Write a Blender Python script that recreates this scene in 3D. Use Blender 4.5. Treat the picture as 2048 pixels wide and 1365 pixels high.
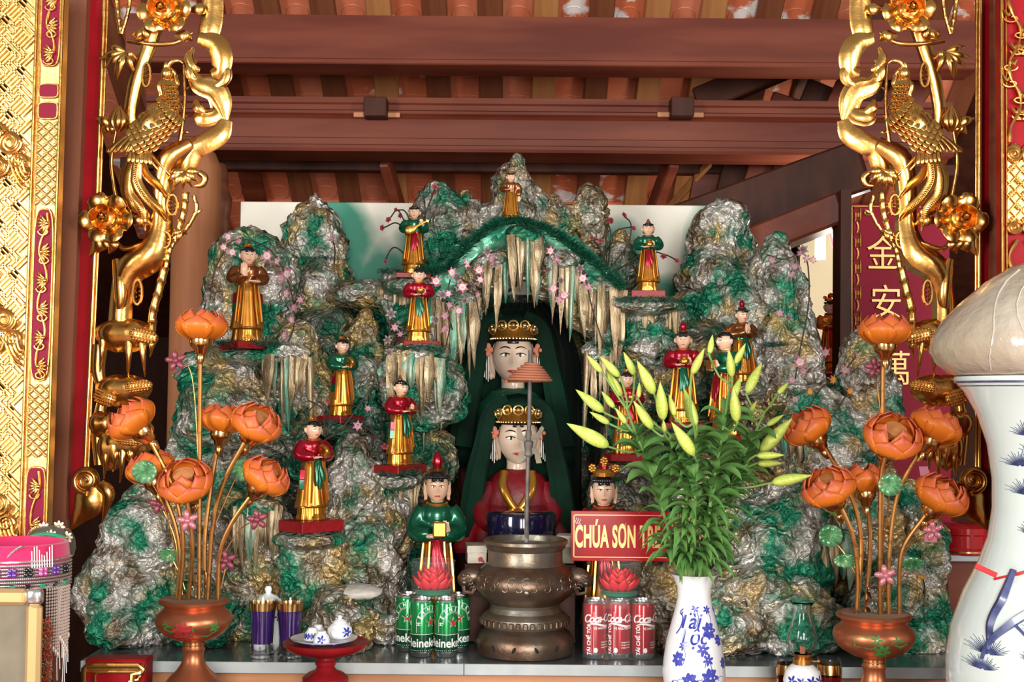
import bpy, math, random
import numpy as np
from mathutils import Vector, Matrix, noise
from mathutils.geometry import tessellate_polygon
R = math.radians; PI = math.pi; TAU = 2*PI
for o in list(bpy.data.objects): bpy.data.objects.remove(o)
SC = bpy.context.scene; COL = SC.collection
random.seed(7)
# ------------------------------------------------------------ camera
F = 2600.0; CAMZ = 1.6                     # focal length in pixels of the 2048 px wide frame
CROT = Matrix.Rotation(R(92.5), 3, 'X') @ Matrix.Rotation(R(0.5), 3, 'Z')
cd = bpy.data.cameras.new('camera'); cd.sensor_width = 36.0; cd.lens = F/2048*36.0; cd.clip_start = .05
cam = bpy.data.objects.new('camera', cd); COL.objects.link(cam)
cam.matrix_world = Matrix.Translation((0, 0, CAMZ)) @ CROT.to_4x4()
SC.camera = cam
# ------------------------------------------------------------ world and daylight
w = bpy.data.worlds.new('world'); SC.world = w; w.use_nodes = True
bg = w.node_tree.nodes['Background']; bg.inputs[0].default_value = (1, .95, .88, 1); bg.inputs[1].default_value = .16
def area(name, loc, aim, sx, sy, power, col):
    l = bpy.data.lights.new(name, 'AREA'); l.shape = 'RECTANGLE'; l.size = sx; l.size_y = sy; l.energy = power; l.color = col
    o = bpy.data.objects.new(name, l); COL.objects.link(o); o.location = loc
    o.rotation_euler = (Vector(aim)-Vector(loc)).to_track_quat('-Z', 'Y').to_euler(); return o
area('doorway_daylight', (.5, -3.6, 1.9), (0, 3.2, 1.45), 1.7, 2.2, 185, (1, .96, .90))     # open temple door behind the viewer
area('side_door_daylight', (-3.4, -1.2, 2.2), (.8, 3.2, 1.3), 1.0, 2.0, 110, (1, .97, .93))   # second leaf, to the left
area('right_window_daylight', (3.1, -.4, 2.3), (-1.2, 3.0, 1.5), 1.0, 1.8, 60, (1, .97, .93))
vs = SC.view_settings; vs.view_transform = 'Standard'; vs.look = 'None'; vs.gamma = 1.0; vs.use_curve_mapping = False; vs.exposure = .9

# ------------------------------------------------------------ helpers
def P(px, py, Y):
    """the point at depth Y that a photograph pixel looks at"""
    d = CROT @ Vector(((px-1024)/F, -(py-682.5)/F, -1)); return Vector((0, 0, CAMZ)) + d*(Y/d.y)
def S(px, Y): return px*Y/F
class MB:
    def __init__(s): s.v = []; s.f = []; s.m = []; s.mi = 0
    def add(s, vs, fs):
        b = len(s.v); s.v += [tuple(p) for p in vs]; s.f += [tuple(i+b for i in f) for f in fs]; s.m += [s.mi]*len(fs); return s
    def box(s, c, h, rot=None):
        q = []
        for x in (-1, 1):
            for y in (-1, 1):
                for z in (-1, 1):
                    p = Vector((x*h[0], y*h[1], z*h[2])); q.append((rot @ p if rot else p)+Vector(c))
        return s.add(q, [(0,1,3,2),(4,6,7,5),(0,4,5,1),(2,3,7,6),(0,2,6,4),(1,5,7,3)])
    def bbox(s, c, h, b, rot=None):
        """box with bevelled edges"""
        hx, hy, hz = h; b = min(b, hx*.9, hy*.9, hz*.9); idx = {}; q = []
        for sx in (-1,1):
            for sy in (-1,1):
                for sz in (-1,1):
                    for ax in range(3):
                        p = [sx*(hx-b), sy*(hy-b), sz*(hz-b)]; p[ax] = (sx*hx, sy*hy, sz*hz)[ax]
                        idx[(sx,sy,sz,ax)] = len(q); p = Vector(p); q.append((rot @ p if rot else p)+Vector(c))
        fs = []
        for ax in range(3):
            u, v = (ax+1)%3, (ax+2)%3
            for sg in (-1,1):
                l = []
                for a, bb in ((-1,-1),(1,-1),(1,1),(-1,1)):
                    k = [0,0,0]; k[ax] = sg; k[u] = a; k[v] = bb; l.append(idx[(*k, ax)])
                fs.append(l if sg > 0 else l[::-1])
        for ax in range(3):
            u, v = (ax+1)%3, (ax+2)%3
            for a in (-1,1):
                for bb in (-1,1):
                    k0 = [0,0,0]; k1 = [0,0,0]; k0[ax] = -1; k1[ax] = 1
                    for k in (k0,k1): k[u] = a; k[v] = bb
                    l = [idx[(*k0,u)], idx[(*k1,u)], idx[(*k1,v)], idx[(*k0,v)]]; fs.append(l if a*bb > 0 else l[::-1])
        for sx in (-1,1):
            for sy in (-1,1):
                for sz in (-1,1):
                    l = [idx[(sx,sy,sz,k)] for k in range(3)]; fs.append(l if sx*sy*sz > 0 else l[::-1])
        return s.add(q, fs)
    def lathe(s, prof, n=32, c=(0,0,0), sx=1, sy=1, fold=None, rot=None, mats=None, a0=0):
        q = []; fs = []
        for i, (r, z) in enumerate(prof):
            for k in range(n):
                a = TAU*k/n + a0; rr = r*(1+(fold(a, i/(len(prof)-1)) if fold else 0))
                p = Vector((rr*math.cos(a)*sx, rr*math.sin(a)*sy, z)); q.append((rot @ p if rot else p)+Vector(c))
        b0 = len(s.m)
        for i in range(len(prof)-1):
            for k in range(n):
                fs.append((i*n+k, i*n+(k+1)%n, (i+1)*n+(k+1)%n, (i+1)*n+k))
        if prof[0][0] > 1e-5: fs.append(tuple(range(n))[::-1])
        if prof[-1][0] > 1e-5: fs.append(tuple((len(prof)-1)*n+k for k in range(n)))
        s.add(q, fs)
        if mats:
            for i in range(len(prof)-1):
                for k in range(n): s.m[b0+i*n+k] = mats[i]
        return s
    def tube(s, pts, rad, n=8, flat=1.0, up=None, prof=None):
        """swept tube; flat squashes the section along 'up'; prof(a) scales the radius round the section"""
        pts = [Vector(p) for p in pts]; m = len(pts)
        if not hasattr(rad, '__len__'): rad = [rad]*m
        T = []
        for i in range(m):
            t = pts[min(i+1, m-1)]-pts[max(i-1, 0)]; T.append(t.normalized() if t.length > 1e-9 else Vector((0,0,1)))
        ref = Vector(up) if up else (Vector((0,1,0)) if abs(T[0].y) < .9 else Vector((1,0,0)))
        q = []; nrm = ref
        for i in range(m):
            if up: nrm = Vector(up)
            nn = nrm - T[i]*nrm.dot(T[i])
            if nn.length < 1e-6: nn = T[i].orthogonal()
            nn.normalize(); nrm = nn; bi = T[i].cross(nn)
            for k in range(n):
                a = TAU*k/n; r = rad[i]*(prof(a) if prof else 1)
                q.append(pts[i]+bi*(math.cos(a)*r)+nn*(math.sin(a)*r*flat))
        fs = [(i*n+k, (i+1)*n+k, (i+1)*n+(k+1)%n, i*n+(k+1)%n) for i in range(m-1) for k in range(n)]
        fs.append(tuple(range(n))); fs.append(tuple((m-1)*n+k for k in range(n))[::-1])
        return s.add(q, fs)
    def ell(s, c, r, nu=16, nv=10, rot=None, fn=None):
        q = []; c = Vector(c); r = r if hasattr(r, '__len__') else (r, r, r)
        for j in range(nv+1):
            t = PI*j/nv - PI/2
            for k in range(nu if 0 < j < nv else 1):
                a = TAU*k/nu; d = Vector((math.cos(t)*math.cos(a), math.cos(t)*math.sin(a), math.sin(t)))
                if fn: d = fn(d)
                p = Vector((d.x*r[0], d.y*r[1], d.z*r[2])); q.append((rot @ p if rot else p)+c)
        fs = []; row = lambda j, k: 0 if j == 0 else (1+(nv-1)*nu if j == nv else 1+(j-1)*nu+k % nu)
        for j in range(nv):
            for k in range(nu):
                l = [row(j,k), row(j,k+1), row(j+1,k+1), row(j+1,k)]
                fs.append(tuple(dict.fromkeys(l)))
        return s.add(q, fs)
    def prism(s, poly, o, ux, uy, d, bev=0, side=None):
        """polygon (list of 2D points) in the frame o, ux, uy pushed along d (towards the viewer), front edge bevelled"""
        o = Vector(o); ux = Vector(ux); uy = Vector(uy); d = Vector(d); n = len(poly)
        A = sum(poly[i][0]*poly[(i+1)%n][1]-poly[(i+1)%n][0]*poly[i][1] for i in range(n))
        if A < 0: poly = poly[::-1]
        p2 = [Vector((x, y)) for x, y in poly]; ins = []
        for i in range(n):
            e0 = (p2[i]-p2[i-1]); e1 = (p2[(i+1)%n]-p2[i])
            n0 = Vector((-e0.y, e0.x)); n1 = Vector((-e1.y, e1.x)); nn = (n0.normalized()+n1.normalized())
            if nn.length > 1e-6: nn.normalize()
            ins.append(p2[i]+nn*bev)
        w = lambda p, k: o+ux*p.x+uy*p.y+d*k
        bk = [w(p, 0) for p in p2]; fr = [w(p, .75 if bev else 1) for p in p2]; tp = [w(p, 1) for p in ins]
        flip = ux.cross(uy).dot(d) < 0
        q = bk+fr+(tp if bev else []); top = 2*n if bev else n; fs = []; mm = []
        for i in range(n):
            j = (i+1) % n; fs.append((i, j, n+j, n+i)); mm.append(1 if side else 0)
            if bev: fs.append((n+i, n+j, 2*n+j, 2*n+i)); mm.append(0)
        tri = tessellate_polygon([[Vector((p.x, p.y, 0)) for p in p2]])
        for t in tri:
            a, b, c = t
            ar = (p2[b]-p2[a]).cross(p2[c]-p2[a])
            if ar < 0: a, c = c, a
            fs.append((top+a, top+b, top+c)); mm.append(0); fs.append((c, b, a)); mm.append(1 if side else 0)
        if flip: fs = [f[::-1] for f in fs]
        b0 = len(s.m); s.add(q, fs)
        if side:
            for i, k in enumerate(mm): s.m[b0+i] = side if k else s.mi
        return s
    def leaf(s, pts, wid, up, cup=.25, n=None, thick=0):
        """a blade along pts, wid = half width at each point, folded along the midrib"""
        pts = [Vector(p) for p in pts]; m = len(pts); q = []; up = Vector(up)
        for i in range(m):
            t = (pts[min(i+1,m-1)]-pts[max(i-1,0)]).normalized(); b = t.cross(up)
            if b.length < 1e-6: b = t.orthogonal()
            b.normalize(); nn = b.cross(t)
            wd = wid[i]
            for k in (-1, -.5, 0, .5, 1): q.append(pts[i]+b*(wd*k)+nn*(abs(k)**1.5*wd*cup))
        fs = [(i*5+k, i*5+k+1, (i+1)*5+k+1, (i+1)*5+k) for i in range(m-1) for k in range(4)]
        return s.add(q, fs)
    def xf(s, M):
        s.v = [tuple(M @ Vector(p)) for p in s.v]; return s
    def mesh(s, name, mats, smooth=True, sharp=None):
        me = bpy.data.meshes.new(name); me.from_pydata(s.v, [], s.f); me.update()
        for m in (mats if isinstance(mats, (list, tuple)) else [mats]): me.materials.append(m)
        if any(s.m): me.polygons.foreach_set('material_index', s.m)
        if smooth:
            me.polygons.foreach_set('use_smooth', [True]*len(me.polygons))
            if sharp is not None and hasattr(me, 'set_sharp_from_angle'): me.set_sharp_from_angle(angle=R(sharp))
        return me
    def build(s, name, mats, parent=None, smooth=True, sharp=40, loc=None, world=True):
        """link as ONE object; vertices are world positions unless world=False (then local to the parent)"""
        base = Vector((0,0,0))
        if parent is not None and world:
            base = wloc(parent)
        if loc is not None: base = Vector(loc) if parent is None else base
        if base.length: s.v = [(p[0]-base.x, p[1]-base.y, p[2]-base.z) for p in s.v]
        return link(name, s.mesh(name, mats, smooth, sharp), parent, base if (parent is None) else None)
def wloc(o):
    p = Vector(o.location)
    while o.parent: o = o.parent; p += Vector(o.location)
    return p
def link(name, data, parent=None, loc=None):
    o = bpy.data.objects.new(name, data); COL.objects.link(o)
    if parent is not None: o.parent = parent
    if loc is not None: o.location = loc
    return o
def tag(o, label=None, cat=None, group=None, kind=None):
    for k, v in (('label', label), ('category', cat), ('group', group), ('kind', kind)):
        if v: o[k] = v
    return o
def thing(name, label, cat, loc=(0,0,0), group=None):
    o = bpy.data.objects.new(name, None); o.empty_display_size = .02; COL.objects.link(o); o.location = loc
    return tag(o, label, cat, group)
def copy_tree(o, parent=None):
    c = o.copy(); COL.objects.link(c)
    if parent is not None: c.parent = parent
    for ch in list(o.children): copy_tree(ch, c)
    return c
def spline(pts, n):
    """Catmull-Rom through the points (tuples of any length), n samples"""
    p = [np.array(q, float) for q in pts]; p = [2*p[0]-p[1]]+p+[2*p[-1]-p[-2]]; out = []
    m = len(p)-3
    for i in range(n):
        t = i/(n-1)*m; k = min(int(t), m-1); t -= k; a, b, c, d = p[k:k+4]
        out.append(.5*((2*b)+(-a+c)*t+(2*a-5*b+4*c-d)*t*t+(-a+3*b-3*c+d)*t**3))
    return out
# ------------------------------------------------------------ materials
def nodes(name):
    m = bpy.data.materials.new(name); m.use_nodes = True; nt = m.node_tree; return m, nt, nt.nodes['Principled BSDF']
def mat(name, col, rough=.5, metal=0, var=0, vscale=12, col2=None, bump=0, bscale=60, stretch=None, coord='Object', trans=0, alpha=1, coat=0, emit=0, spec=None, ior=1.45, lo=.35, hi=.65, sheen=0, sss=0, bdist=.004):
    m, nt, b = nodes(name); N = nt.nodes; L = nt.links
    b.inputs['Roughness'].default_value = rough; b.inputs['Metallic'].default_value = metal; b.inputs['Base Color'].default_value = (*col, 1)
    b.inputs['IOR'].default_value = ior
    if trans: b.inputs['Transmission Weight'].default_value = trans
    if alpha < 1: b.inputs['Alpha'].default_value = alpha
    if coat: b.inputs['Coat Weight'].default_value = coat; b.inputs['Coat Roughness'].default_value = .08
    if spec is not None: b.inputs['Specular IOR Level'].default_value = spec
    if sheen: b.inputs['Sheen Weight'].default_value = sheen
    if sss: b.inputs['Subsurface Weight'].default_value = sss; b.inputs['Subsurface Radius'].default_value = (.02, .008, .004)
    if emit: b.inputs['Emission Color'].default_value = (*col, 1); b.inputs['Emission Strength'].default_value = emit
    if col2 or bump:
        tc = N.new('ShaderNodeNewGeometry' if coord == 'Position' else 'ShaderNodeTexCoord'); mp = N.new('ShaderNodeMapping'); L.new(tc.outputs[coord], mp.inputs[0])
        if stretch: mp.inputs['Scale'].default_value = stretch
    if col2:
        nz = N.new('ShaderNodeTexNoise'); nz.inputs['Scale'].default_value = vscale; nz.inputs['Detail'].default_value = 5; L.new(mp.outputs[0], nz.inputs[0])
        rp = N.new('ShaderNodeValToRGB'); rp.color_ramp.elements[0].color = (*col, 1); rp.color_ramp.elements[1].color = (*col2, 1)
        rp.color_ramp.elements[0].position = lo; rp.color_ramp.elements[1].position = hi
        L.new(nz.outputs[0], rp.inputs[0]); L.new(rp.outputs[0], b.inputs['Base Color'])
    if bump:
        n2 = N.new('ShaderNodeTexNoise'); n2.inputs['Scale'].default_value = bscale; n2.inputs['Detail'].default_value = 4; L.new(mp.outputs[0], n2.inputs[0])
        bp = N.new('ShaderNodeBump'); bp.inputs['Strength'].default_value = bump; bp.inputs['Distance'].default_value = bdist
        L.new(n2.outputs[0], bp.inputs['Height']); L.new(bp.outputs[0], b.inputs['Normal'])
    return m
def rockmat(name, green, gold, base=(.60,.58,.53), base2=(.165,.125,.085), gcol=(.006,.115,.062), metal=.55):
    m, nt, b = nodes(name); N = nt.nodes; L = nt.links
    gp = N.new('ShaderNodeNewGeometry')
    def nz(scale, detail=5, off=0):
        n = N.new('ShaderNodeTexNoise'); n.inputs['Scale'].default_value = scale; n.inputs['Detail'].default_value = detail
        ad = N.new('ShaderNodeVectorMath'); ad.inputs[1].default_value = (off, off*.7, off*1.3); L.new(gp.outputs['Position'], ad.inputs[0]); L.new(ad.outputs[0], n.inputs[0]); return n
    def ramp(src, a, c, lo, hi):
        r = N.new('ShaderNodeValToRGB'); r.color_ramp.elements[0].color = (*a, 1); r.color_ramp.elements[1].color = (*c, 1)
        r.color_ramp.elements[0].position = lo; r.color_ramp.elements[1].position = hi; L.new(src.outputs[0], r.inputs[0]); return r
    def mix(fac, a, c):
        x = N.new('ShaderNodeMix'); x.data_type = 'RGBA'; L.new(fac, x.inputs[0])
        if isinstance(a, tuple): x.inputs[6].default_value = (*a, 1)
        else: L.new(a, x.inputs[6])
        if isinstance(c, tuple): x.inputs[7].default_value = (*c, 1)
        else: L.new(c, x.inputs[7])
        return x.outputs[2]
    c0 = ramp(nz(18, 7, 3), base2, base, .38, .56).outputs[0]
    gold_f = ramp(nz(9, 8, 9), (0,0,0), (1,1,1), .62-gold, .76-gold).outputs[0]
    c1 = mix(gold_f, c0, (.50,.36,.15))
    gr_f = ramp(nz(10, 9, 21), (0,0,0), (1,1,1), .60-green, .75-green).outputs[0]
    gv = ramp(nz(28, 4, 5), gcol, tuple(x*2.1 for x in gcol), .4, .68).outputs[0]
    c2 = mix(gr_f, c1, gv); L.new(c2, b.inputs['Base Color'])
    me = N.new('ShaderNodeMath'); me.operation = 'MULTIPLY_ADD'; me.inputs[1].default_value = -.45*metal; me.inputs[2].default_value = metal; L.new(gr_f, me.inputs[0]); L.new(me.outputs[0], b.inputs['Metallic'])
    b.inputs['Roughness'].default_value = .24
    vo = N.new('ShaderNodeTexVoronoi'); vo.feature = 'SMOOTH_F1'; vo.inputs['Scale'].default_value = 62; vo.inputs['Smoothness'].default_value = .35
    wp = nz(30, 3, 1); ad = N.new('ShaderNodeVectorMath'); ad.operation = 'MULTIPLY_ADD'; L.new(wp.outputs[1], ad.inputs[0]); ad.inputs[1].default_value = (.03,.03,.03); L.new(gp.outputs['Position'], ad.inputs[2]); L.new(ad.outputs[0], vo.inputs[0])
    fine = nz(210, 3, 2); sm = N.new('ShaderNodeMath'); sm.operation = 'MULTIPLY_ADD'; L.new(fine.outputs[0], sm.inputs[0]); sm.inputs[1].default_value = .30; L.new(vo.outputs[0], sm.inputs[2])
    bp = N.new('ShaderNodeBump'); bp.inputs['Strength'].default_value = .95; bp.inputs['Distance'].default_value = .013
    L.new(sm.outputs[0], bp.inputs['Height']); L.new(bp.outputs[0], b.inputs['Normal'])
    return m
M = {}
M['gold'] = mat('gold_leaf', (.68,.345,.085), .25, 1, col2=(.80,.46,.14), vscale=14, bump=.25, bscale=45)
M['gold_pale'] = mat('gold_leaf_pale', (.66,.42,.14), .34, .9, col2=(.76,.52,.20), vscale=20, bump=.2, bscale=90)
M['goldpaint'] = mat('gold_paint', (.78,.42,.06), .26, .9, col2=(.88,.54,.12), vscale=25)
M['brass'] = mat('brass', (.80,.52,.20), .2, 1)
M['red_lacquer'] = mat('red_lacquer', (.30,.004,.009), .45, 0, col2=(.24,.003,.007), spec=.15)
M['maroon'] = mat('maroon_lacquer', (.20,.008,.030), .5, 0, spec=.15)
M['red_block'] = mat('red_painted_wood', (.27,.010,.014), .35, 0, col2=(.19,.008,.010), vscale=30, spec=.25)
M['wood'] = mat('red_brown_wood', (.105,.019,.010), .40, 0, col2=(.185,.046,.023), vscale=2.2, stretch=(.6,5,5), spec=.25)
M['woodv'] = mat('red_brown_wood_upright', (.26,.10,.055), .42, 0, col2=(.18,.062,.034), vscale=3, stretch=(9,9,.6), spec=.2)
M['wood_dark'] = mat('dark_wood', (.040,.012,.007), .5, 0, col2=(.065,.020,.011), vscale=3, stretch=(6,6,2), spec=.2)
M['wood_orange'] = mat('orange_wood', (.42,.17,.075), .38, 0, col2=(.52,.23,.10), vscale=3, stretch=(.8,9,9))
M['wood_tan'] = mat('tan_wood', (.46,.20,.07), .5, 0, col2=(.34,.13,.045), vscale=3, stretch=(9,.7,9))
M['wood_brown'] = mat('brown_wood', (.20,.065,.028), .45, 0, col2=(.13,.036,.016), vscale=3, stretch=(9,.7,9))
M['tile'] = mat('terracotta_tile', (.55,.13,.055), .5, 0, col2=(.62,.20,.11), vscale=6, bump=.2, bscale=60, coord='Position')
M['tile_lime'] = mat('terracotta_tile_with_lime', (.56,.14,.06), .5, 0, col2=(.78,.70,.66), vscale=9, lo=.54, hi=.60, bump=.2, bscale=60, coord='Position')
M['slate'] = mat('grey_stone_slab', (.055,.065,.07), .2, 0, col2=(.13,.15,.155), vscale=7, coat=.2)
M['slate_edge'] = mat('grey_stone_slab_edge', (.36,.40,.41), .4, 0, col2=(.46,.49,.49), vscale=14)
M['rock'] = rockmat('foil_rock', .125, .12)
M['rock_green'] = rockmat('green_foil_rock', .185, .10)
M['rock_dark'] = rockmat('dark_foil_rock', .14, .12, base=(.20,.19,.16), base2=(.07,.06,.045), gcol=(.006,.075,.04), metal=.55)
M['rock_gold'] = rockmat('gilded_foil_rock', .08, .17, base=(.58,.53,.44))
M['stal'] = mat('gilded_stalactite', (.20,.13,.06), .33, .6, col2=(.52,.42,.27), vscale=5, stretch=(14,14,1.2), bump=.6, bscale=40)
M['stal_green'] = mat('green_stalactite', (.03,.22,.14), .35, .4, col2=(.38,.40,.30), vscale=5, stretch=(14,14,1.2), bump=.6, bscale=40)
M['moss'] = mat('green_tinsel', (.008,.075,.045), .3, .35, col2=(.02,.14,.08), vscale=40)
M['moss_dark'] = mat('dark_moss', (.012,.05,.03), .6, 0, col2=(.03,.10,.06), vscale=40)
M['cream'] = mat('cream_wall_paint', (.74,.64,.44), .8)
M['floor'] = mat('floor_tiles', (.30,.13,.08), .4, 0, col2=(.36,.17,.11), vscale=6)
# ============================================================ THE BUILDING
def struct(o, label=None): o['kind'] = 'structure'; return o
mb = MB(); mb.box((0, 1.5, -.05), (5, 6, .05)); struct(mb.build('floor', M['floor'], smooth=False))
mb = MB(); mb.box((0, 6.45, 2.0), (4, .05, 2.2)); struct(mb.build('wall_back', M['wood_dark'], smooth=False))
mb = MB(); mb.box((-2.3, 4.6, 1.9), (.05, 1.9, 2.0)); struct(mb.build('wall_left', M['wood_dark'], smooth=False))
mb = MB(); mb.box((2.9, 4.6, 1.9), (.05, 1.9, 2.0)); struct(mb.build('wall_right', M['wood_dark'], smooth=False))
# roof: underlay, rafters and terracotta tiles, sloping down to the back
roofz = lambda Y: CAMZ+1.395-.66*(Y-4.6)
sl = math.atan(.66); RX = Matrix.Rotation(-sl, 3, 'X')
mb = MB(); mb.box((.2, 5.0, roofz(5.0)+.10), (2.6, 2.0, .02), RX); ceil = struct(mb.build('ceiling', M['wood_dark'], smooth=False))
tm = MB(); tm.bbox((0,0,0), (.070, .135, .008), .003, Matrix.Rotation(R(2.5), 3, 'X'))
for k in range(3): tm.tube([(-.045, -.06+.016*k, -.0085), (0, -.068+.016*k, -.0085), (.045, -.06+.016*k, -.0085)], .0016, 4)
tm.tube([(.040*math.cos(a), .05+.04*math.sin(a), -.0085) for a in [TAU*i/14 for i in range(15)]], .0016, 4)
tmes = [tm.mesh('roof_tile', M['tile'], True, 30), tm.mesh('roof_tile_limed', M['tile_lime'], True, 30)]
rm = [None]*3
for i, mm in enumerate(('wood', 'wood_brown', 'wood_tan')):
    b_ = MB(); b_.bbox((0,0,0), (.045, 1.2, .014), .004); rm[i] = b_.mesh('rafter', M[mm], True, 30)
rng = random.Random(3)
for k in range(-8, 9):
    X = .012+k*.2
    Yc = 5.05
    rf = link('rafter', rm[2 if (k in (0, 2, 3) or k == -3) else (0 if k % 3 == 0 else 1)], ceil); rf.location = Vector((X+.1, Yc, roofz(Yc)))-ceil.location; rf.rotation_euler = (-sl, 0, 0)
    for j in range(7):
        Y = 4.42+j*.2
        x = 1024+F*X/Y; y = 795-F*(roofz(Y)-CAMZ)/Y
        t = link('roof_tile', tmes[1 if rng.random() < .42 else 0], ceil); t.location = Vector((X, Y, roofz(Y)+.042))-ceil.location; t.rotation_euler = (-sl, 0, 0)
# hip of the roof on the right: dark planks running diagonally under the rafters
for a, b_, wdt, mm in (((1790, 34, 4.5), (1395, 205, 4.78), .05, 'wood_dark'), ((1700, 60, 4.6), (1425, 205, 4.80), .018, 'wood_brown'), ((1420, 325, 4.9), (1330, 425, 5.05), .016, 'wood_tan'),
                    ((1650, 315, 4.75), (1420, 425, 4.95), .035, 'wood_brown'), ((1345, 320, 4.8), (1305, 425, 5.0), .035, 'wood'), ((770, 320, 4.8), (800, 425, 5.0), .033, 'wood')):
    A = P(*a); B = P(*b_); d = (B-A); q = d.to_track_quat('X', 'Z').to_matrix()
    mb = MB(); mb.bbox((A+B)/2, (d.length/2, wdt*.6, wdt), .006, q); struct(mb.build('hip_plank', M[mm]))
# boarded dark gable to the right of the hip
for i in range(7):
    a = P(1405+60*i, 150-10*i, 5.0-.06*i)
    mb = MB(); yb = 4.95-.05*i; A = P(1440+70*i, max(120, 795-F*(roofz(yb)-CAMZ-.11)/yb), yb); B = P(1400+50*i, 470-18*i, 4.95-.05*i); d = B-A
    mb.bbox((A+B)/2, (d.length/2, .012, .066), .004, d.to_track_quat('X', 'Z').to_matrix() @ Matrix.Rotation(PI/2*0, 3, 'X'))
    struct(mb.build('gable_board', M['wood_dark'] if i % 2 else M['wood']))
A = P(1480, 500, 4.3); B = P(1692, 416, 4.12); d = B-A
mb = MB(); mb.bbox((A+B)/2, (d.length/2, .05, .05), .008, d.to_track_quat('X', 'Z').to_matrix()); struct(mb.build('diagonal_brace', M['wood']))
A = P(1330, 470, 4.45); B = P(1730, 330, 4.2); d = B-A
mb = MB(); mb.bbox((A+B)/2, (d.length/2, .03, .085), .008, d.to_track_quat('X', 'Z').to_matrix()); struct(mb.build('diagonal_brace', M['wood_dark']))
# two big tie beams
def beam(y0, y1, Y, depth, grooves, x0=-1.3, x1=1.55):
    z0 = P(1024, y1, Y).z; z1 = P(1024, y0, Y).z
    mb = MB(); prof = [(Y, z1), (Y, z0+.02), (Y-.004, z0+.016), (Y-.004, z0+.004), (Y, z0), (Y+depth, z0), (Y+depth, z1)]
    if grooves:
        h = z1-z0; prof = [(Y, z1), (Y, z1-.10*h), (Y+.008, z1-.13*h), (Y+.008, z1-.22*h), (Y-.003, z1-.25*h), (Y-.003, z1-.30*h), (Y+.006, z1-.34*h), (Y, z1-.40*h), (Y, z0+.26*h), (Y-.006, z0+.24*h), (Y-.006, z0+.13*h), (Y-.012, z0+.11*h), (Y-.012, z0+.01), (Y-.008, z0), (Y+depth, z0), (Y+depth, z1)]
    n = len(prof); vs_ = [(x, p[0], p[1]) for x in (x0, x1) for p in prof]
    fs = [(i, n+i, n+(i+1) % n, (i+1) % n) for i in range(n)]+[tuple(range(n)), tuple(range(n, 2*n))[::-1]]
    mb.add(vs_, fs); return struct(mb.build('ceiling_beam', M['wood'], sharp=20))
beam(33, 131, 4.3, .15, False)
b2 = beam(197, 306, 4.55, .19, True)
for px in (753, 1362):
    c = P(px, 219, 4.53); mb = MB(); mb.bbox(c, (.040, .05, .034), .003); mb.build('peg', M['wood_dark'], b2)
    for s in (-1, 1):
        mb = MB(); mb.bbox(c+Vector((s*.06, .018, -.016)), (.022, .008, .009), .002); mb.build('wedge', M['wood_orange'], b2)
mb = MB(); c = P(1000, 335, 4.95); mb.bbox((.1, c.y, c.z), (1.6, .03, .022), .004); struct(mb.build('ceiling_beam', M['wood_dark']))
# uprights left and right
def post(name, x0, x1, xb0, xb1, Y, dep, m, y0=-60, y1=1500, lean=True):
    a = P(x0, y0, Y); b = P(x1, y0, Y); c = P(xb1, y1, Y); d = P(xb0, y1, Y); mb = MB()
    mb.add([a, b, c, d]+[Vector((p.x, p.y+dep, p.z)) for p in (a, b, c, d)], [(3,2,1,0), (4,5,6,7), (0,1,5,4), (1,2,6,5), (2,3,7,6), (3,0,4,7)])
    return struct(mb.build(name, m, smooth=False))
post('wooden_post', 128, 176, 27, 81, 2.835, .03, M['woodv'], -60, 2262)
post('wooden_post', 1987, 2003, 1980, 1996, 2.835, .03, M['wood_brown'], -60, 2262)
# round timber column behind the left screen, and the dark end of a carved bracket beside it
c = P(384, 900, 4.3); mb = MB(); r = S(50, 4.3)
mb.lathe([(r*1.02, 0), (r*1.02, .9), (r, 1.2), (r*.96, P(384, 330, 4.3).z-.01), (r*.7, P(384, 306, 4.3).z)], 28, (c.x, c.y, 0)); M['column'] = mat('orange_brown_timber', (.42,.18,.085), .45, 0, col2=(.34,.13,.06), vscale=3, stretch=(9,9,.6), spec=.15); struct(mb.build('timber_column', M['column'], sharp=50))
c = P(438, 420, 4.5); mb = MB(); mb.ell(c, (S(28,3.9), .05, S(105,3.9)), 14, 14, fn=lambda d: d*(1+.12*math.sin(d.z*9))); mb.ell(c+Vector((0,0,.0)), (S(20,3.9), .06, S(60,3.9)), 12, 10); struct(mb.build('carved_bracket', M['wood_brown']))
post('wooden_post', 1682, 1703, 1674, 1695, 4.05, .10, M['wood_dark'], 380, 1822)
# ============================================================ ALTAR TABLE
TZ = CAMZ-.603                                  # top of the stone altar slab
tb = thing('altar_table', 'long altar table with grey stone slab and orange wood apron carrying the rockery', 'table', (-.05, 3.5, 0))
XL, XR = P(160, 1320, 2.97).x, 1.12
mb = MB(); mb.bbox(((XL+XR)/2, 3.49, TZ-.013), ((XR-XL)/2, .52, .013), .002); slab = mb.build('stone_slab', [M['slate']], tb)
for i, (a, b_) in enumerate(((XL+.003, P(928, 1330, 2.97).x-.0008), (P(928, 1330, 2.97).x+.0008, .62), (.622, XR-.003))):
    mb = MB(); mb.bbox(((a+b_)/2, 2.969, TZ-.012), ((b_-a)/2, .0025, .0125), .001); mb.build('edge_strip', M['slate_edge'], slab)
mb = MB(); mb.bbox(((XL+XR)/2, 3.02, TZ-.066), ((XR-XL)/2-.02, .02, .040), .003); mb.build('apron', M['wood_orange'], tb)
mb = MB(); mb.bbox(((XL+XR)/2, 3.01, TZ-.116), ((XR-XL)/2-.02, .025, .010), .003); mb.build('apron_moulding', M['wood'], tb)
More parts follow.
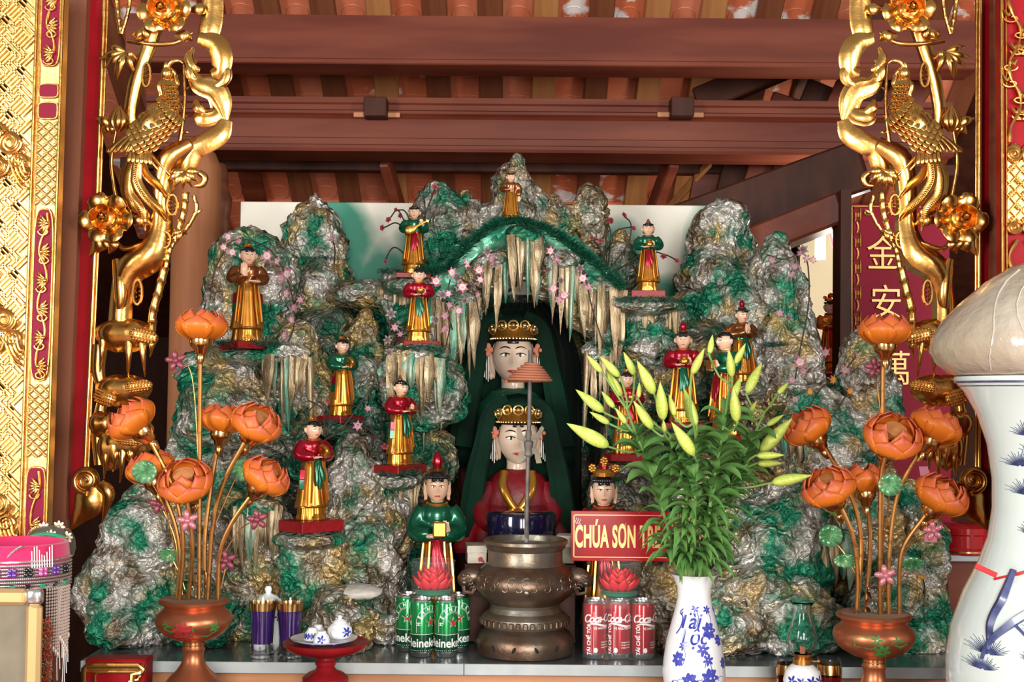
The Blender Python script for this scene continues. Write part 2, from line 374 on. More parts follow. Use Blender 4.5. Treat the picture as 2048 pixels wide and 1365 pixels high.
for x in (XL+.08, XR-.08):
    for y in (3.06, 3.92):
        mb = MB(); mb.bbox((x, y, (TZ-.026)/2), (.045, .045, (TZ-.026)/2), .005); mb.build('leg', M['wood'], tb)
FZ = .915                                       # top of the lower offering table in front
ft = thing('offering_table', 'lower wooden offering table in front of the altar', 'table', (0, 2.4, 0))
mb = MB(); mb.prism([(-1.4,1.9), (1.5,1.9), (1.5,2.60), (.985,2.60), (.985,2.90), (-.935,2.90), (-.935,2.60), (-1.4,2.60)], (0,0,FZ-.04), (1,0,0), (0,1,0), (0,0,.04), .002); mb.build('tabletop', M['wood'], ft, smooth=False)
for x in (-1.3, 1.4):
    for y in (1.98, 2.54):
        mb = MB(); mb.bbox((x, y, (FZ-.04)/2), (.04, .04, (FZ-.04)/2), .005); mb.build('leg', M['wood'], ft)
# ============================================================ ROCKERY
rk = thing('rockery', 'silver, green and gold foil rockery with cave, peaks and stalactites on the altar', 'rockery', (0, 3.6, TZ))
def ridged(p, f):
    return 1-abs(noise.noise(p*f))*2
def ico(sub):
    import bmesh
    b = bmesh.new(); bmesh.ops.create_icosphere(b, subdivisions=sub, radius=1)
    v = [Vector(x.co) for x in b.verts]; f = [[q.index for q in x.verts] for x in b.faces]; b.free(); return v, f
ICO = {s: ico(s) for s in (4, 5, 6)}
def rock(px, py, hw, hh, Y, dep=None, m='rock', peak=0.0, sub=5, amp=1.0, seed=0, name='rock', sq=1.0):
    """lump of crumpled foil filling roughly the given outline; peak > 0 narrows it upwards"""
    V, FC = ICO[sub]; c = P(px, py, Y); rx = S(hw, Y); rz = S(hh, Y); ry = dep if dep else max(rx, .6*min(rx, rz))*.9
    ry = min(ry, .16) if not dep else dep
    off = Vector((seed*3.1+px*.01, py*.013, 5.7)); out = []
    for v in V:
        x, y, z = v
        t = (z+1)/2; tap = 1-peak*(t**1.1) + peak*.12
        if sq != 1: x = math.copysign(abs(x)**sq, x)
        p = Vector((x*rx*tap, y*ry*(1-.5*peak*t), z*rz))
        q = p+c
        big = noise.noise(q*7+off)*.050+noise.noise(q*16+off)*.030
        cr = ridged(q+off, 32)*.016+ridged(q+off*2, 72)*.011+ridged(q, 130)*.004
        d = Vector((v.x, v.y, v.z*.6))
        k = min(1.0, min(rx, rz)/.06)
        q = q+d*((big*k+cr)*amp); q.z = max(q.z, TZ+.0008); out.append(q)
    return MB().add(out, FC).build(name, M[m], rk, sharp=None)
# the core of the mound with the cave pushed in
def core():
    nx, ny = 300, 170; vs_ = []; fs = []
    for j in range(ny):
        py = 590+(1315-590)*j/(ny-1)
        for i in range(nx):
            xl = np.interp(py, (590,760,900,1010,1100,1315), (430,400,350,270,225,210)); xr = np.interp(py, (590,700,760,830,1000,1100,1315), (1600,1600,1620,1750,1815,1845,1850)); px = xl+(xr-xl)*i/(nx-1)
            Y = 3.72-.42*(py-590)/725
            e = min((px-xl)/110, (xr-px)/110, 1); Y += (1-e)**2*.12
            e2 = min((py-590)/80, 1); Y += (1-e2)**2*.2
            cx = (px-1045)/150; cyv = (py-760)/190 if py < 760 else 0
            r_ = math.sqrt(cx*cx+cyv*cyv); t = min(max((1.12-r_)/.25, 0), 1); t = t*t*(3-2*t); Y = Y*(1-t)+3.93*t
            q = P(px, py, Y)
            dd = noise.noise(q*7)*.06+noise.noise(q*17)*.025+ridged(q, 34)*.018+ridged(q*1.01, 75)*.009
            q.y -= dd*(1-.8*t); q.z = max(q.z, TZ+.001); vs_.append(q)
    for j in range(ny-1):
        for i in range(nx-1): a = j*nx+i; fs.append((a, a+nx, a+nx+1, a+1))
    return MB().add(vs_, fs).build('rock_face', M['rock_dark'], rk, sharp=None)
core()
for a in (  # px, py, half width, half height, depth, material, peak
    (275,1165,88,150,3.22,'rock',.25), (300,1060,70,110,3.30,'rock_gold',.3), (258,1215,70,75,3.16,'rock_green',.1),
    (430,1090,100,170,3.32,'rock',.15), (400,1230,80,65,3.2,'rock_green',.1), (530,1150,90,150,3.30,'rock_gold',.2),
    (500,600,92,135,3.52,'rock',.45), (448,752,60,48,3.44,'rock_green',.1), (470,830,110,120,3.42,'rock_green',.15), (592,780,54,112,3.47,'rock_gold',.15), (405,950,70,110,3.40,'rock',.2), (600,900,40,90,3.4,'rock_dark',0),
    (628,530,70,150,3.82,'rock',.55), (640,610,62,70,3.76,'rock_green',.1), (655,690,52,80,3.66,'rock_dark',.3), (736,700,34,78,3.60,'rock_gold',.35), (720,800,40,90,3.56,'rock_green',.2),
    (720,592,62,20,3.70,'rock',.0), (800,620,60,50,3.66,'rock_green',.1),
    (700,1008,52,142,3.29,'rock',.35), (735,1110,50,80,3.24,'rock_green',.1), (640,1150,60,110,3.22,'rock_gold',.2), (752,1040,36,70,3.34,'rock',.2), (676,1240,74,58,3.13,'rock',.2), (786,1095,28,140,3.38,'rock',.1), (770,1190,36,90,3.2,'rock',.1),
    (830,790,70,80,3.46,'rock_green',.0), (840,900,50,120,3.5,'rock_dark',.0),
    (876,465,46,85,3.80,'rock_green',.5), (925,450,36,70,3.82,'rock_gold',.5), (1030,415,62,102,3.78,'rock_green',.62), (1108,450,38,60,3.80,'rock_gold',.45), (1178,452,44,65,3.80,'rock_gold',.4), (1240,520,32,60,3.78,'rock',.4), (990,460,40,45,3.8,'rock_green',.3),
    (1440,550,76,148,3.70,'rock',.45), (1470,640,60,90,3.62,'rock_green',.1), (1395,640,50,60,3.66,'rock_green',.1),
    (1562,640,66,165,3.52,'rock',.42), (1568,805,62,120,3.50,'rock',.1), (1690,850,60,95,3.54,'rock_gold',.3), (1725,770,52,125,3.50,'rock',.4), (1640,900,90,110,3.44,'rock',.1),
    (1310,690,92,70,3.62,'rock_green',.0), (1400,760,90,110,3.55,'rock_dark',.0), (1240,760,50,140,3.60,'rock_dark',.1), (1440,1045,125,140,3.45,'rock_gold',.1), (1290,1000,80,150,3.5,'rock_dark',.1),
    (1560,1130,110,170,3.30,'rock_green',.2), (1500,1200,90,90,3.2,'rock_green',.1), (1580,1240,85,75,3.16,'rock',.1), (1450,1250,80,55,3.14,'rock',.1), (1335,1200,45,90,3.2,'rock_gold',.1), (1350,1290,38,30,3.12,'rock',.1),
    (1700,1050,100,120,3.38,'rock_gold',.1), (1800,1080,70,130,3.34,'rock',.25), (1810,1220,85,110,3.22,'rock_green',.1), (1730,1210,50,60,3.3,'rock_dark',.1), (1845,1170,45,100,3.28,'rock',.2), (1660,1000,60,50,3.36,'rock_green',0)):
    px, py, hw, hh, Y, m, pk = a; rock(px, py, hw, hh, Y, None, m, pk, 5 if min(hw, hh) > 33 else 4, seed=px % 13)
# white ledge of the dry pond at the foot of the left crag
rock(715,1185,46,13,3.1,.05,'rock',.0,4,.25).data.materials[0] = mat('white_plaster', (.55,.52,.47), .6)
# arch over the cave: thick green painted band
def arch(x0, x1, ytop, yb, Y, n=40):
    return [(1052+(x1-x0)/2*-math.cos(PI*i/(n-1)), yb-(yb-ytop)*math.sin(PI*i/(n-1))**.8, Y) for i in range(n)]
ap = spline([(872,660,3.58), (895,560,3.56), (945,505,3.55), (1030,462,3.54), (1110,482,3.55), (1180,530,3.56), (1235,605,3.57), (1255,700,3.6)], 60)
pts = [P(*p) for p in ap]
mb = MB(); rng = random.Random(5)
mb.tube(pts, [.030+.006*rng.random() for _ in pts], 20, prof=lambda a: 1+.08*math.sin(5*a)); mb.v = [tuple(Vector(p)+Vector((noise.noise(Vector(p)*40), noise.noise(Vector(p)*41+Vector((3,3,3))), noise.noise(Vector(p)*42)))*.010) for p in mb.v]
M['arch_green'] = mat('green_painted_plaster', (.02,.26,.15), .3, .3, col2=(.18,.44,.31), vscale=16, bump=.6, bscale=60)
mb.build('cave_arch', M['arch_green'], rk)
# thick masses below the arch from which the stalactites hang
for (px, py, hw, hh, Y) in ((1055,515,42,50,3.55), (985,545,48,38,3.56), (925,600,40,55,3.57), (1120,560,45,45,3.56), (1180,610,40,60,3.57), (1225,680,34,80,3.58), (885,690,30,70,3.58)):
    rock(px, py, hw, hh, Y, .045, 'rock', .0, 4, .6)
def stalactite(px, y0, y1, wpx, Y, m='stal', seed=0):
    a = P(px, y0, Y); L = S(y1-y0, Y); r0 = S(wpx, Y)*.5; n = 14; pp = []; rr = []
    rg = random.Random(seed+px*7+y0); dx = rg.uniform(-.06, .06)*L; ph = rg.uniform(0, 6)
    for i in range(n):
        t = i/(n-1); pp.append(a+Vector((dx*t+.05*r0*math.sin(9*t+ph), -.010*math.sin(t*PI), -L*t)))
        rr.append(r0*((1-.5*t if t < .62 else .69*((1-t)/.38)**.9)*(1+.16*math.sin(9*t+ph))+.05))
    return MB().tube(pp, rr, 10, prof=lambda a: 1+.22*math.sin(3*a+ph)+.12*math.sin(5*a+2*ph)).build('stalactite', M[m], rk)
groups = [  # x from, x to, top, bottom, depth, count, width
    (528,622,705,860,3.30,9,22), (772,892,706,850,3.38,12,20), (1018,1082,470,612,3.49,8,20), (962,1015,520,660,3.50,5,17), (872,960,600,760,3.50,9,19),
    (1095,1160,520,690,3.50,6,18), (1160,1245,570,750,3.50,9,20), (1285,1355,610,710,3.52,7,15), (468,562,1015,1150,3.18,9,20), (1625,1705,1075,1240,3.22,6,26), (760,835,560,650,3.60,6,20), (1170,1230,700,890,3.55,5,18), (840,890,760,920,3.44,6,15), (796,838,960,1090,3.36,4,15), (1560,1620,850,930,3.34,4,20)]
rng = random.Random(11)
for (xa, xb, ya, yb, Y, n, wd) in groups:
    rock((xa+xb)/2, ya+2, (xb-xa)/2, 17, Y+.015, .035, 'rock_green', 0, 4, .5, name='ledge')
    for i in range(n):
        px = xa+(xb-xa)*(i+.5)/n+rng.uniform(-3, 3)
        stalactite(px, ya+rng.uniform(-4, 14), yb-rng.uniform(-.05, .55)*(yb-ya), wd*rng.uniform(.45, 1.2), Y-.008+rng.uniform(-.012, .012), 'stal' if rng.random() < .8 else 'stal_green', i)
# painted board behind the peaks
m_, nt, b_ = nodes('painted_board'); N = nt.nodes; L = nt.links
gp = N.new('ShaderNodeNewGeometry'); sep = N.new('ShaderNodeSeparateXYZ'); L.new(gp.outputs['Position'], sep.inputs[0])
nz = N.new('ShaderNodeTexNoise'); nz.inputs['Scale'].default_value = 5; nz.inputs['Detail'].default_value = 3; L.new(gp.outputs['Position'], nz.inputs[0])
def gauss(cx, cz, sx, sz, amp):                 # a puff of sprayed green paint on the board
    def sq(o, c, s):
        a = N.new('ShaderNodeMath'); a.operation = 'SUBTRACT'; L.new(o, a.inputs[0]); a.inputs[1].default_value = c
        d = N.new('ShaderNodeMath'); d.operation = 'DIVIDE'; L.new(a.outputs[0], d.inputs[0]); d.inputs[1].default_value = s
        e = N.new('ShaderNodeMath'); e.operation = 'MULTIPLY'; L.new(d.outputs[0], e.inputs[0]); L.new(d.outputs[0], e.inputs[1]); return e.outputs[0]
    s_ = N.new('ShaderNodeMath'); L.new(sq(sep.outputs[0], cx, sx), s_.inputs[0]); L.new(sq(sep.outputs[2], cz, sz), s_.inputs[1])
    e = N.new('ShaderNodeMath'); e.operation = 'MULTIPLY_ADD'; L.new(s_.outputs[0], e.inputs[0]); e.inputs[1].default_value = -amp; e.inputs[2].default_value = amp
    c = N.new('ShaderNodeClamp'); L.new(e.outputs[0], c.inputs[0]); return c.outputs[0]
acc = None
for (px, py, sx, sy) in ((660,540,105,190), (770,600,120,130), (880,520,110,120), (1090,440,110,60), (1235,510,85,90), (1330,610,90,70), (1430,520,75,170), (640,640,200,80), (870,440,60,55)):
    c = P(px, py, 3.98); g = gauss(c.x, c.z, S(sx, 3.98), S(sy, 3.98), 1.25)
    if acc is None: acc = g
    else:
        mx = N.new('ShaderNodeMath'); mx.operation = 'MAXIMUM'; L.new(acc, mx.inputs[0]); L.new(g, mx.inputs[1]); acc = mx.outputs[0]
ml = N.new('ShaderNodeMath'); ml.operation = 'MULTIPLY_ADD'; L.new(nz.outputs[0], ml.inputs[0]); ml.inputs[1].default_value = 1.5; ml.inputs[2].default_value = -.75
sm = N.new('ShaderNodeMath'); L.new(acc, sm.inputs[0]); L.new(ml.outputs[0], sm.inputs[1])
rp = N.new('ShaderNodeValToRGB'); rp.color_ramp.elements[0].color = (.66,.63,.54,1); rp.color_ramp.elements[1].color = (.012,.20,.125,1); rp.color_ramp.elements[0].position = .12; rp.color_ramp.elements[1].position = .8
L.new(sm.outputs[0], rp.inputs[0]); L.new(rp.outputs[0], b_.inputs['Base Color']); b_.inputs['Roughness'].default_value = .55; M['board'] = m_
a = P(481, 403, 3.98); b2_ = P(1421, 416, 3.98); mb = MB(); mb.bbox(((a.x+b2_.x)/2, 3.99, (TZ+a.z)/2), ((b2_.x-a.x)/2, .008, (a.z-TZ)/2), .002); mb.build('painted_backboard', M['board'], rk)
# moss and tinsel tufts on ledges
def tuft(mb, c, n, L0, spread, rg, wd=.0016, upb=.6):
    for i in range(n):
        a = rg.uniform(0, TAU); d = Vector((math.cos(a)*spread, math.sin(a)*spread, rg.uniform(.2, 1)*upb)); d.normalize(); l = L0*rg.uniform(.5, 1.1)
        s_ = d.cross(Vector((rg.uniform(-1,1), rg.uniform(-1,1), rg.uniform(-1,1)))).normalized()*wd
        c2 = c+Vector((rg.uniform(-.008,.008), rg.uniform(-.008,.008), rg.uniform(-.004,.004))); mid = c2+d*l*.55+Vector((0,0,.0)); tip = c2+d*l+Vector((0,0,-.15*l))
        mb.add([c2-s_, c2+s_, mid+s_*.8, mid-s_*.8, tip], [(0,1,2,3), (3,2,4)])
rg = random.Random(2)
gar = thing('tinsel_garland', 'dark green tinsel garland draped along the arch over the cave', 'garland', pts[30])
mb = MB(); gp_ = spline([(842,545,3.50), (890,545,3.48), (935,498,3.47), (985,460,3.47), (1030,448,3.47), (1085,462,3.47), (1130,488,3.47), (1180,525,3.48), (1240,580,3.49)], 150)
for p in gp_: tuft(mb, P(*p)+Vector((0, -.03, 0)), 34, .034, 1.0, rg, .0016, 1.0); 
o = mb.build('needles', M['moss'], gar, smooth=False); o['kind'] = 'stuff'
mb = MB(); mb.tube([P(*p)+Vector((0,-.02,0)) for p in gp_[::5]], .003, 6); mb.build('cord', M['moss_dark'], gar)
# ============================================================ FIGURES
M['skin'] = mat('painted_skin', (.74,.47,.32), .3, 0, coat=.4)
M['pale'] = mat('pale_painted_skin', (.72,.55,.42), .25, 0, coat=.35)
M['black'] = mat('black_hair_paint', (.008,.008,.01), .18, 0, coat=.4)
M['white'] = mat('white_paint', (.8,.78,.74), .3)
M['lip'] = mat('red_lip_paint', (.45,.01,.015), .3)
M['met_red'] = mat('metallic_red_paint', (.34,.004,.018), .25, .6, coat=.2)
M['met_green'] = mat('metallic_green_paint', (.003,.10,.05), .25, .5, coat=.4)
M['met_gold'] = mat('metallic_gold_paint', (.52,.20,.024), .24, .85, coat=.2, col2=(.64,.29,.045), vscale=6)
M['met_brown'] = mat('metallic_brown_paint', (.22,.07,.018), .25, .7, coat=.4)
M['green_veil'] = mat('dark_green_gauze', (.001,.009,.0045), .85, 0, col2=(.002,.024,.012), vscale=9, spec=.2)
M['dark_veil'] = mat('black_green_cloth', (.003,.010,.006), .9, 0)  # near-black green, the shade inside the cave put into the colour
M['red_cloth'] = mat('red_satin', (.10,.002,.006), .4, 0, col2=(.22,.004,.010), vscale=14, bump=.5, bscale=40)
def head_fn(d):
    x, y, z = d; t = max(0, -z)
    x *= 1-.30*t**1.6; y *= 1-.10*t
    f = max(0, -d.y)
    if f > 0:
        y -= .20*math.exp(-((d.x/.13)**2+((d.z+.14)/.16)**2))*f + .06*math.exp(-((d.x/.10)**2+((d.z-.12)/.22)**2))*f   # nose
        y += .07*(math.exp(-(((d.x-.36)/.2)**2+((d.z-.08)/.14)**2))+math.exp(-(((d.x+.36)/.2)**2+((d.z-.08)/.14)**2)))*f   # eye sockets
        y -= .05*math.exp(-((d.x/.22)**2+((d.z+.50)/.10)**2))*f - .0
        y -= .06*math.exp(-((d.x/.25)**2+((d.z+.85)/.18)**2))*f
    return Vector((x, y, z))
def make_head(parent, c, r, skin, long_ear=False, nu=32, nv=24, hairline=.42, neck=True):
    """head with nose, eyes, brows, mouth, ears and hair; r = half width, half depth, half height; looks towards -Y"""
    c = Vector(c); rx, ry, rz = r; mb = MB(); mb.ell(c, r, nu, nv, fn=head_fn)
    if neck: mb.lathe([(rx*.62, -rz*.3), (rx*.55, -rz*.9), (rx*.58, -rz*1.25), (rx*.85, -rz*1.5)], 20, c+Vector((0, ry*.12, 0)))
    el = .75 if long_ear else .42
    for s in (-1, 1):
        q = c+Vector((s*rx*1.02, ry*.12, -rz*.02-(rz*.22 if long_ear else 0)))
        mb.ell(q, (rx*.15, ry*.22, rz*el*.72), 12, 10, Matrix.Rotation(s*R(10), 3, 'Y'))
        mb.ell(q+Vector((s*rx*.05, -ry*.06, 0)), (rx*.15, ry*.12, rz*el*.45), 8, 6)
        if long_ear: mb.ell(q+Vector((s*rx*.03, 0, -rz*el*.55)), (rx*.12, ry*.17, rz*.16), 8, 6)
    h = mb.build('head', skin, parent, world=False)
    def at(u, v, k=1.0):        # a point on the face for u, v in -1..1
        d = Vector((u, -math.sqrt(max(0, 1-u*u-v*v)), v)); d = head_fn(d); return c+Vector((d.x*rx, d.y*ry*k, d.z*rz))
    for s in (-1, 1):
        e = MB(); e.ell(at(s*.36, .07, .985), (rx*.20, ry*.05, rz*.065), 10, 6, Matrix.Rotation(s*R(-20), 3, 'Z')); e.build('eye', M['white'], h, world=False)
        e = MB(); e.ell(at(s*.35, .07, 1.015), (rx*.085, ry*.04, rz*.062), 8, 6); e.tube([at(s*u, .10+.045*math.sin((u-.14)/.46*PI), 1.02) for u in (.14,.25,.36,.48,.60)], rx*.028, 5); e.build('iris', M['black'], h, world=False)
        e = MB(); e.tube([at(s*u, .30+.07*math.sin((u-.1)/.55*PI), 1.02) for u in (.12,.25,.38,.5,.64)], [rx*k for k in (.02,.035,.035,.028,.012)], 5); e.build('eyebrow', M['black'], h, world=False)
    e = MB(); q = at(0, -.50, 1.0); e.tube([q+Vector((rx*u, ry*.10*u*u*4, rz*(.05*u*u*4-.0))) for u in (-.26,-.14,0,.14,.26)], [rx*k for k in (.015,.06,.075,.06,.015)], 8, .8); e.build('mouth', M['lip'], h, world=False)
    mb = MB(); mb.ell(c, (rx*1.07, ry*1.08, rz*1.06), nu, nv, fn=lambda d: d)
    keep = []
    for f in mb.f:
        q = sum((Vector(mb.v[i]) for i in f), Vector())/len(f)-c; x, y, z = q.x/rx, q.y/ry, q.z/rz
        lim = hairline+.10*abs(x) if y < -.05 else (hairline-1.1*min(1, (y+.05)/.35))
        if abs(x) > .93 and y < .25: lim = max(lim, .2)
        if z > lim: keep.append(f)
    mb.f = keep; mb.m = [0]*len(keep)
    hr = mb.build('hair', M['black'], parent, world=False)
    sol = hr.modifiers.new('thick', 'SOLIDIFY'); sol.thickness = rx*.08; sol.offset = -1
    return h
def hand(parent, c, d, s, size, skin, up=Vector((0,0,1))):
    """palm with four fingers and a thumb, pointing along d"""
    c = Vector(c); d = Vector(d).normalized(); b = d.cross(up).normalized(); n = b.cross(d); mb = MB()
    mb.tube([c-d*size*.5, c-d*size*.15, c+d*size*.3], [size*.22, size*.34, size*.32], 10, .55, n)
    for k in range(4):
        o = c+d*size*.25+b*(size*.22*(k-1.5)/1.5); l = size*(.5, .62, .58, .44)[k]
        mb.tube([o, o+d*l*.5+n*l*.10, o+d*l+n*l*-.05], [size*.095, size*.09, size*.06], 6)
    o = c-d*size*.1+b*(s*size*.30); mb.tube([o, o+b*s*size*.16+d*size*.2, o+b*s*size*.14+d*size*.45], [size*.11, size*.10, size*.07], 6)
    return mb.build('hand', skin, parent, world=False)
def statuette(name, label, px, by, hpx, Y, rot=0, jacket='met_red', robe='met_gold', sash='met_green', hold='bowl', top='knot', ped=None, group=None, skin='skin', long_ear=False, wide=1.12, panel=True):
    H = S(hpx, Y); base = P(px, by, Y)
    if name == 'attendant_statue': base.z = TZ
    root = thing(name, label, 'statuette', base, group)
    root.rotation_euler = (0, 0, R(rot)); root.scale = (H*wide, H*wide, H)
    def rob(z0, z1, mat_, nm, prof):
        mb = MB(); mb.lathe(prof, 56, sy=.82, fold=lambda a, t: (.045*math.cos(9*a)+.03*math.cos(17*a+1))*(1-t)*1.0+.012*math.cos(23*a)); return mb.build(nm, M[mat_], root, world=False, sharp=60)
    rob(0, .6, robe, 'robe', [(.118,0), (.132,.004), (.134,.02), (.126,.07), (.122,.118), (.145,.128), (.150,.135), (.148,.15), (.140,.20), (.128,.30), (.112,.40), (.098,.50), (.088,.58), (.07,.60)])
    mb = MB()
    for k in range(3): mb.tube([((.055-.016*k)*math.cos(a)*1.0, -.112-.004*k, .012+(.05-.014*k)*math.sin(a)) for a in [PI*i/10 for i in range(11)]], .0055, 6)
    mb.tube([(.150*math.cos(a), .123*math.sin(a), .134+.012*math.cos(2*a+PI)) for a in [TAU*i/40 for i in range(41)]], .006, 6)
    mb.build('hem_ornament', M[robe], root, world=False)
    for s in (-1, 1):
        mb = MB(); mb.tube([(s*.045, -.082, .57), (s*.052, -.098, .45), (s*.06, -.112, .32), (s*.075, -.124, .17)], [.009, .011, .012, .008], 6); mb.tube([(s*.085, -.05, .56), (s*.10, -.065, .42), (s*.12, -.08, .2)], [.008, .011, .009], 6); mb.build('coat_edge', M[robe], root, world=False)
    mb = MB(); mb.lathe([(.086,.555), (.092,.58), (.098,.62), (.110,.68), (.112,.72), (.098,.752), (.066,.775), (.044,.79)], 28, sy=.78)
    sl_ = {'pray': (.012, -.125, .66), 'lute': (.05, -.11, .64), 'none': (.04, -.12, .60)}.get(hold, (.040, -.118, .615))
    for s in (-1, 1):
        e = Vector((s*.138, -.025, .628)); wv = Vector((s*sl_[0], sl_[1], sl_[2]))
        if hold == 'lute' and s > 0: wv = Vector((.095, -.11, .69))
        if hold == 'raise' and s < 0: wv = Vector((-.055, -.115, .665))
        if hold == 'side' and s > 0: e = Vector((.140, .0, .62)); wv = Vector((.135, -.03, .50))
        mb.tube(spline([(s*.085, 0, .742), (s*.125, -.005, .69), tuple(e), tuple((e+wv)/2+Vector((0,-.012,-.01))), tuple(wv)], 12), [.050,.052,.053,.054,.056,.057,.056,.054,.050,.046,.042,.036], 14)
    j = mb.build('jacket', M[jacket], root, world=False); rm_ = j.modifiers.new('fuse', 'REMESH'); rm_.mode = 'VOXEL'; rm_.voxel_size = .011; rm_.use_smooth_shade = True
    sm_ = j.modifiers.new('soft', 'SMOOTH'); sm_.iterations = 3
    mb = MB(); mb.tube([(.062*math.cos(a), -.006+.052*math.sin(a), .779+.012*math.sin(a)) for a in [TAU*i/24 for i in range(25)]], .009, 6); mb.build('collar', M['met_gold' if jacket != 'met_gold' else 'met_brown'], root, world=False)
    if sash:
        mb = MB()
        for dx, l in ((-.014, .24), (.016, .20), (.0, .27)): mb.tube(spline([(dx*.5, -.092, .575), (dx, -.104, .52), (dx*1.6+.01, -.118, .57-l*.6), (dx*2+.012, -.126, .57-l)], 9), [.014,.018,.021,.022,.022,.022,.021,.018,.008], 8, .45, (0, 1, 0))
        mb.tube([(.090*math.cos(a), .074*math.sin(a), .572) for a in [TAU*i/24 for i in range(25)]], .012, 6); mb.build('sash', M[sash], root, world=False)
    if panel:
        for s in (-1, 1):
            for z, mm in ((.44, 'met_red'), (.345, 'met_green')):
                mb = MB(); zz = 1-z; r_ = .118+.05*(.44-z); mb.bbox((s*(r_-.007), -.040, z), (.010, .030, .050), .006, Matrix.Rotation(s*R(-38), 3, 'Z') @ Matrix.Rotation(s*R(-7), 3, 'Y')); mb.build('side_panel', M[mm], root, world=False)
    h = make_head(root, (0, -.012, .866), (.072, .076, .092), M[skin], long_ear)
    sk = M[skin]
    if hold in ('bowl', 'pot', 'box', 'book', 'drum'):
        hand(root, (-.042, -.128, .605), (.95, -.25, .05), 1, .075, sk); hand(root, (.058, -.128, .63), (-.2, -.25, 1), -1, .075, sk, Vector((0,-1,0)))
        mb = MB(); q = Vector((.012, -.152, .645))
        if hold == 'bowl': mb.lathe([(.022,-.03), (.045,-.012), (.052,.012), (.048,.035), (.043,.035), (.043,.03), (.001,.028)], 24, q)
        if hold == 'pot': mb.lathe([(.025,-.035), (.047,-.02), (.05,.0), (.042,.022), (.030,.028), (.034,.038), (.028,.046), (.010,.052), (.012,.06), (.001,.064)], 24, q)
        if hold == 'box': mb.bbox(q, (.042, .036, .042), .008)
        if hold == 'drum': mb.lathe([(.05,-.02), (.066,-.018), (.07,-.006), (.07,.006), (.066,.018), (.05,.02)], 28, q+Vector((.015,-.0,.02)), rot=Matrix.Rotation(R(70), 3, 'Y') @ Matrix.Rotation(R(0), 3, 'X'))
        if hold == 'book': mb.bbox(q+Vector((.03,.0,-.03)), (.062, .04, .010), .004, Matrix.Rotation(R(14), 3, 'Y'))
        mb.build({'bowl': 'bowl', 'pot': 'lidded_pot', 'box': 'offering_box', 'drum': 'drum', 'book': 'book'}[hold], M['met_gold'], root, world=False)
    if hold == 'pray':
        for s in (-1, 1): hand(root, (s*.013, -.135, .685), (0, -.15, 1), s, .085, sk, Vector((-s, 0, 0)))
    if hold == 'raise':
        hand(root, (-.055, -.128, .70), (-.05, -.1, 1), 1, .10, sk, Vector((0,-1,0))); hand(root, (.045, -.130, .600), (-1, -.1, .0), -1, .085, sk)
    if hold == 'side':
        hand(root, (-.020, -.128, .625), (1, -.1, .35), 1, .075, sk); hand(root, (.138, -.04, .465), (0, -.1, -1), -1, .075, sk, Vector((0,-1,0)))
    if hold == 'lute':
        hand(root, (-.055, -.135, .63), (.9, -.2, .1), 1, .075, sk); hand(root, (.10, -.135, .70), (-.3, -.3, .9), -1, .075, sk, Vector((0,-1,0)))
        mb = MB(); q = Vector((-.05, -.165, .60)); ax = Vector((.82, -.02, .50)).normalized()
        mb.tube([q-ax*.07, q-ax*.06, q-ax*.03, q, q+ax*.03, q+ax*.06, q+ax*.09, q+ax*.17, q+ax*.24], [.012,.035,.056,.062,.056,.038,.016,.012,.012], 16, .38, (0, 1, 0)); mb.bbox(q+ax*.25+Vector((0,.01,.0)), (.018,.012,.018), .004)
        for k in range(3): mb.tube([q+Vector((0,-.027,-.012+.012*k))-ax*.03, q+Vector((0,-.016,-.006+.006*k))+ax*.24], .0018, 4)
        mb.build('lute', M['goldpaint'], root, world=False)
    mb = MB(); z0 = .955
    if top == 'knot':
        mb.ell((0, .01, z0+.012), (.028, .028, .022), 14, 10); mb.ell((0, .01, z0+.040), (.016, .016, .018), 12, 8); mb.build('topknot', M['met_brown'], root, world=False)
        mb = MB(); mb.tube([(.062*math.cos(a), -.010+.066*math.sin(a), .930) for a in [TAU*i/24 for i in range(25)]], .007, 6); mb.build('headband', M['black'], root, world=False)
    if top == 'plume':
        mb.ell((0, .0, z0), (.04, .042, .018), 16, 8); mb.build('cap', M['met_gold'], root, world=False)
        for k, (dx, mm) in enumerate(((-.02, 'met_gold'), (.012, 'met_red'), (.03, 'met_gold'))):
            mb = MB(); mb.leaf(spline([(0, .01, z0+.005), (dx*.6, .012, z0+.025), (dx*1.3, .02, z0+.046)], 6), [.004, .014, .017, .014, .008, .001], (0, -1, .3), .3); q_ = mb.build('plume', M[mm], root, world=False); q_.modifiers.new('t', 'SOLIDIFY').thickness = .006
    if top == 'hat':
        mb.lathe([(.060, -.022), (.066, -.018), (.064, .012), (.056, .022), (.001, .026)], 24, (0, -.004, z0)); mb.build('round_hat', M['met_gold'], root, world=False)
    if top == 'hair': mb.ell((0, .03, z0), (.04, .045, .022), 14, 8); mb.build('hair_bun', M['black'], root, world=False)
    if top in ('bud', 'crown'):
        mb.lathe([(.03, -.01), (.046, .006), (.048, .02), (.03, .03), (.001, .032)], 20, (0, 0, z0-.01)); mb.build('top_cap', M['met_brown'], root, world=False)
        mb = MB(); mb.lathe([(.012, 0), (.026, .012), (.032, .04), (.028, .065), (.015, .088), (.001, .10)], 16, (0, 0, z0+.012), fold=lambda a, t: .06*math.cos(6*a)); mb.build('red_bud', M['met_red'], root, world=False)
        mb = MB()
        for i in range(30): a = TAU*i/30; mb.ell((.072*math.cos(a), -.012+.078*math.sin(a), .925), .009, 8, 6)
        mb.build('hair_curls', M['black'], root, world=False)
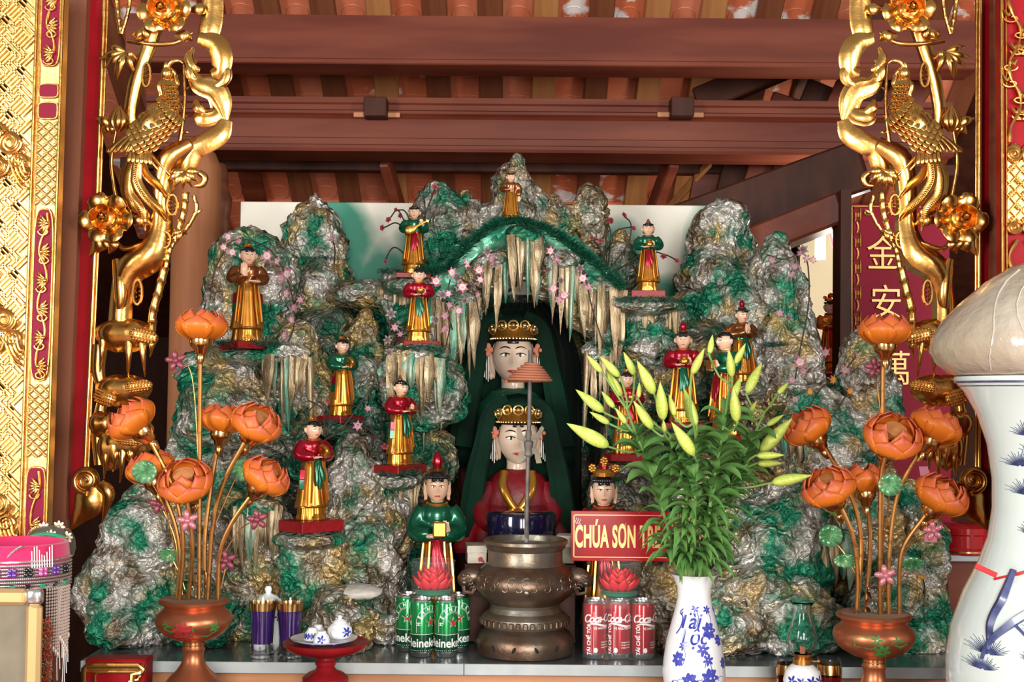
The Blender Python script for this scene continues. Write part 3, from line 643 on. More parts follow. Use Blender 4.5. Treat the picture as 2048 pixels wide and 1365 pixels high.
    if top == 'crown':
        mb = MB(); mb.lathe([(.068, -.0), (.070, .02), (.056, .038), (.02, .046)], 28, (0, -.01, .948), fold=lambda a, t: .03*math.cos(20*a)); mb.build('gold_cap', M['met_gold'], root, world=False)
        for s, zz in ((-1, .995), (1, .995), (0, 1.035)):
            mb = MB(); q = Vector((s*.075, -.05, zz)); mb.ell(q, .012, 8, 6)
            for k in range(7): a = TAU*k/7; mb.ell(q+Vector((math.cos(a)*.017, 0, math.sin(a)*.017)), (.010,.007,.010), 8, 6)
            mb.tube([q+Vector((0,.005,0)), Vector((s*.05, -.03, .955))], .003, 5); mb.build('crown_flower', M['met_gold'], root, world=False)
    if ped:
        pw, ph, prot = ped; mb = MB(); k = 1/H; mb.bbox((0, 0, -S(ph, Y)*k/2), (S(pw, Y)*k/2, min(.17, S(pw, Y)*k/2), S(ph, Y)*k/2), .006, Matrix.Rotation(R(prot), 3, 'Z')); mb.build('pedestal', M['red_block'], root, world=False)
    return root
def seat(px, by, Y, wpx, m='rock_green'):
    rock(px, by+15, wpx, 16, Y+.02, .075, m, 0, 4, .45, name='ledge')
G = 'robed figurines standing on the rockery'
statuette('robed_figurine', 'gold robed man in round gold hat on the topmost rock peak', 1021, 446, 106, 3.62, 0, 'met_brown', 'met_gold', None, 'side', 'hat', None, G, panel=False); seat(1021, 446, 3.62, 40)
statuette('robed_figurine', 'green jacketed figurine playing a gold lute beside the white board', 827, 548, 142, 3.55, 5, 'met_green', 'met_gold', 'met_red', 'lute', 'knot', (62, 10, 0), G, panel=False); seat(827, 560, 3.55, 55)
statuette('robed_figurine', 'red jacketed figurine with gold bowl and long green sash below the lute player', 836, 683, 152, 3.42, 8, 'met_red', 'met_gold', 'met_green', 'bowl', 'hair', (66, 15, 12), G, panel=False); seat(836, 700, 3.42, 62)
statuette('robed_figurine', 'all gold robed figurine raising one hand beside pink flowers', 493, 684, 199, 3.33, 22, 'met_brown', 'met_gold', None, 'raise', 'plume', (74, 15, 20), G); seat(493, 700, 3.33, 75)
statuette('robed_figurine', 'green jacketed figurine with hands joined in the shade of a rock recess', 682, 832, 160, 3.40, 35, 'met_green', 'met_gold', None, 'drum', 'plume', (62, 14, 20), G); seat(682, 848, 3.40, 52, 'rock_dark')
statuette('robed_figurine', 'red jacketed figurine holding a book in front of the stalactite curtain', 799, 930, 176, 3.28, 40, 'met_red', 'met_gold', 'met_green', 'book', 'knot', (78, 16, 15), G); seat(796, 946, 3.30, 44)
statuette('robed_figurine', 'red jacketed figurine with a gold drum on a wide red plinth by the lotus lamps', 623, 1040, 206, 3.13, 38, 'met_red', 'met_gold', 'met_green', 'drum', 'plume', (92, 22, 8), G); seat(623, 1064, 3.15, 66, 'rock')
statuette('robed_figurine', 'green jacketed figurine with red sash and gold pot before the white board', 1296, 583, 144, 3.50, -4, 'met_green', 'met_gold', 'met_red', 'pot', 'knot', (60, 14, 0), G, panel=False); seat(1290, 598, 3.50, 75)
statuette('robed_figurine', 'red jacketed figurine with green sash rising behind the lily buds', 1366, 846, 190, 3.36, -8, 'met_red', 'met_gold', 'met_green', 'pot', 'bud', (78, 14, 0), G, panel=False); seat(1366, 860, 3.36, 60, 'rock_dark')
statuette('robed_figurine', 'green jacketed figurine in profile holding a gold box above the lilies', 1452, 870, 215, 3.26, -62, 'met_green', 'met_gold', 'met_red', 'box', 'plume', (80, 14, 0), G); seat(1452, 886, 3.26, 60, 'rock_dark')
statuette('robed_figurine', 'gold robed figurine half hidden between two crags of the rockery', 1484, 770, 160, 3.39, 15, 'met_brown', 'met_gold', 'met_green', 'pray', 'bud', None, G, panel=False); seat(1484, 766, 3.39, 40)
statuette('robed_figurine', 'red and gold figurine mostly hidden behind the lily stems', 1252, 908, 170, 3.38, 10, 'met_red', 'met_gold', 'met_red', 'bowl', 'plume', (70, 14, 0), G); seat(1252, 924, 3.38, 52, 'rock_dark')
statuette('attendant_statue', 'green robed attendant statue with red bud topknot behind the beer cans', 871, 1281, 357, 3.21, 5, 'met_green', 'met_gold', 'met_red', 'box', 'bud', None, None, long_ear=True, wide=.88, panel=False)
statuette('attendant_statue', 'red robed attendant statue with gold flower crown behind the red sign', 1206, 1281, 352, 3.21, -3, 'met_red', 'met_gold', 'met_red', 'box', 'crown', None, None, long_ear=True, wide=.88, panel=False)
# ------------------------------------------------------------ two enthroned deities in the cave
M['throne'] = mat('black_red_cloth', (.035,.003,.005), .7, 0, spec=.2)
def deity(label, px, fy, hw, Y, robe, veil, seatY, low):
    c = P(px, fy, Y); k = S(hw, Y); root = thing('deity_statue', label, 'statue', (c.x, Y, TZ))
    c = c-Vector(root.location); rt = lambda mb, n, m, **a: mb.build(n, m, root, world=False, **a)
    make_head(root, c, (k, k*1.05, k*1.32), M['pale'], True, 44, 32, .52)
    sh = c.z-k*2.0                                                     # shoulder height
    mb = MB(); mb.lathe([(k*.66, sh+k*.55), (k*1.15, sh+k*.32), (k*1.6, sh-k*.2), (k*1.8, sh-k*1.1), (k*1.8, sh-k*2.3), (k*2.2, sh-k*3.2)][::-1], 36, sy=.62); rt(mb, 'torso', robe)
    if low:
        for s in (-1, 1):
            mb = MB(); mb.tube(spline([(s*k*1.3, -k*.1, sh-k*.25), (s*k*1.75, -k*.6, sh-k*1.4), (s*k*1.3, -k*1.2, sh-k*2.1), (s*k*.4, -k*1.4, sh-k*2.2)], 12), [k*x*.85 for x in (.5,.55,.6,.62,.62,.6,.6,.58,.55,.5,.45,.35)], 12); rt(mb, 'sleeve', robe)
            mb = MB(); mb.tube(spline([(s*k*.66, -k*.56, sh+k*.45), (s*k*.72, -k*1.05, sh-k*.3), (s*k*.25, -k*1.24, sh-k*1.2), (-s*k*.35, -k*1.28, sh-k*1.8)], 14), k*.22, 8, .5, (0,1,0)); rt(mb, 'gold_collar', M['met_gold'])
            hand(root, (s*k*.3, -k*1.6, sh-k*2.1), (-s, -.2, .1), s, k*.8, M['pale'])
        mb = MB(); mb.lathe([(k*.3,-k*.1), (k*.42,0), (k*.3,k*.1)], 16, (k*.05, -k*1.35, sh-k*1.8), rot=Matrix.Rotation(R(90), 3, 'X')); rt(mb, 'gold_clasp', M['met_gold'])
        # satin robe spread over crossed legs
        def fold(a, t): return (.08*math.cos(11*a)+.05*math.cos(7*a+1))*(1-t)
        mb = MB(); zb = P(px, 1105, Y).z-TZ; mb.lathe([(k*2.8, zb), (k*3.0, zb+k*.3), (k*2.8, zb+k*1.1), (k*2.4, zb+k*2.0), (k*1.6, zb+k*2.6)], 72, sy=.58, fold=fold); rt(mb, 'spread_robe', M['red_cloth'])
    mb = MB(); zb = (P(px, 1105, Y).z-TZ if low else c.z-k*5.2); mb.bbox((0, .0, zb/2), (k*2.5, k*1.45, zb/2), .01); rt(mb, 'throne', M['throne'])
    # crown: pierced band with beads, fan of plates and flowers over the ears
    zc = c.z+k*.84
    mb = MB(); mb.lathe([(k*1.02, -.0), (k*1.08, k*.06), (k*1.13, k*.5), (k*1.20, k*.62), (k*1.0, k*.55), (k*.95, k*.1)], 40, (0, 0, zc), fold=lambda a, t: .03*math.cos(16*a)*t); cr = rt(mb, 'crown', M['met_gold'])
    mb = MB()
    for i in range(44):
        a = TAU*i/44; mb.ell((k*1.12*math.cos(a), k*1.12*math.sin(a), zc+k*.04), k*.055, 6, 4); mb.ell((k*1.20*math.cos(a), k*1.20*math.sin(a), zc+k*.62+k*.06*math.cos(8*a)), k*.06, 6, 4)
    bo_ = mb.build('beading', M['brass'], cr, world=False); bo_['kind'] = 'stuff'
    for i in range(-3, 4):
        a = -PI/2+i*.46; q = Vector((k*1.22*math.cos(a), k*1.22*math.sin(a), zc+k*(.46+.18*(abs(i) < 2)))); mb = MB(); mb.ell(q, (k*.12, k*.12, k*.12), 10, 8)
        for j in range(6): b = TAU*j/6; t_ = Vector((-math.sin(a), math.cos(a), 0)); mb.tube([q+(t_*math.cos(b+u)+Vector((0,0,1))*math.sin(b+u))*k*.22 for u in (0, .35, .7, 1.05)], k*.05, 5)
        mb.build('crown_rosette', M['gold_pale'], cr, world=False)
    for s in (-1, 1):
        mb = MB(); q = Vector((s*k*1.3, -k*.35, c.z+k*.35))
        for j in range(6): b = TAU*j/6; mb.ell(q+Vector((math.cos(b)*k*.2, -k*.05, math.sin(b)*k*.2)), (k*.16, k*.07, k*.16), 10, 6)
        mb.ell(q+Vector((0,-k*.1,0)), k*.1, 8, 6); fl = mb.build('ear_flower', mat('coral_cloth_flower', (.50,.16,.09), .7), root, world=False)
        for j in range(4): mb = MB(); x = q.x+k*.09*(j-1.5); mb.tube([(x, q.y, q.z-k*.2), (x, q.y, q.z-k*(1.2+.1*j))], k*.025, 5); mb.build('bead_tassel', M['white'], fl, world=False)
    # veil: gauze mound over the crown falling to both sides
    for nm, m_, kk, zt in (('veil_hood', veil, 1, zc+k*.5),):
        mb = MB(); nu, nv = 40, 16; q = []
        for j in range(nv):
            t = j/(nv-1)
            for i in range(nu):
                a = PI*.06+(PI*.88)*i/(nu-1)             # half turn round the back
                r = k*(1.12+.25*math.sin(t*PI/2)+ (1.6*t**1.6)); z = zt+k*.75*math.sqrt(max(0, 1-t*1.6)) if t < .6 else zt
                z = zt+k*.95*(1-min(1, t/.25)**2) if t < .25 else zt-(t-.25)/.75*k*(7.0 if low else 6.5)
                rr = r*(min(1, t/.25)**.6 if t < .25 else 1)*(1+.05*math.sin(13*a+5*t))
                q.append((rr*math.cos(a), rr*math.sin(a)*.5+k*.15-(k*.75*(1-min(1,t/.35))), z))
        fs = [(j*nu+i, j*nu+i+1, (j+1)*nu+i+1, (j+1)*nu+i) for j in range(nv-1) for i in range(nu-1)]; mb.add(q, fs); v = rt(mb, nm, m_); v.modifiers.new('t', 'SOLIDIFY').thickness = .002
    for s in (-1, 1):                                                  # gauze gathered forward over the shoulders
        mb = MB(); mb.tube(spline([(s*k*.5, -k*.45, zc+k*1.15), (s*k*1.35, -k*.3, zc+k*.55), (s*k*1.75, -k*.45, zc-k*1.2), (s*k*2.1, -k*.75, zc-k*3.0), (s*k*2.4, -k*.5, zc-k*(5.6 if low else 5.0))], 22), [k*(.30+.32*i/21) for i in range(22)], 16, .5, (0,1,0), prof=lambda a: 1+.13*math.sin(6*a)); rt(mb, 'veil_fall', veil)
    mb = MB(); mb.ell((0, -k*.05, zc+k*.78), (k*1.05, k*.8, k*.48), 28, 14, fn=lambda d: d*(1+.06*math.sin(9*d.x)+.05*math.sin(7*d.y+4*d.z))); rt(mb, 'veil_crown', veil)
    return root
M['green_brocade'] = mat('green_brocade', (.006,.07,.035), .4, 0, col2=(.25,.16,.14), vscale=45, lo=.62, hi=.68)
deity('pale faced deity in green brocade and gold crown, upper one in the cave', 1026, 716, 42, 3.70, M['green_brocade'], M['green_veil'], 0, False)
deity('pale faced deity in red robe with gold collar, lower one in the cave', 1036, 880, 40, 3.50, M['red_cloth'], M['green_veil'], 0, True)
cur = thing('cave_curtain', 'black green cloth hanging at the back of the cave', 'curtain', (P(1045, 900, 3.88).x, 3.88, TZ))  # added dark sheet, painted stand-in for the shade deep in the cave
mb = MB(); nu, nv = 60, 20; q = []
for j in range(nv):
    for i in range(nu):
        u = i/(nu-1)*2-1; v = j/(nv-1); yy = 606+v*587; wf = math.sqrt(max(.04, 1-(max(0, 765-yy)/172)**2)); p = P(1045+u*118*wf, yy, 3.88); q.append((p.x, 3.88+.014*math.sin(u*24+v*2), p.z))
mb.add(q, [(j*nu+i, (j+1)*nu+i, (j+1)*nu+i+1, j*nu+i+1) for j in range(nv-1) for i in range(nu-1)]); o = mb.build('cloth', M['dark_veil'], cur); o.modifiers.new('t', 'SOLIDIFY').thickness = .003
# ============================================================ CARVED GILT SCREENS
def screen(side):
    Ys = 2.86
    def mp(x, y, d=0.0):
        return P(x if side < 0 else 2146-14*(y/500)-x, y, Ys-d)
    K = S(1, Ys)
    lab = 'gilt carved openwork screen with phoenix, peonies and ribbon on the '+('white vase' if side > 0 else 'framed picture')+' side'
    root = thing('carved_screen', lab, 'screen', mp(190, 1060))
    root.location.z = 0
    gold = [M['gold'], M['red_lacquer']]
    bl = lambda mb, n, par=None, m=None, **a: mb.build(n, m or gold, par or root, **a)
    # red board and gilt edge moulding
    if side < 0: e0, e1 = (176, 212), (139, 170)
    else: e0, e1 = (2146-1987, 2146-1958), (2146-27-1985, 2146-27-1957)
    mb = MB(); A = [mp(e0[0], -60), mp(e0[1], -60), mp(e1[1]-3, 1040), mp(e1[0]-3, 1040)]; B = [p+Vector((0,.03,0)) for p in A]
    fs = [(3,2,1,0), (4,5,6,7), (0,1,5,4), (1,2,6,5), (2,3,7,6), (3,0,4,7)]; mb.add(A+B, fs if side < 0 else [f[::-1] for f in fs]); bd = mb.build('red_board', M['red_lacquer'], root, smooth=False)
    lo = P(0, 1500, Ys).z
    for off, r in ((0, 4.5), (7, 2.5)):
        mb = MB(); mb.tube([mp(e0[1]+off-1, -60, .006), mp((e0[1]+e1[1])/2+off-1, 490, .006), mp(e1[1]+off-1, 955, .006)], K*r, 10); bl(mb, 'edge_moulding')
    def sw(pts, rad, nm, d=.0, n=24, k=10, prof=None, flat=1, par=None, q=None):
        sp = spline([(x, y, dd) for x, y, dd in pts], n); rr = spline([(r,) for r in rad], n)
        mb = q or MB(); mb.tube([mp(p[0], p[1], p[2]+d) for p in sp], [max(K*r[0], K*.4) for r in rr], k, flat, (0,1,0) if flat != 1 else None, prof)
        return mb if q is not None else bl(mb, nm, par)
    flute = lambda a: 1+.10*math.cos(9*a)
    # gnarled trunk
    sw([(318,-30,.01), (312,40,.01), (296,95,.012), (280,140,.012), (268,185,.01), (262,235,.005), (275,290,0)], [16,17,16,15,14,13,12], 'trunk', prof=lambda a: 1+.08*math.cos(3*a+1))
    sw([(385,290,.015), (345,315,.015), (330,345,.012), (322,400,.012), (322,455,.012), (305,508,.014), (262,540,.016), (244,590,.014), (240,650,.01)], [16,24,22,19,21,30,28,21,22], 'trunk', prof=lambda a: 1+.09*math.cos(3*a)+.05*math.cos(5*a))
    sw([(232,520,.02), (240,560,.028), (242,600,.028), (236,632,.02)], [8,14,13,6], 'trunk_knot'); sw([(262,560,.01), (290,530,.012), (300,520,.0)], [12,14,4], 'trunk_knot')
    sw([(200,690,.005), (196,740,.005), (205,790,.005), (196,860,.005), (200,930,.005)], [16,14,11,13,12], 'trunk_root')
    for (x, y, rx, ry) in ((293,150,8,24), (345,410,10,20), (330,480,11,16), (275,585,9,24)):     # knot holes with beaded rims
        c = mp(x, y, .028); mb = MB(); mb.tube([c+Vector((K*rx*math.cos(a), 0, K*ry*math.sin(a))) for a in [TAU*i/24 for i in range(25)]], K*3, 6)
        for i in range(4):
            for j in range(-2, 3): mb.ell(c+Vector((K*rx*.45*((i % 2)-.5)*1.6, 0, K*ry*.36*(j+.25*(i % 2)))), (K*2.6, K*2, K*3.2), 6, 5)
        bl(mb, 'knot_hole')
    # ribbon scroll on the open side
    rp = lambda a: 1+.10*math.cos(4*a)
    sw([(424,-30,.02), (425,20,.02), (419,60,.022), (408,86,.02)], [19,20,20,14], 'ribbon', flat=.28, prof=rp, k=16)
    sw([(398,76,.025), (428,86,.03), (443,110,.032), (440,140,.03), (424,150,.025)], [11,19,20,17,9], 'ribbon', flat=.3, prof=rp, k=16)
    sw([(382,145,.02), (398,170,.022), (428,180,.024), (445,205,.024), (452,240,.022)], [8,17,22,18,5], 'ribbon', flat=.3, prof=flute, k=18)
    sw([(420,180,.02), (440,215,.016), (430,232,.02), (405,236,.022), (392,225,.02)], [10,18,15,16,8], 'ribbon_curl', flat=.35, prof=flute, k=18)
    sw([(452,240,.02), (440,268,.022), (412,286,.022), (388,300,.02), (376,330,.016), (366,352,.01)], [12,19,20,19,17,8], 'ribbon', flat=.28, prof=rp, k=16)
    for pts_, rr in (([(392,120,.02), (380,135,.025), (384,155,.025), (402,160,.02)], [3,8,9,4]), ([(440,128,.03), (453,140,.03), (450,160,.03), (432,172,.028)], [4,9,10,5]), ([(392,200,.02), (396,215,.025), (410,225,.025)], [4,10,5]), ([(386,95,.02), (378,115,.022), (386,135,.024), (400,140,.02)], [3,9,9,4])):
        sw(pts_, rr, 'ribbon_lobe', flat=.5, prof=flute, k=16, n=14)
    # bamboo: culms with nodes, and star bunches of leaves
    def culm(pts_, r, nm='bamboo_culm'):
        sp = spline(pts_, 30); mb = MB(); mb.tube([mp(*p) for p in sp], [K*r*(1+.25*(i % 6 == 0)) for i in range(30)], 10)
        return bl(mb, nm)
    culm([(232,-20,.02), (236,30,.02), (241,68,.018)], 4.5); culm([(262,-20,.02), (256,25,.02), (243,68,.018)], 4)
    culm([(372,385,.022), (366,430,.022), (350,478,.02)], 6.5); culm([(388,392,.02), (393,420,.02), (375,455,.02), (352,480,.02)], 4)
    culm([(330,535,.02), (318,580,.02), (306,625,.02), (304,662,.015)], 8.5); culm([(355,475,.018), (340,500,.02), (332,535,.02)], 5)
    def star(x, y, tips, w):
        for tx, ty in tips:
            c = mp(x, y, .03); t = mp(tx, ty, .022); m_ = (c+t)/2+Vector((0, -.008, 0)); mb = MB()
            q = spline([tuple(c), tuple(m_), tuple(t)], 8); mb.tube(q, [K*w*k for k in (.25,.7,.95,1,.9,.65,.35,.05)], 8, .35, (0,1,0)); bl(mb, 'bamboo_leaf')
    star(250, 103, ((197,118), (208,138), (234,160), (270,148), (274,118), (213,92), (228,150)), 7)
    star(368, 342, ((330,365), (345,382), (366,382), (385,376), (398,365), (335,352), (405,345)), 7)
    star(365, 460, ((352,490), (375,470), (340,475)), 5)
    sw([(398,345,.02), (410,355,.02), (405,370,.02), (390,372,.02)], [6,7,6,3], 'curled_leaf', n=14)
    # thin thorny twigs
    sw([(368,130,.016), (369,200,.018), (365,245,.02), (360,285,.018)], [3,4,4,5], 'twig'); sw([(350,195,.02), (365,215,.02), (368,240,.02)], [3,3,3], 'twig', n=12)
    for (x, y, dx, dy) in ((369,180,10,-6), (367,235,9,-4), (366,265,12,0), (395,425,10,-6), (349,160,6,-10)): sw([(x, y, .018), (x+dx*.6, y+dy*.5, .02), (x+dx, y+dy, .02)], [3,2.5,1], 'thorn', n=6, k=6)
    # lotus bud on a stem, with its leaf
    sw([(232,262,.022), (223,320,.022), (228,370,.022), (236,410,.02)], [3,3.5,3.5,5], 'bud_stem')
    for a in (-1, 0, 1): sw([(236+2*a,262,.024), (236+11*a,242,.026+.006*(a == 0)), (238+2*a,212,.024)], [5,9.5,1.5], 'lotus_bud_petal', n=12)
    for tx, ty in ((190,236), (205,268), (222,270)): sw([(222,252,.024), ((222+tx)/2,(252+ty)/2-3,.028), (tx,ty,.022)], [4,9,1], 'leaf', n=10, flat=.4)
    # peonies
    def peony(x, y, r, tilt=0):
        c = mp(x, y, .035); po = link('peony', None, root); po.location = c-wloc(root); po.empty_display_size = .01
        mb = MB(); mb.ell((0,0,0), (K*r*.62, .022, K*r*.55), 20, 12); mb.build('peony_core', gold, po, world=False)
        rg_ = random.Random(int(x+y))
        for ring, (n, rr, sz, dd) in enumerate(((6, .66, .56, .004), (5, .40, .46, .016), (4, .20, .32, .026), (3, .08, .2, .032))):
            for i in range(n):
                a = TAU*i/n+ring*.5+rg_.uniform(-.15,.15)
                rot = Matrix.Rotation(-a, 3, 'Y') @ Matrix.Rotation(R(-32+ring*-16), 3, 'Z')
                mb = MB(); mb.ell((0,0,0), (K*r*sz*.95, K*r*.055, K*r*sz*.85), 16, 12, fn=lambda d, cv=(3.2, -2.6, -3.6, -3.6)[ring]: Vector((d.x, d.y+cv*(d.x**2+d.z**2)*.8, d.z*(1+.10*math.cos(7*math.atan2(d.x, d.z))))))
                mb.v = [tuple(rot @ Vector(p)+Vector((K*r*rr*math.cos(a), -dd, K*r*rr*.85*math.sin(a)))) for p in mb.v]; mb.build('petal', gold, po, world=False)
        return po
    peony(330, 22, 46); peony(214, 438, 46); 
    for (a, b_) in (((380,20),(416,24)), ((300,60),(270,78)), ((350,70),(385,82)), ((255,440),(305,450)), ((262,420),(300,440)), ((205,410),(190,388)), ((215,405),(222,395)), ((205,470),(178,512)), ((215,478),(196,505)), ((225,480),(218,508)), ((285,75),(262,70))):
        m_ = ((a[0]+b_[0])/2, (a[1]+b_[1])/2); sw([(a[0],a[1],.03), (m_[0]+3,m_[1]-4,.036), (b_[0],b_[1],.022)], [4,11,1], 'leaf', n=12, flat=.35, prof=lambda t: 1+.08*math.cos(4*t), k=12)
    sw([(255,82,.02), (300,88,.026), (350,86,.026), (385,66,.02)], [4,5,5,3], 'branch'); sw([(228,478,.02), (250,498,.024), (300,484,.026), (345,478,.02)], [4,5,6,4], 'branch')
    # phoenix
    ph = link('phoenix', None, root); ph.location = mp(300, 260, .05)-wloc(root); ph.empty_display_size = .01
    pb = lambda mb, n: mb.build(n, gold, ph)
    D = .045
    sp = spline([(334,140,D), (334,158,D), (341,182,D), (343,206,D), (330,232,D), (304,254,D), (278,282,D-.01), (256,312,D-.02)], 30); rr = spline([(7,), (12,), (12,), (16,), (28,), (32,), (24,), (6,)], 30)
    mb = MB(); mb.tube([mp(*p) for p in sp], [K*r[0] for r in rr], 18, .6, (0,1,0)); pb(mb, 'body')
    mb = MB(); mb.ell(mp(334,147,D+.004), (K*12, K*10, K*13), 16, 12); pb(mb, 'head')
    sw([(340,140,D), (349,146,D), (352,158,D)], [6,4,1], 'beak', par=ph, n=8); sw([(334,136,D), (343,124,D+.004), (356,121,D+.004), (366,127,D)], [5,5,4,1], 'crest', par=ph, n=12, flat=.6)
    sw([(330,138,D), (332,128,D), (338,124,D)], [4,4,1], 'crest', par=ph, n=8); sw([(326,160,D), (318,172,D+.004), (322,190,D), (314,200,D)], [4,6,6,1], 'wattle', par=ph, n=10, flat=.5)
    sw([(350,150,D+.01), (354,168,D+.01), (348,176,D+.01)], [3,5,1], 'wattle', par=ph, n=8); mb = MB(); mb.ell(mp(338,144,D+.013), (K*3,K*2,K*3), 8, 6); pb(mb, 'eye')
    def feather(x, y, dx, dy, w, dd, lift=.006):
        mb.tube([mp(x, y, dd-.002), mp(x+dx*.35, y+dy*.35, dd+lift*.35), mp(x+dx*.75, y+dy*.75, dd+lift*.8), mp(x+dx*.93, y+dy*.93, dd+lift), mp(x+dx*1.02, y+dy*1.02, dd+lift*.9)], [K*w*.5, K*w*.95, K*w, K*w*.75, K*w*.15], 8, .22, (0,1,0))
    mb = MB()
    for t in range(9):                                     # neck scales
        for u in (-1, 0, 1): feather(337+u*8+t*.8+4*(t%2), 158+t*7, u*2, 13, 5.2, D+.012)
    pb(mb, 'neck_feathers')
    mb = MB()
    for row in range(8):                                   # breast and wing scales
        for u in range(-3, 4):
            u += .5*(row % 2); x = 347-row*9+u*6.2*(1-.03*row); y = 218+row*8.6+u*7.6*(1+.02*row)-abs(u)*1.5
            feather(x, y, -14-row*.8, 13.5+row*.6, 6.6, D+.016-.0024*abs(u)**1.5-.0006*row, .010)
    pb(mb, 'wing_feathers')
    mb = MB()
    for i in range(9): feather(296-i*5.5, 262+i*1.5-(i % 2)*3, -30-i*1.2, 42-i*1.5, 5.5, D+.012-.001*i, .004)
    for i in range(6): feather(262+i*7, 292+i*1, -6+i*2, 32, 4.5, D+.008)
    pb(mb, 'flight_feathers')
    for pts_, rr in (([(268,315,.04), (256,355,.042), (258,390,.042), (280,420,.04), (290,462,.03)], [9,12,11,9,2]), ([(276,318,.045), (272,360,.046), (292,395,.044), (318,420,.04), (336,442,.03)], [9,10,9,8,2]), ([(284,318,.04), (292,350,.044), (316,372,.042), (338,396,.032)], [6,8,7,2]), ([(262,318,.035), (248,350,.035), (250,390,.034), (262,425,.03)], [6,8,7,2])):
        o = sw(pts_, rr, 'tail_plume', par=ph, flat=.45, prof=lambda a: 1+.12*math.cos(5*a), k=14)
        sp = spline(pts_, 40); q = MB()
        for i in range(2, 38): 
            p = mp(*sp[i])+Vector((0,-K*4.5,0)); r_ = np.interp(i/39, np.linspace(0,1,len(rr)), rr); t_ = (mp(*sp[min(i+1,39)])-mp(*sp[i-1])).normalized(); b_ = t_.cross(Vector((0,1,0)))
            for s in (-1, 1): q.tube([p, p+b_*s*K*r_*.85+t_*K*r_*.7+Vector((0,K*3,0))], [K*1.5, K*.6], 4)
        q.build('plume_barbs', gold, ph)
    for (x0, y0, x1, y1) in ((300,308,340,350), (292,312,318,342)): sw([(x0,y0,.035), ((x0+x1)/2,(y0+y1)/2,.035), (x1,y1,.03)], [5,3.5,3], 'leg', par=ph, n=8)
    # drooping lotus leaves with lattice seed pads, and dripping points
    def drape(x, y, w, h, tips, nm='lotus_leaf'):
        c = mp(x, y, .02); po = bl(MB().ell(c, (K*w, .030, K*h), 24, 14, fn=lambda d: d*(1+.09*math.sin(5*math.atan2(d.y, d.x))+.06*math.sin(3*d.z))), nm)
        for (tx, ty, x0) in tips: sw([(x0, y+h*.3, .035), (x0+(tx-x0)*.3, y+(ty-y)*.5, .040), (tx, ty, .025)], [9,5.5,1], 'drip', n=12, par=po)
        return po
    def pad(x, y, rx, ry, rot, par):
        c = mp(x, y, .052); sg = -side; mb = MB(); rm_ = Matrix.Rotation(R(rot)*-sg*-1, 3, 'Y'); mb.ell(c, (K*rx, .008, K*ry), 20, 10, rm_)
        for i in range(-4, 5):
            for j in range(-2, 3):
                if (i/4.6)**2+(j/2.8)**2 < .95: mb.ell(c+rm_ @ Vector((K*rx*i/4.8, -.008*(1-(i/5)**2*.6-(j/3)**2*.4), K*ry*j/3)), (K*2.6, K*1.8, K*2.4), 6, 5)
        mb.build('seed_pad', gold, par)
    o = drape(248, 672, 58, 32, ((256,760,258), (290,755,285), (300,715,305), (200,745,205))); pad(288, 672, 30, 15, 12, o)
    o = drape(245, 782, 54, 30, ((215,800,220),)); pad(278, 773, 28, 13, -8, o); pad(210, 796, 24, 17, 20, o)
    drape(205, 850, 28, 26, ())
    o = drape(250, 890, 52, 32, ((208,958,212), (226,944,232), (240,966,246), (262,940,262), (285,905,285))); pad(258, 880, 26, 12, 5, o)
    drape(222, 900, 28, 40, ())
    # volute and claw at the foot
    mb = MB(); pts_ = [(172+(26-3.0*t)*math.cos(t*1.55+1.5), 962+(26-3.0*t)*math.sin(t*1.55+1.5)*.98, .034) for t in [i*.2 for i in range(41)]]; mb.tube([mp(*p) for p in pts_], [K*(5.5-.08*i) for i in range(41)], 10); bl(mb, 'volute')
    mb = MB(); mb.ell(mp(172, 962, .016), (K*28, .016, K*28), 24, 12); bl(mb, 'volute_disc')
    sw([(190,975,.018), (178,1005,.02), (158,1035,.016), (141,1060,.008)], [22,30,15,2], 'foot_leaf', flat=.45, k=16, prof=lambda a: 1+.06*math.cos(4*a)); sw([(200,970,.025), (216,985,.028), (213,1010,.025), (204,1046,.015)], [12,14,9,1], 'claw', flat=.7)
    return root
screen(-1); screen(1)
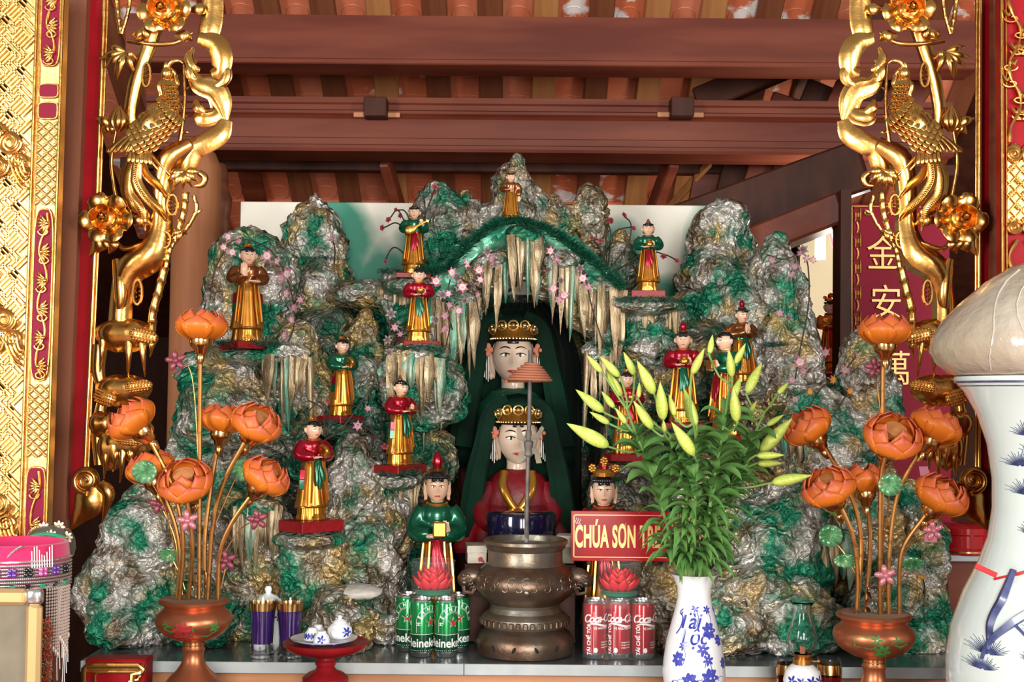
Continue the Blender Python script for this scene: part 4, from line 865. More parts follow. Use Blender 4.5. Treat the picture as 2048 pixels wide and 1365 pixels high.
# ============================================================ GILT RELIEF PANELS beside the posts
def lens(mb, c, ang, L_, W_, T_):
    rm_ = Matrix.Rotation(-ang, 3, 'Y'); mb.ell(c, (L_, T_, W_), 8, 6, rm_)
def left_panel():
    Y = 2.64; K = S(1, Y); mp = lambda u, y, d=0: P(128-35*y/1080+u, y, Y-d)
    root = thing('gilt_panel', 'tall gilt fretwork panel with red vine border behind the pink cushioned crown', 'panel', mp(-60, 1300)); root.location.z = 0
    mb = MB(); A = [mp(-200,-60), mp(0,-60), mp(0,2365), mp(-200,2365)]; B = [p+Vector((0,.03,0)) for p in A]; mb.add(A+B, [(3,2,1,0), (4,5,6,7), (0,1,5,4), (1,2,6,5), (2,3,7,6), (3,0,4,7)]); mb.build('ground', M['gold_pale'], root, smooth=False)
    for u, r in ((-2, 3), (-54, 3), (-47, 1.6)):
        mb = MB(); mb.tube([mp(u, y, .004) for y in (-60, 500, 1000, 1420)], K*r, 8); mb.build('moulding', M['gold'], root)
    # basket fret: groups of three parallel bars at 45 degrees
    mb = MB(); c45 = math.cos(PI/4); cs = 24.0
    for i in range(-70, 75):
        for j in range(-70, 75):
            gx, gy = (i+.5)*cs, (j+.5)*cs; u = -125+(gx-gy)*c45; y = 560+(gx+gy)*c45
            if not (-190 < u < -62 and -50 < y < 1400): continue
            hor = (i+2*j) % 4 < 2; ang = PI/4 if hor else -PI/4
            for k in (-1, 0, 1):
                off = k*cs/3.0; L_ = cs*(.62 if k else .95); du, dy = math.cos(ang), math.sin(ang)
                sh_ = (cs*.3 if (i+j) % 2 else -cs*.3)*(k)
                cx, cy = u-dy*off+du*sh_*.5, y+du*off+dy*sh_*.5
                L_ *= .92; a = mp(cx-du*L_, cy-dy*L_, .002); b_ = mp(cx+du*L_, cy+dy*L_, .002); mb.tube([a, b_], K*2.7, 6)
    o = mb.build('fretwork', M['gold_pale'], root, sharp=30); o['kind'] = 'stuff'
    # cloud scrolls over the fret
    for cy in (285, 640, 1010):
        for (dx, dy, r0, sg) in ((-100,0,24,1), (-128,-22,18,-1), (-82,38,16,-1), (-120,48,20,1), (-150,20,22,1)):
            n = 30; mb = MB(); mb.tube([mp(dx+r0*(1-t/n*.85)*math.cos(sg*t*.42), cy+dy+r0*(1-t/n*.85)*math.sin(sg*t*.42), .010) for t in range(n)], [K*(4.2-.08*t) for t in range(n)], 8); mb.ell(mp(dx, cy+dy, .004), (K*r0, .006, K*r0), 14, 8); mb.build('cloud_scroll', M['gold'], root)
        for k in range(4): mb = MB(); mb.tube([mp(*p) for p in spline([(-95+6*k,cy+20,.008), (-92+8*k,cy+55,.01), (-75+5*k,cy+85-8*k,.01), (-62,cy+92-14*k,.006)], 12)], K*3, 6); mb.build('cloud_tail', M['gold'], root)
    # border: red cartouches with gilt vines between diaper fields
    for (y0, y1) in ((-30, 132), (168, 195), (205, 238), (418, 762), (935, 1090), (1110, 1400)):
        mb = MB(); n = max(2, int((y1-y0)/40)); e = []
        for i in range(24):
            a = TAU*i/24; e.append((-25+19*math.copysign(abs(math.cos(a))**.5, math.cos(a)), (y0+y1)/2+(y1-y0)/2*math.copysign(abs(math.sin(a))**.35, math.sin(a))))
        ps = [mp(x, y, .002) for x, y in e]; mb.add(ps, [tuple(range(24))]); c_ = mb.build('red_cartouche', M['maroon'], root, smooth=False); c_.modifiers.new('t', 'SOLIDIFY').thickness = .002
        mb = MB(); mb.tube([mp(x, y, .003) for x, y in e+[e[0]]], K*2, 6); mb.build('cartouche_rim', M['gold'], c_)
        if y1-y0 > 100:
            n = int((y1-y0)/52); sp = [(-25+9*math.sin(i*PI/2+.6), y0+8+(y1-y0-16)*i/(2*n)) for i in range(2*n+1)]
            mb = MB(); mb.tube([mp(*p, .006) for p in spline(sp, 12*n)], K*2.6, 6); mb.build('vine', M['gold'], c_)
            for i in range(n):
                cy = y0+(y1-y0)*(i+.5)/n; s = 1 if i % 2 else -1; mb = MB()
                for k in range(6):
                    a = s*(-.9+.42*k)+(0 if s > 0 else PI); lens(mb, mp(-25-s*4+9*math.cos(a), cy+9*math.sin(a)*1.3, .008), a*-1, K*10, K*3.2, K*2.5)
                mb.tube([mp(-25+s*(12-8*t)*math.cos(t*5), cy+16+(10-7*t)*math.sin(t*5), .007) for t in [q/12 for q in range(13)]], K*2.2, 6); mb.ell(mp(-25-s*4, cy, .01), (K*4.5, K*3.5, K*4.5), 10, 8); mb.build('vine_flower', M['gold'], c_)
    for (y0, y1) in ((242, 412), (768, 930)):
        for j in range(int((y1-y0)/21)):
            for i in range(2):
                c_ = mp(-36+21*i, y0+11+21*j, .003); mb = MB()
                for k in range(4): a = PI/4+k*PI/2; lens(mb, c_+Vector((K*7.4*math.cos(a), 0, K*7.4*math.sin(a))), a, K*7.6, K*2.8, K*2.2)
                mb.ell(c_, (K*2.6, K*2.6, K*2.6), 6, 5); mb.build('diaper_flower', M['gold_pale'], root)
left_panel()
def right_panel():
    Y = 2.66; K = S(1, Y); mp = lambda u, y, d=0: P(2001+u+y*.004, y, Y-d)
    root = thing('gilt_panel', 'red lacquer panel with raised gilt vines and lattice above the big white vase', 'panel', mp(60, 1300)); root.location.z = 0
    mb = MB(); A = [mp(0,-60), mp(160,-60), mp(160,2345), mp(0,2345)]; B = [p+Vector((0,.03,0)) for p in A]; mb.add(A+B, [(3,2,1,0), (4,5,6,7), (0,1,5,4), (1,2,6,5), (2,3,7,6), (3,0,4,7)]); mb.build('ground', M['red_lacquer'], root, smooth=False)
    for u, r in ((2, 4), (11, 1.8)):
        mb = MB(); mb.tube([mp(u, y, .004) for y in (-60, 500, 1000, 1420)], K*r, 8); mb.build('moulding', M['gold'], root)
    rg_ = random.Random(4)
    for (y0, y1) in ((-40, 285), (480, 800)):
        for col in (28, 62, 96):
            sp = [(col+13*math.sin(i*1.5+col), y0+(y1-y0)*i/10) for i in range(11)]; mb = MB(); mb.tube([mp(*p, .008) for p in spline(sp, 60)], [K*(3.5+1.2*math.sin(i*.8)) for i in range(60)], 8); mb.build('vine', M['gold'], root)
            for i in range(7):
                x, y = sp[i+2]; s = 1 if i % 2 else -1; mb = MB(); mb.tube([mp(x+s*(4+t*14), y+(t*14-18*t*t)+3*math.sin(6*t), .009) for t in [q/8 for q in range(9)]], [K*v for v in (3,4,4.5,4.5,4,3.5,3,2,1)], 6); mb.tube([mp(x+s*(16-9*t)*math.cos(5*t), y+12+(9-6*t)*math.sin(5*t), .008) for t in [q/12 for q in range(13)]], K*2.4, 6); mb.build('vine_curl', M['gold'], root)
    # gilt cloud band, lattice field, cloud band
    for y0, y1 in ((285, 330), (440, 470)):
        for i in range(4):
            mb = MB(); n = 24; cx = 26+i*30; cy = (y0+y1)/2; mb.tube([mp(cx+(15-.5*t)*math.cos(t*.5), cy+(13-.45*t)*math.sin(t*.5), .010) for t in range(n)], K*3.6, 8); mb.ell(mp(cx, cy, .003), (K*17, .006, K*(y1-y0)*.5), 14, 8); mb.build('cloud_scroll', M['gold'], root)
    mb = MB(); A = [mp(10,320,.003), mp(150,320,.003), mp(150,452,.003), mp(10,452,.003)]; mb.add(A, [(3,2,1,0)]); o = mb.build('lattice_ground', M['gold_pale'], root, smooth=False); o.modifiers.new('t', 'SOLIDIFY').thickness = .003
    for i in range(-4, 9):
        for s in (-1, 1):
            a = (i*24 if s > 0 else i*24+10, 322); e = []
            for t in range(20):
                x = a[0]+s*t*6.5*.9; y = 322+t*6.5
                if 10 < x < 150: e.append(mp(x, y, .006))
            if len(e) > 1: mb = MB(); mb.tube([e[0], e[-1]], K*2, 6); mb.build('lattice_bar', M['gold'], root)
    for j in range(5):
        for i in range(5):
            c_ = mp(22+24*i+12*(j % 2), 336+26*j, .006); mb = MB()
            for k in range(4): a = PI/2*k; mb.ell(c_+Vector((K*4*math.cos(a), 0, K*4*math.sin(a))), (K*3.2, K*2.2, K*3.2), 6, 5)
            mb.build('lattice_flower', M['gold'], root)
right_panel()
# ============================================================ RED DOOR BOARD WITH GILT CHARACTERS, side room
TXT = {}
def text_mesh(body, size=1.0, xs=1.0, off=0.0, ext=0.0, shear=0.0, space=1.0):
    key = (body, size, xs, off, ext, shear, space)
    if key not in TXT: TXT[key] = text_mesh_(*key)
    return list(TXT[key][0]), TXT[key][1]
def text_mesh_(body, size, xs, off, ext, shear, space):
    cu = bpy.data.curves.new('t', 'FONT'); cu.body = body; cu.size = size; cu.align_x = 'CENTER'; cu.align_y = 'CENTER'; cu.offset = off; cu.extrude = ext; cu.shear = shear; cu.space_character = space; cu.resolution_u = 4
    o = bpy.data.objects.new('t', cu); COL.objects.link(o); dg = bpy.context.evaluated_depsgraph_get(); me = bpy.data.meshes.new_from_object(o.evaluated_get(dg))
    v = [(p.co.x*xs, p.co.y, p.co.z) for p in me.vertices]; f = [tuple(p.vertices) for p in me.polygons]
    bpy.data.objects.remove(o); bpy.data.curves.remove(cu); bpy.data.meshes.remove(me); return v, f
def flat_text(nm, body, c, size, m, parent, xs=1.0, off=0.0, ext=.001, ux=(1,0,0), uy=(0,0,1), shear=0, space=1.0):
    v, f = text_mesh(body, size, xs, off, ext, shear, space); ux = Vector(ux); uy = Vector(uy); n = ux.cross(uy); c = Vector(c)
    return MB().add([c+ux*p[0]+uy*p[1]+n*p[2] for p in v], f).build(nm, m, parent, smooth=False)
Y = 4.06; K = S(1, Y)
db = thing('couplet_board', 'red lacquered board with vertical gilt characters and meander edge behind the right screen', 'board', P(1775, 1060, Y)); db.location.z = 0
mb = MB(); a = P(1705, 408, Y); b_ = P(1905, 1250, Y); b_.z = .0; mb.bbox(((a.x+b_.x)/2, Y+.016, (a.z+b_.z)/2), ((b_.x-a.x)/2, .015, (a.z-b_.z)/2), .003); mb.build('red_board', mat('crimson_board', (.26,.006,.026), .45, 0, spec=.12), db)
M['char_gold'] = mat('dull_gold_relief', (.52,.33,.11), .4, .7)
for ch, x, y in (('金', 1765, 512), ('安', 1772, 610), ('萬', 1790, 742)): flat_text('character', ch, P(x, y, Y-.004), K*74, M['char_gold'], db, .9, -.0002, .003)
for i in range(8):
    cy = 430+52*i; mb = MB(); sq = [(1709,cy-14), (1722,cy-14), (1722,cy+12), (1712,cy+12), (1712,cy-4), (1717,cy-4), (1717,cy+4)]
    mb.tube([P(*p, Y-.004) for p in sq], K*2, 4); mb.tube([P(1714+3*math.sin(t*3), cy+14+t*22, Y-.004) for t in [q/8 for q in range(9)]], K*2.2, 5); mb.build('meander', M['gold_pale'], db)
mb = MB(); mb.tube([P(1704,412,Y-.004), P(1842,414,Y-.004)], K*2, 5); mb.tube([P(1704,412,Y-.004), P(1704,760,Y-.004)], K*1.6, 5)
for i in range(3): mb.tube([P(1735+34*i+8*math.cos(t)*(1-t/9), 425+7*math.sin(t)*(1-t/9), Y-.004) for t in [q*.5 for q in range(16)]], K*1.7, 5)
mb.build('top_meander', M['gold_pale'], db)
mb = MB(); a = P(1600, 420, 5.3); b_ = P(1760, 1150, 5.3); mb.box(((a.x+b_.x)/2-.02, 5.32, (a.z+b_.z)/2), ((b_.x-a.x)/2-.02, .02, (a.z-b_.z)/2)); struct(mb.build('wall_side_room', M['cream'], smooth=False))
lt = thing('strip_light', 'white fluorescent strip lights hanging in the side room', 'light', P(1641, 500, 4.9))
for x in (1633, 1640, 1648):
    mb = MB(); mb.tube([P(x, 462, 4.9), P(x, 520, 4.9)], S(3, 4.9), 8); mb.build('tube', mat('fluorescent_tube', (1,.97,.9), .4, emit=1.6), lt)
l = bpy.data.lights.new('strip_light_glow', 'POINT'); l.energy = 9; l.color = (1,.93,.8); l.shadow_soft_size = .1; lo_ = link('strip_light_glow', l, lt); lo_.location = (.05, -.25, -.05)
statuette('temple_goddess', 'small gold crowned goddess standing in the lit side room', 1661, 745, 150, 4.5, 0, 'met_gold', 'met_gold', 'met_red', 'pot', 'crown', None, None, skin='pale', panel=False)
pl = thing('goddess_stand', 'dark wooden stand under the goddess in the side room', 'stand', P(1661, 745, 4.5)); z_ = pl.location.z; pl.location.z = 0
mb = MB(); mb.bbox((0, 0, z_/2), (.12, .12, z_/2), .01); mb.build('body', M['wood'], pl, world=False)
mb = MB(); mb.bbox((0, 0, z_-.02), (.14, .14, .018), .005); mb.build('top', M['red_block'], pl, world=False)
po = thing('pink_pole', 'shiny pink wrapped pole in the side room', 'pole', (P(1676, 460, 4.85).x, 4.85, 0)); mb = MB(); mb.tube([P(1660, 455, 4.85), P(1682, 540, 4.85), P(1684, 700, 4.85), Vector((P(1684,700,4.85).x, 4.85, 0))], .010, 10); mb.build('shaft', mat('pink_foil', (.7,.2,.25), .2, .4), po)
# ============================================================ OFFERINGS ON THE ALTAR
M['glass'] = mat('clear_glass', (1,1,1), .02, 0, trans=1, ior=1.45)
M['film'] = mat('clear_plastic', (.95,.97,1), .08, 0, alpha=.035, spec=.9)
M['porcelain'] = mat('white_porcelain', (.80,.82,.84), .12, 0, coat=.5)
M['celadon'] = mat('pale_celadon_glaze', (.62,.70,.68), .1, 0, coat=.6)
M['blue'] = mat('cobalt_blue_glaze', (.025,.035,.32), .2, 0, coat=.4)
M['navy'] = mat('dark_blue_glaze', (.02,.03,.11), .25, 0, col2=(.07,.09,.22), vscale=30, coat=.4)
M['bronze'] = mat('aged_bronze', (.125,.062,.036), .38, .8, col2=(.20,.155,.115), vscale=13, bump=.25, bscale=70)
M['bronze_light'] = mat('worn_bronze', (.20,.14,.085), .38, .8, col2=(.27,.255,.22), vscale=17, bump=.2, bscale=70)
M['ash'] = mat('incense_ash', (.30,.29,.27), .95, 0, bump=.6, bscale=80)
M['incense'] = mat('terracotta_incense', (.40,.14,.075), .85)
M['steel'] = mat('dull_steel', (.13,.12,.10), .6, .7, col2=(.24,.21,.15), vscale=30)
M['rod'] = mat('sooty_rod', (.10,.09,.085), .6, .3, col2=(.20,.18,.16), vscale=30)
M['copper'] = mat('brushed_copper_lacquer', (.50,.165,.075), .36, .8)
def lz(px, Y, prof):
    """(half width px, centre y px) list -> (radius, height) list, at depth Y"""
    return [(S(h, Y), P(px, y, Y).z) for h, y in prof]
def interp_r(prof, z):
    pr = sorted([(b, a) for a, b in prof]); return float(np.interp(z, [p[0] for p in pr], [p[1] for p in pr]))
def wrap(v, f, c, prof, th0, z0, eps, rot=0, sx=1):
    """flat print laid round a lathe-turned surface: (u, v) -> angle and height"""
    out = []; cr, sr = math.cos(rot), math.sin(rot)
    for p in v:
        x, y = p[0]*cr-p[1]*sr, p[0]*sr+p[1]*cr; z = z0+y; r = interp_r(prof, z); a = th0+x*sx/max(r, .004); out.append((c[0]+(r+eps)*math.sin(a), c[1]-(r+eps)*math.cos(a), z))
    return out, f
def star2d(n, r0, r1, a0=PI/2): return [(r*math.cos(a0+PI*i/n), r*math.sin(a0+PI*i/n)) for i in range(2*n) for r in [(r0 if i % 2 == 0 else r1)]]
def poly_f(p): return [(x, y, 0) for x, y in p], [tuple(t) for t in tessellate_polygon([[Vector((x, y, 0)) for x, y in p]])]
def blob2d(rx, ry, n=18, k=0, amp=0, ph=0): return [(rx*math.cos(a)*(1+amp*math.cos(k*a+ph)), ry*math.sin(a)*(1+amp*math.cos(k*a+ph))) for a in [TAU*i/n for i in range(n)]]
# ------------------------------------------------------------ incense burner
bx, bY = 1050, 3.10; bc = P(bx, 1200, bY); BX = bc.x
root = thing('incense_burner', 'round bronze incense burner with lion handles in the middle of the altar', 'incense burner', (BX, bY, TZ))
def blathe(nm, prof, m, n=56, fold=None, par=None): return MB().lathe(prof, n, (BX, bY, 0), fold=fold).build(nm, M[m], par or root, sharp=35)
z_ = lambda y: P(bx, y, bY).z
body = lz(bx, bY, [(70,1206), (92,1188), (101,1172), (102,1160), (97,1146), (86,1134), (78,1128)]); blathe('body', body[:0]+body, 'bronze')
neck = lz(bx, bY, [(78,1130), (74,1124), (74,1100), (79,1095), (80,1090), (84,1086), (84,1080), (78,1077), (75,1079), (74,1095), (73,1100)]); blathe('neck', neck[:-1], 'bronze_light')
mb = MB(); mb.lathe([(S(75,bY), z_(1090)), (S(60,bY), z_(1089)), (.001, z_(1087))], 32, (BX, bY, 0)); mb.build('ash', M['ash'], root)
waist = lz(bx, bY, [(76,1252), (84,1250), (87,1244), (86,1232), (80,1226), (72,1222), (68,1212), (70,1206)]); blathe('waist', waist, 'bronze_light')
mb = MB()
for i in range(40): a = TAU*i/40; r = S(87,bY); mb.bbox((BX+r*math.cos(a), bY+r*math.sin(a), z_(1240)), (.004, .0055, .0075), .002, Matrix.Rotation(a, 3, 'Z'))
mb.build('stud_band', M['bronze'], root)
foot = [(S(88,bY), TZ), (S(94,bY), TZ+.004)]+lz(bx, bY, [(97,1288), (96,1276), (90,1264), (80,1258), (76,1252)]); blathe('foot', foot, 'bronze', fold=lambda a, t: .015*math.cos(14*a)*(1-t)**3)
mb = MB(); dk = mat('dark_opening', (.01,.008,.006), .9)
for i in range(14):
    a = TAU*i/14; r = S(97.6,bY); q = Vector((BX+r*math.cos(a), bY+r*math.sin(a), z_(1284))); mb.ell(q, (.0035, .0035, .0075), 8, 6, Matrix.Rotation(.5*(-1)**i, 3, 'Y'))
mb.build('pierced_hole', dk, root)
for s in (-1, 1):                                            # lion head handles
    q = Vector((BX+s*S(108,bY), bY-.005, z_(1160))); mb = MB(); K = S(1,bY)
    mb.tube(spline([(q.x-s*K*18, q.y, q.z+K*8), (q.x, q.y, q.z+K*6), (q.x+s*K*14, q.y, q.z-K*2), (q.x+s*K*22, q.y, q.z-K*10)], 10), [K*k for k in (16,18,19,19,18,17,15,13,10,5)], 14, 1.0)
    for dz in (-4, 10): mb.ell(q+Vector((s*K*12, -K*14, K*dz)), (K*6, K*5, K*5), 10, 8)
    for k in range(5): mb.tube([q+Vector((s*K*(-6+7*math.cos(t)*(1-t/9)+k*3), -K*18, K*(-6+6*k-10+6*math.sin(t)*(1-t/9)))) for t in [u*.5 for u in range(14)]], K*1.4, 5)
    mb.tube([q+Vector((-s*K*14, -K*4, -K*6)), q+Vector((-s*K*4, -K*5, -K*26)), q+Vector((s*K*12, -K*4, -K*24)), q+Vector((s*K*14, -K*2, -K*10))], K*5, 8); mb.build('lion_handle', M['bronze'], root)
mb = MB()
for i in range(9):                                           # raised scrolls on the belly
    th = -1.1+i*.275
    for t0, s in ((0, 1), (.09, -1)):
        pts_ = [(.013*(1-t)*math.cos(5.5*t*s+1)+t0*.05, .012*(1-t)*math.sin(5.5*t*s+1), 0) for t in [q/14 for q in range(15)]]
        v, _ = wrap(pts_, None, (BX, bY), body, th+t0, z_(1160-6*s), .0006); mb.tube(v, .0012, 5)
mb.build('scroll_relief', M['bronze_light'], root)
mb = MB(); v, _ = wrap([(0,0,0)], None, (BX, bY), body, .02, z_(1172), 0); mb.ell(v[0], (.007,.004,.007), 14, 8); mb.build('boss', M['bronze_light'], root)
# ------------------------------------------------------------ rod with metal arms and incense coil
root = thing('incense_holder_rod', 'sooty metal rod with bent tin arms standing in the incense burner', 'incense holder', P(1053, 1087, bY))
mb = MB(); mb.tube([P(1053,1090,bY), P(1055,960,bY-.01), P(1058,860,bY-.01), P(1061,700,bY-.01)], S(4.2,bY), 10); mb.build('rod', M['rod'], root)
mb = MB(); mb.tube([P(1053,1092,bY), P(1054,1000,bY-.003)], S(4.6,bY), 10); mb.build('ash_coated_foot', M['ash'], root)
mb = MB(); mb.ell(P(1057,893,bY-.01), (S(9,bY), S(8,bY), S(30,bY)), 12, 12, fn=lambda d: d*(1+.2*math.sin(9*d.z))); mb.build('solder_lump', M['rod'], root)
for poly in ([(1033,852), (1041,855), (1046,872), (1058,878), (1058,889), (1034,879)], [(1083,852), (1088,857), (1078,878), (1062,882), (1060,873), (1072,868)], [(1050,900), (1058,898), (1058,910), (1042,926), (1033,928), (1038,905)], [(1062,896), (1076,898), (1084,926), (1073,927), (1069,908), (1062,910)]):
    mb = MB(); o_ = P(1058, 890, bY-.012); K = S(1,bY); mb.prism([((x-1058)*K, -(y-890)*K) for x, y in poly], o_, (1,0,0), (0,0,1), (0,-.002,0)); mb.build('tin_arm', M['steel'], root, smooth=False)
root = thing('incense_coil', 'terracotta coloured incense coil spiralling like a hat on top of the metal rod', 'incense coil', P(1061, 760, bY))
N_ = 240; K = S(1,bY); pts_ = []
for i in range(N_):
    t = i/(N_-1); a = t*TAU*7.4+1; r = K*(8+39*t**.75); p = P(1063-6*t, 726+38*t, bY-.01); pts_.append(p+Vector((r*math.cos(a), r*math.sin(a), 0)))
mb = MB(); mb.tube(pts_, K*2.6, 8); mb.build('coil', M['incense'], root)
mb = MB(); mb.tube([P(1061,704,bY-.01), P(1063,726,bY-.01)], K*1.2, 6); mb.build('hook', M['rod'], root)
# ------------------------------------------------------------ cans
CR, CH = .0272, .139
cprof = [(.019,0), (.0235,.002), (.026,.009), (CR,.014), (CR,.052), (CR,.0535), (CR,.121), (.0255,.128), (.0232,.132), (.0238,.1345), (.0235,.1365), (.0215,.1365), (.0205,.132), (.0005,.1315)]
M['can_metal'] = mat('aluminium', (.72,.72,.72), .25, 1)
M['can_green'] = mat('green_can_lacquer', (.01,.26,.065), .22, .45, coat=.4); M['can_dark'] = mat('dark_green_can_lacquer', (.004,.075,.028), .22, .4, coat=.4); M['can_red'] = mat('red_can_lacquer', (.42,.012,.02), .22, .4, coat=.4)
M['print_white'] = mat('white_print', (.82,.82,.80), .4); M['print_red'] = mat('red_print', (.5,.01,.012), .4)
def can(name, label, px, Y, kind, th, group):
    c = P(px, 1290, Y); root = thing(name, label, 'can', (c.x, Y, TZ), group); cc = (0, 0)
    mm = [0,0,0,2,2,1,1,0,0,0,0,0,0] if kind == 'green' else [0,0,0,1,1,1,1,0,0,0,0,0,0]
    MB().lathe(cprof, 40, (0,0,0), mats=mm).build('body', [M['can_metal'], M['can_green' if kind == 'green' else 'can_red'], M['can_dark']], root, world=False, sharp=35)
    pr = MB(); E = .00045; W = lambda v, f, t, z, rot=0, mb=pr, e=E: mb.add(*wrap(v, f, cc, cprof, t, z, e, rot))
    def ringline(z, w_):
        n = 40; q = []; 
        for i in range(n): a = TAU*i/n; q += [((CR+E)*math.sin(a), -(CR+E)*math.cos(a), z), ((CR+E)*math.sin(a), -(CR+E)*math.cos(a), z+w_)]
        pr.add(q, [(2*i, 2*((i+1) % n), 2*((i+1) % n)+1, 2*i+1) for i in range(n)])
    def arc(r, a0, a1, t, z, w_=.0007, n=24):
        q = [(rr*math.cos(a0+(a1-a0)*i/n), rr*1.15*math.sin(a0+(a1-a0)*i/n), 0) for i in range(n+1) for rr in (r, r+w_)]; W(q, [(2*i, 2*i+1, 2*i+3, 2*i+2) for i in range(n)], t, z)
    if kind == 'green':
        ringline(.0535, .0009); v, f = text_mesh('Heineken', .028, .9, .00055, space=1.0); W(v, f, th, .034)
        for i in range(16): v, f = poly_f(blob2d(.0009, .0009, 6)); W(v, f, th-1.4+i*.18, .0175)
        for dth in (.0, PI):
            t0 = th+.62+dth; z0 = .078
            arc(.0245, 0, PI, t0, z0); arc(.0355, 0, PI, t0, z0); arc(.0225, 0, PI, t0, z0, .0004)
            q = [(x, y, 0) for x, y in ((-.0355,-.02), (-.0348,-.02), (-.0348,0), (-.0355,0))]; W(q, [(0,1,2,3)], t0, z0); q = [(-x, y, z) for x, y, z in q]; W(q, [(3,2,1,0)], t0, z0)
            for i, ch in enumerate('HEINEKEN'):
                a = PI*1.02-PI*1.04*(i+.15)/7.3; v, f = text_mesh(ch, .0125, .8, .0004); v = [(x*math.cos(a-PI/2)-y*math.sin(a-PI/2)+.030*math.cos(a), (x*math.sin(a-PI/2)+y*math.cos(a-PI/2))+.0345*math.sin(a), 0) for x, y, _ in v]; W(v, f, t0, z0)
            sp_ = star2d(5, .0135, .0055); v, f = poly_f(sp_); W(v, f, t0, z0+.004)
            rp_ = MB(); v, f = poly_f(star2d(5, .0112, .0045)); W(v, f, t0, z0+.004, mb=rp_, e=E*2); rp_.build('star_print', M['print_red'], root, world=False, smooth=False)
    else:
        v, f = text_mesh('Coca-Cola', .026, .9, .0007, shear=.35, space=.86); W(v, f, th, .094, .03)
        q = []; n = 30
        for i in range(n+1): x = -.034+.068*i/n; y = .005*math.sin(i/n*TAU)*.6-.0145; w_ = .0022*math.sin(PI*i/n)+.0003; q += [(x, y-w_, 0), (x, y+w_, 0)]
        W(q, [(2*i, 2*i+2, 2*i+3, 2*i+1) for i in range(n)], th, .094)
        v, f = text_mesh('VỊ NGUYÊN BẢN', .0068, 1, .0002); W(v, f, th+.35, .072)
        v, f = text_mesh('TÁI CHẾ TÔI', .0125, .95, .0004); W(v, f, th-1.05, .045, PI/2)
        q = [(-.0006,-.055,0), (.0006,-.055,0), (.0006,.04,0), (-.0006,.04,0)]; W(q, [(0,1,2,3)], th-.62, .070)
        for k in range(3): v, f = text_mesh('Original Taste', .0042, 1, .0001); W(v, f, th+.45, .040-.006*k)
        v, f = poly_f(blob2d(.0045, .006, 14)); W(v, f, th-.45, .022)
    pr.build('label_print', M['print_white'], root, world=False, smooth=False)
    mb = MB(); mb.tube([(.006*math.cos(a), .006*math.sin(a)-.004, .1335) for a in [TAU*i/14 for i in range(15)]], .0014, 5); mb.build('pull_tab', M['can_metal'], root, world=False)
    return root
GG = 'green beer cans under the lotus candle'
can('beer_can', 'green beer can with large red star beside the left crag', 814, 3.12, 'green', -.55, GG)
can('beer_can', 'green beer can under the candle tub, next to the one with the large star', 843, 3.055, 'green', .28, GG); bc_ = can('beer_can', 'green beer can under the candle tub on its incense burner side', 892, 3.055, 'green', .05, GG)
can('beer_can', 'green beer can at the back of the pack beside the incense burner', 916, 3.12, 'green', -.5, GG)
GR = 'red soda cans in shrink wrap'
can('soda_can', 'red soda can in the wrapped pack, next to the incense burner', 1190, 3.055, 'red', .45, GR); can('soda_can', 'red soda can in the middle of the wrapped pack', 1238, 3.055, 'red', .1, GR); can('soda_can', 'red soda can in the wrapped pack, next to the flower vase', 1286, 3.055, 'red', .55, GR)
sw_ = thing('shrink_wrap', 'clear plastic shrink wrap around three red soda cans', 'wrap', (P(1238,1290,3.055).x, 3.055, TZ))
hw = .0563+CR+.002; outl = []
for i in range(40):
    a = TAU*i/40; outl.append((math.copysign(hw-CR-.002, math.cos(a))*(1 if abs(math.cos(a)) > .02 else 0)+(CR+.002)*math.cos(a), (CR+.002)*math.sin(a)))
mb = MB(); q = []
for j in range(9):
    z = .002+j*.017; k = 1 if j < 8 else .93
    for i, (x, y) in enumerate(outl): w_ = .0012*noise.noise(Vector((x*60, y*60, z*50))); q.append((x*k+w_, y*k+w_, z))
mb.add(q, [(j*40+i, j*40+(i+1) % 40, (j+1)*40+(i+1) % 40, (j+1)*40+i) for j in range(8) for i in range(40)]); mb.build('film', M['film'], sw_, world=False)
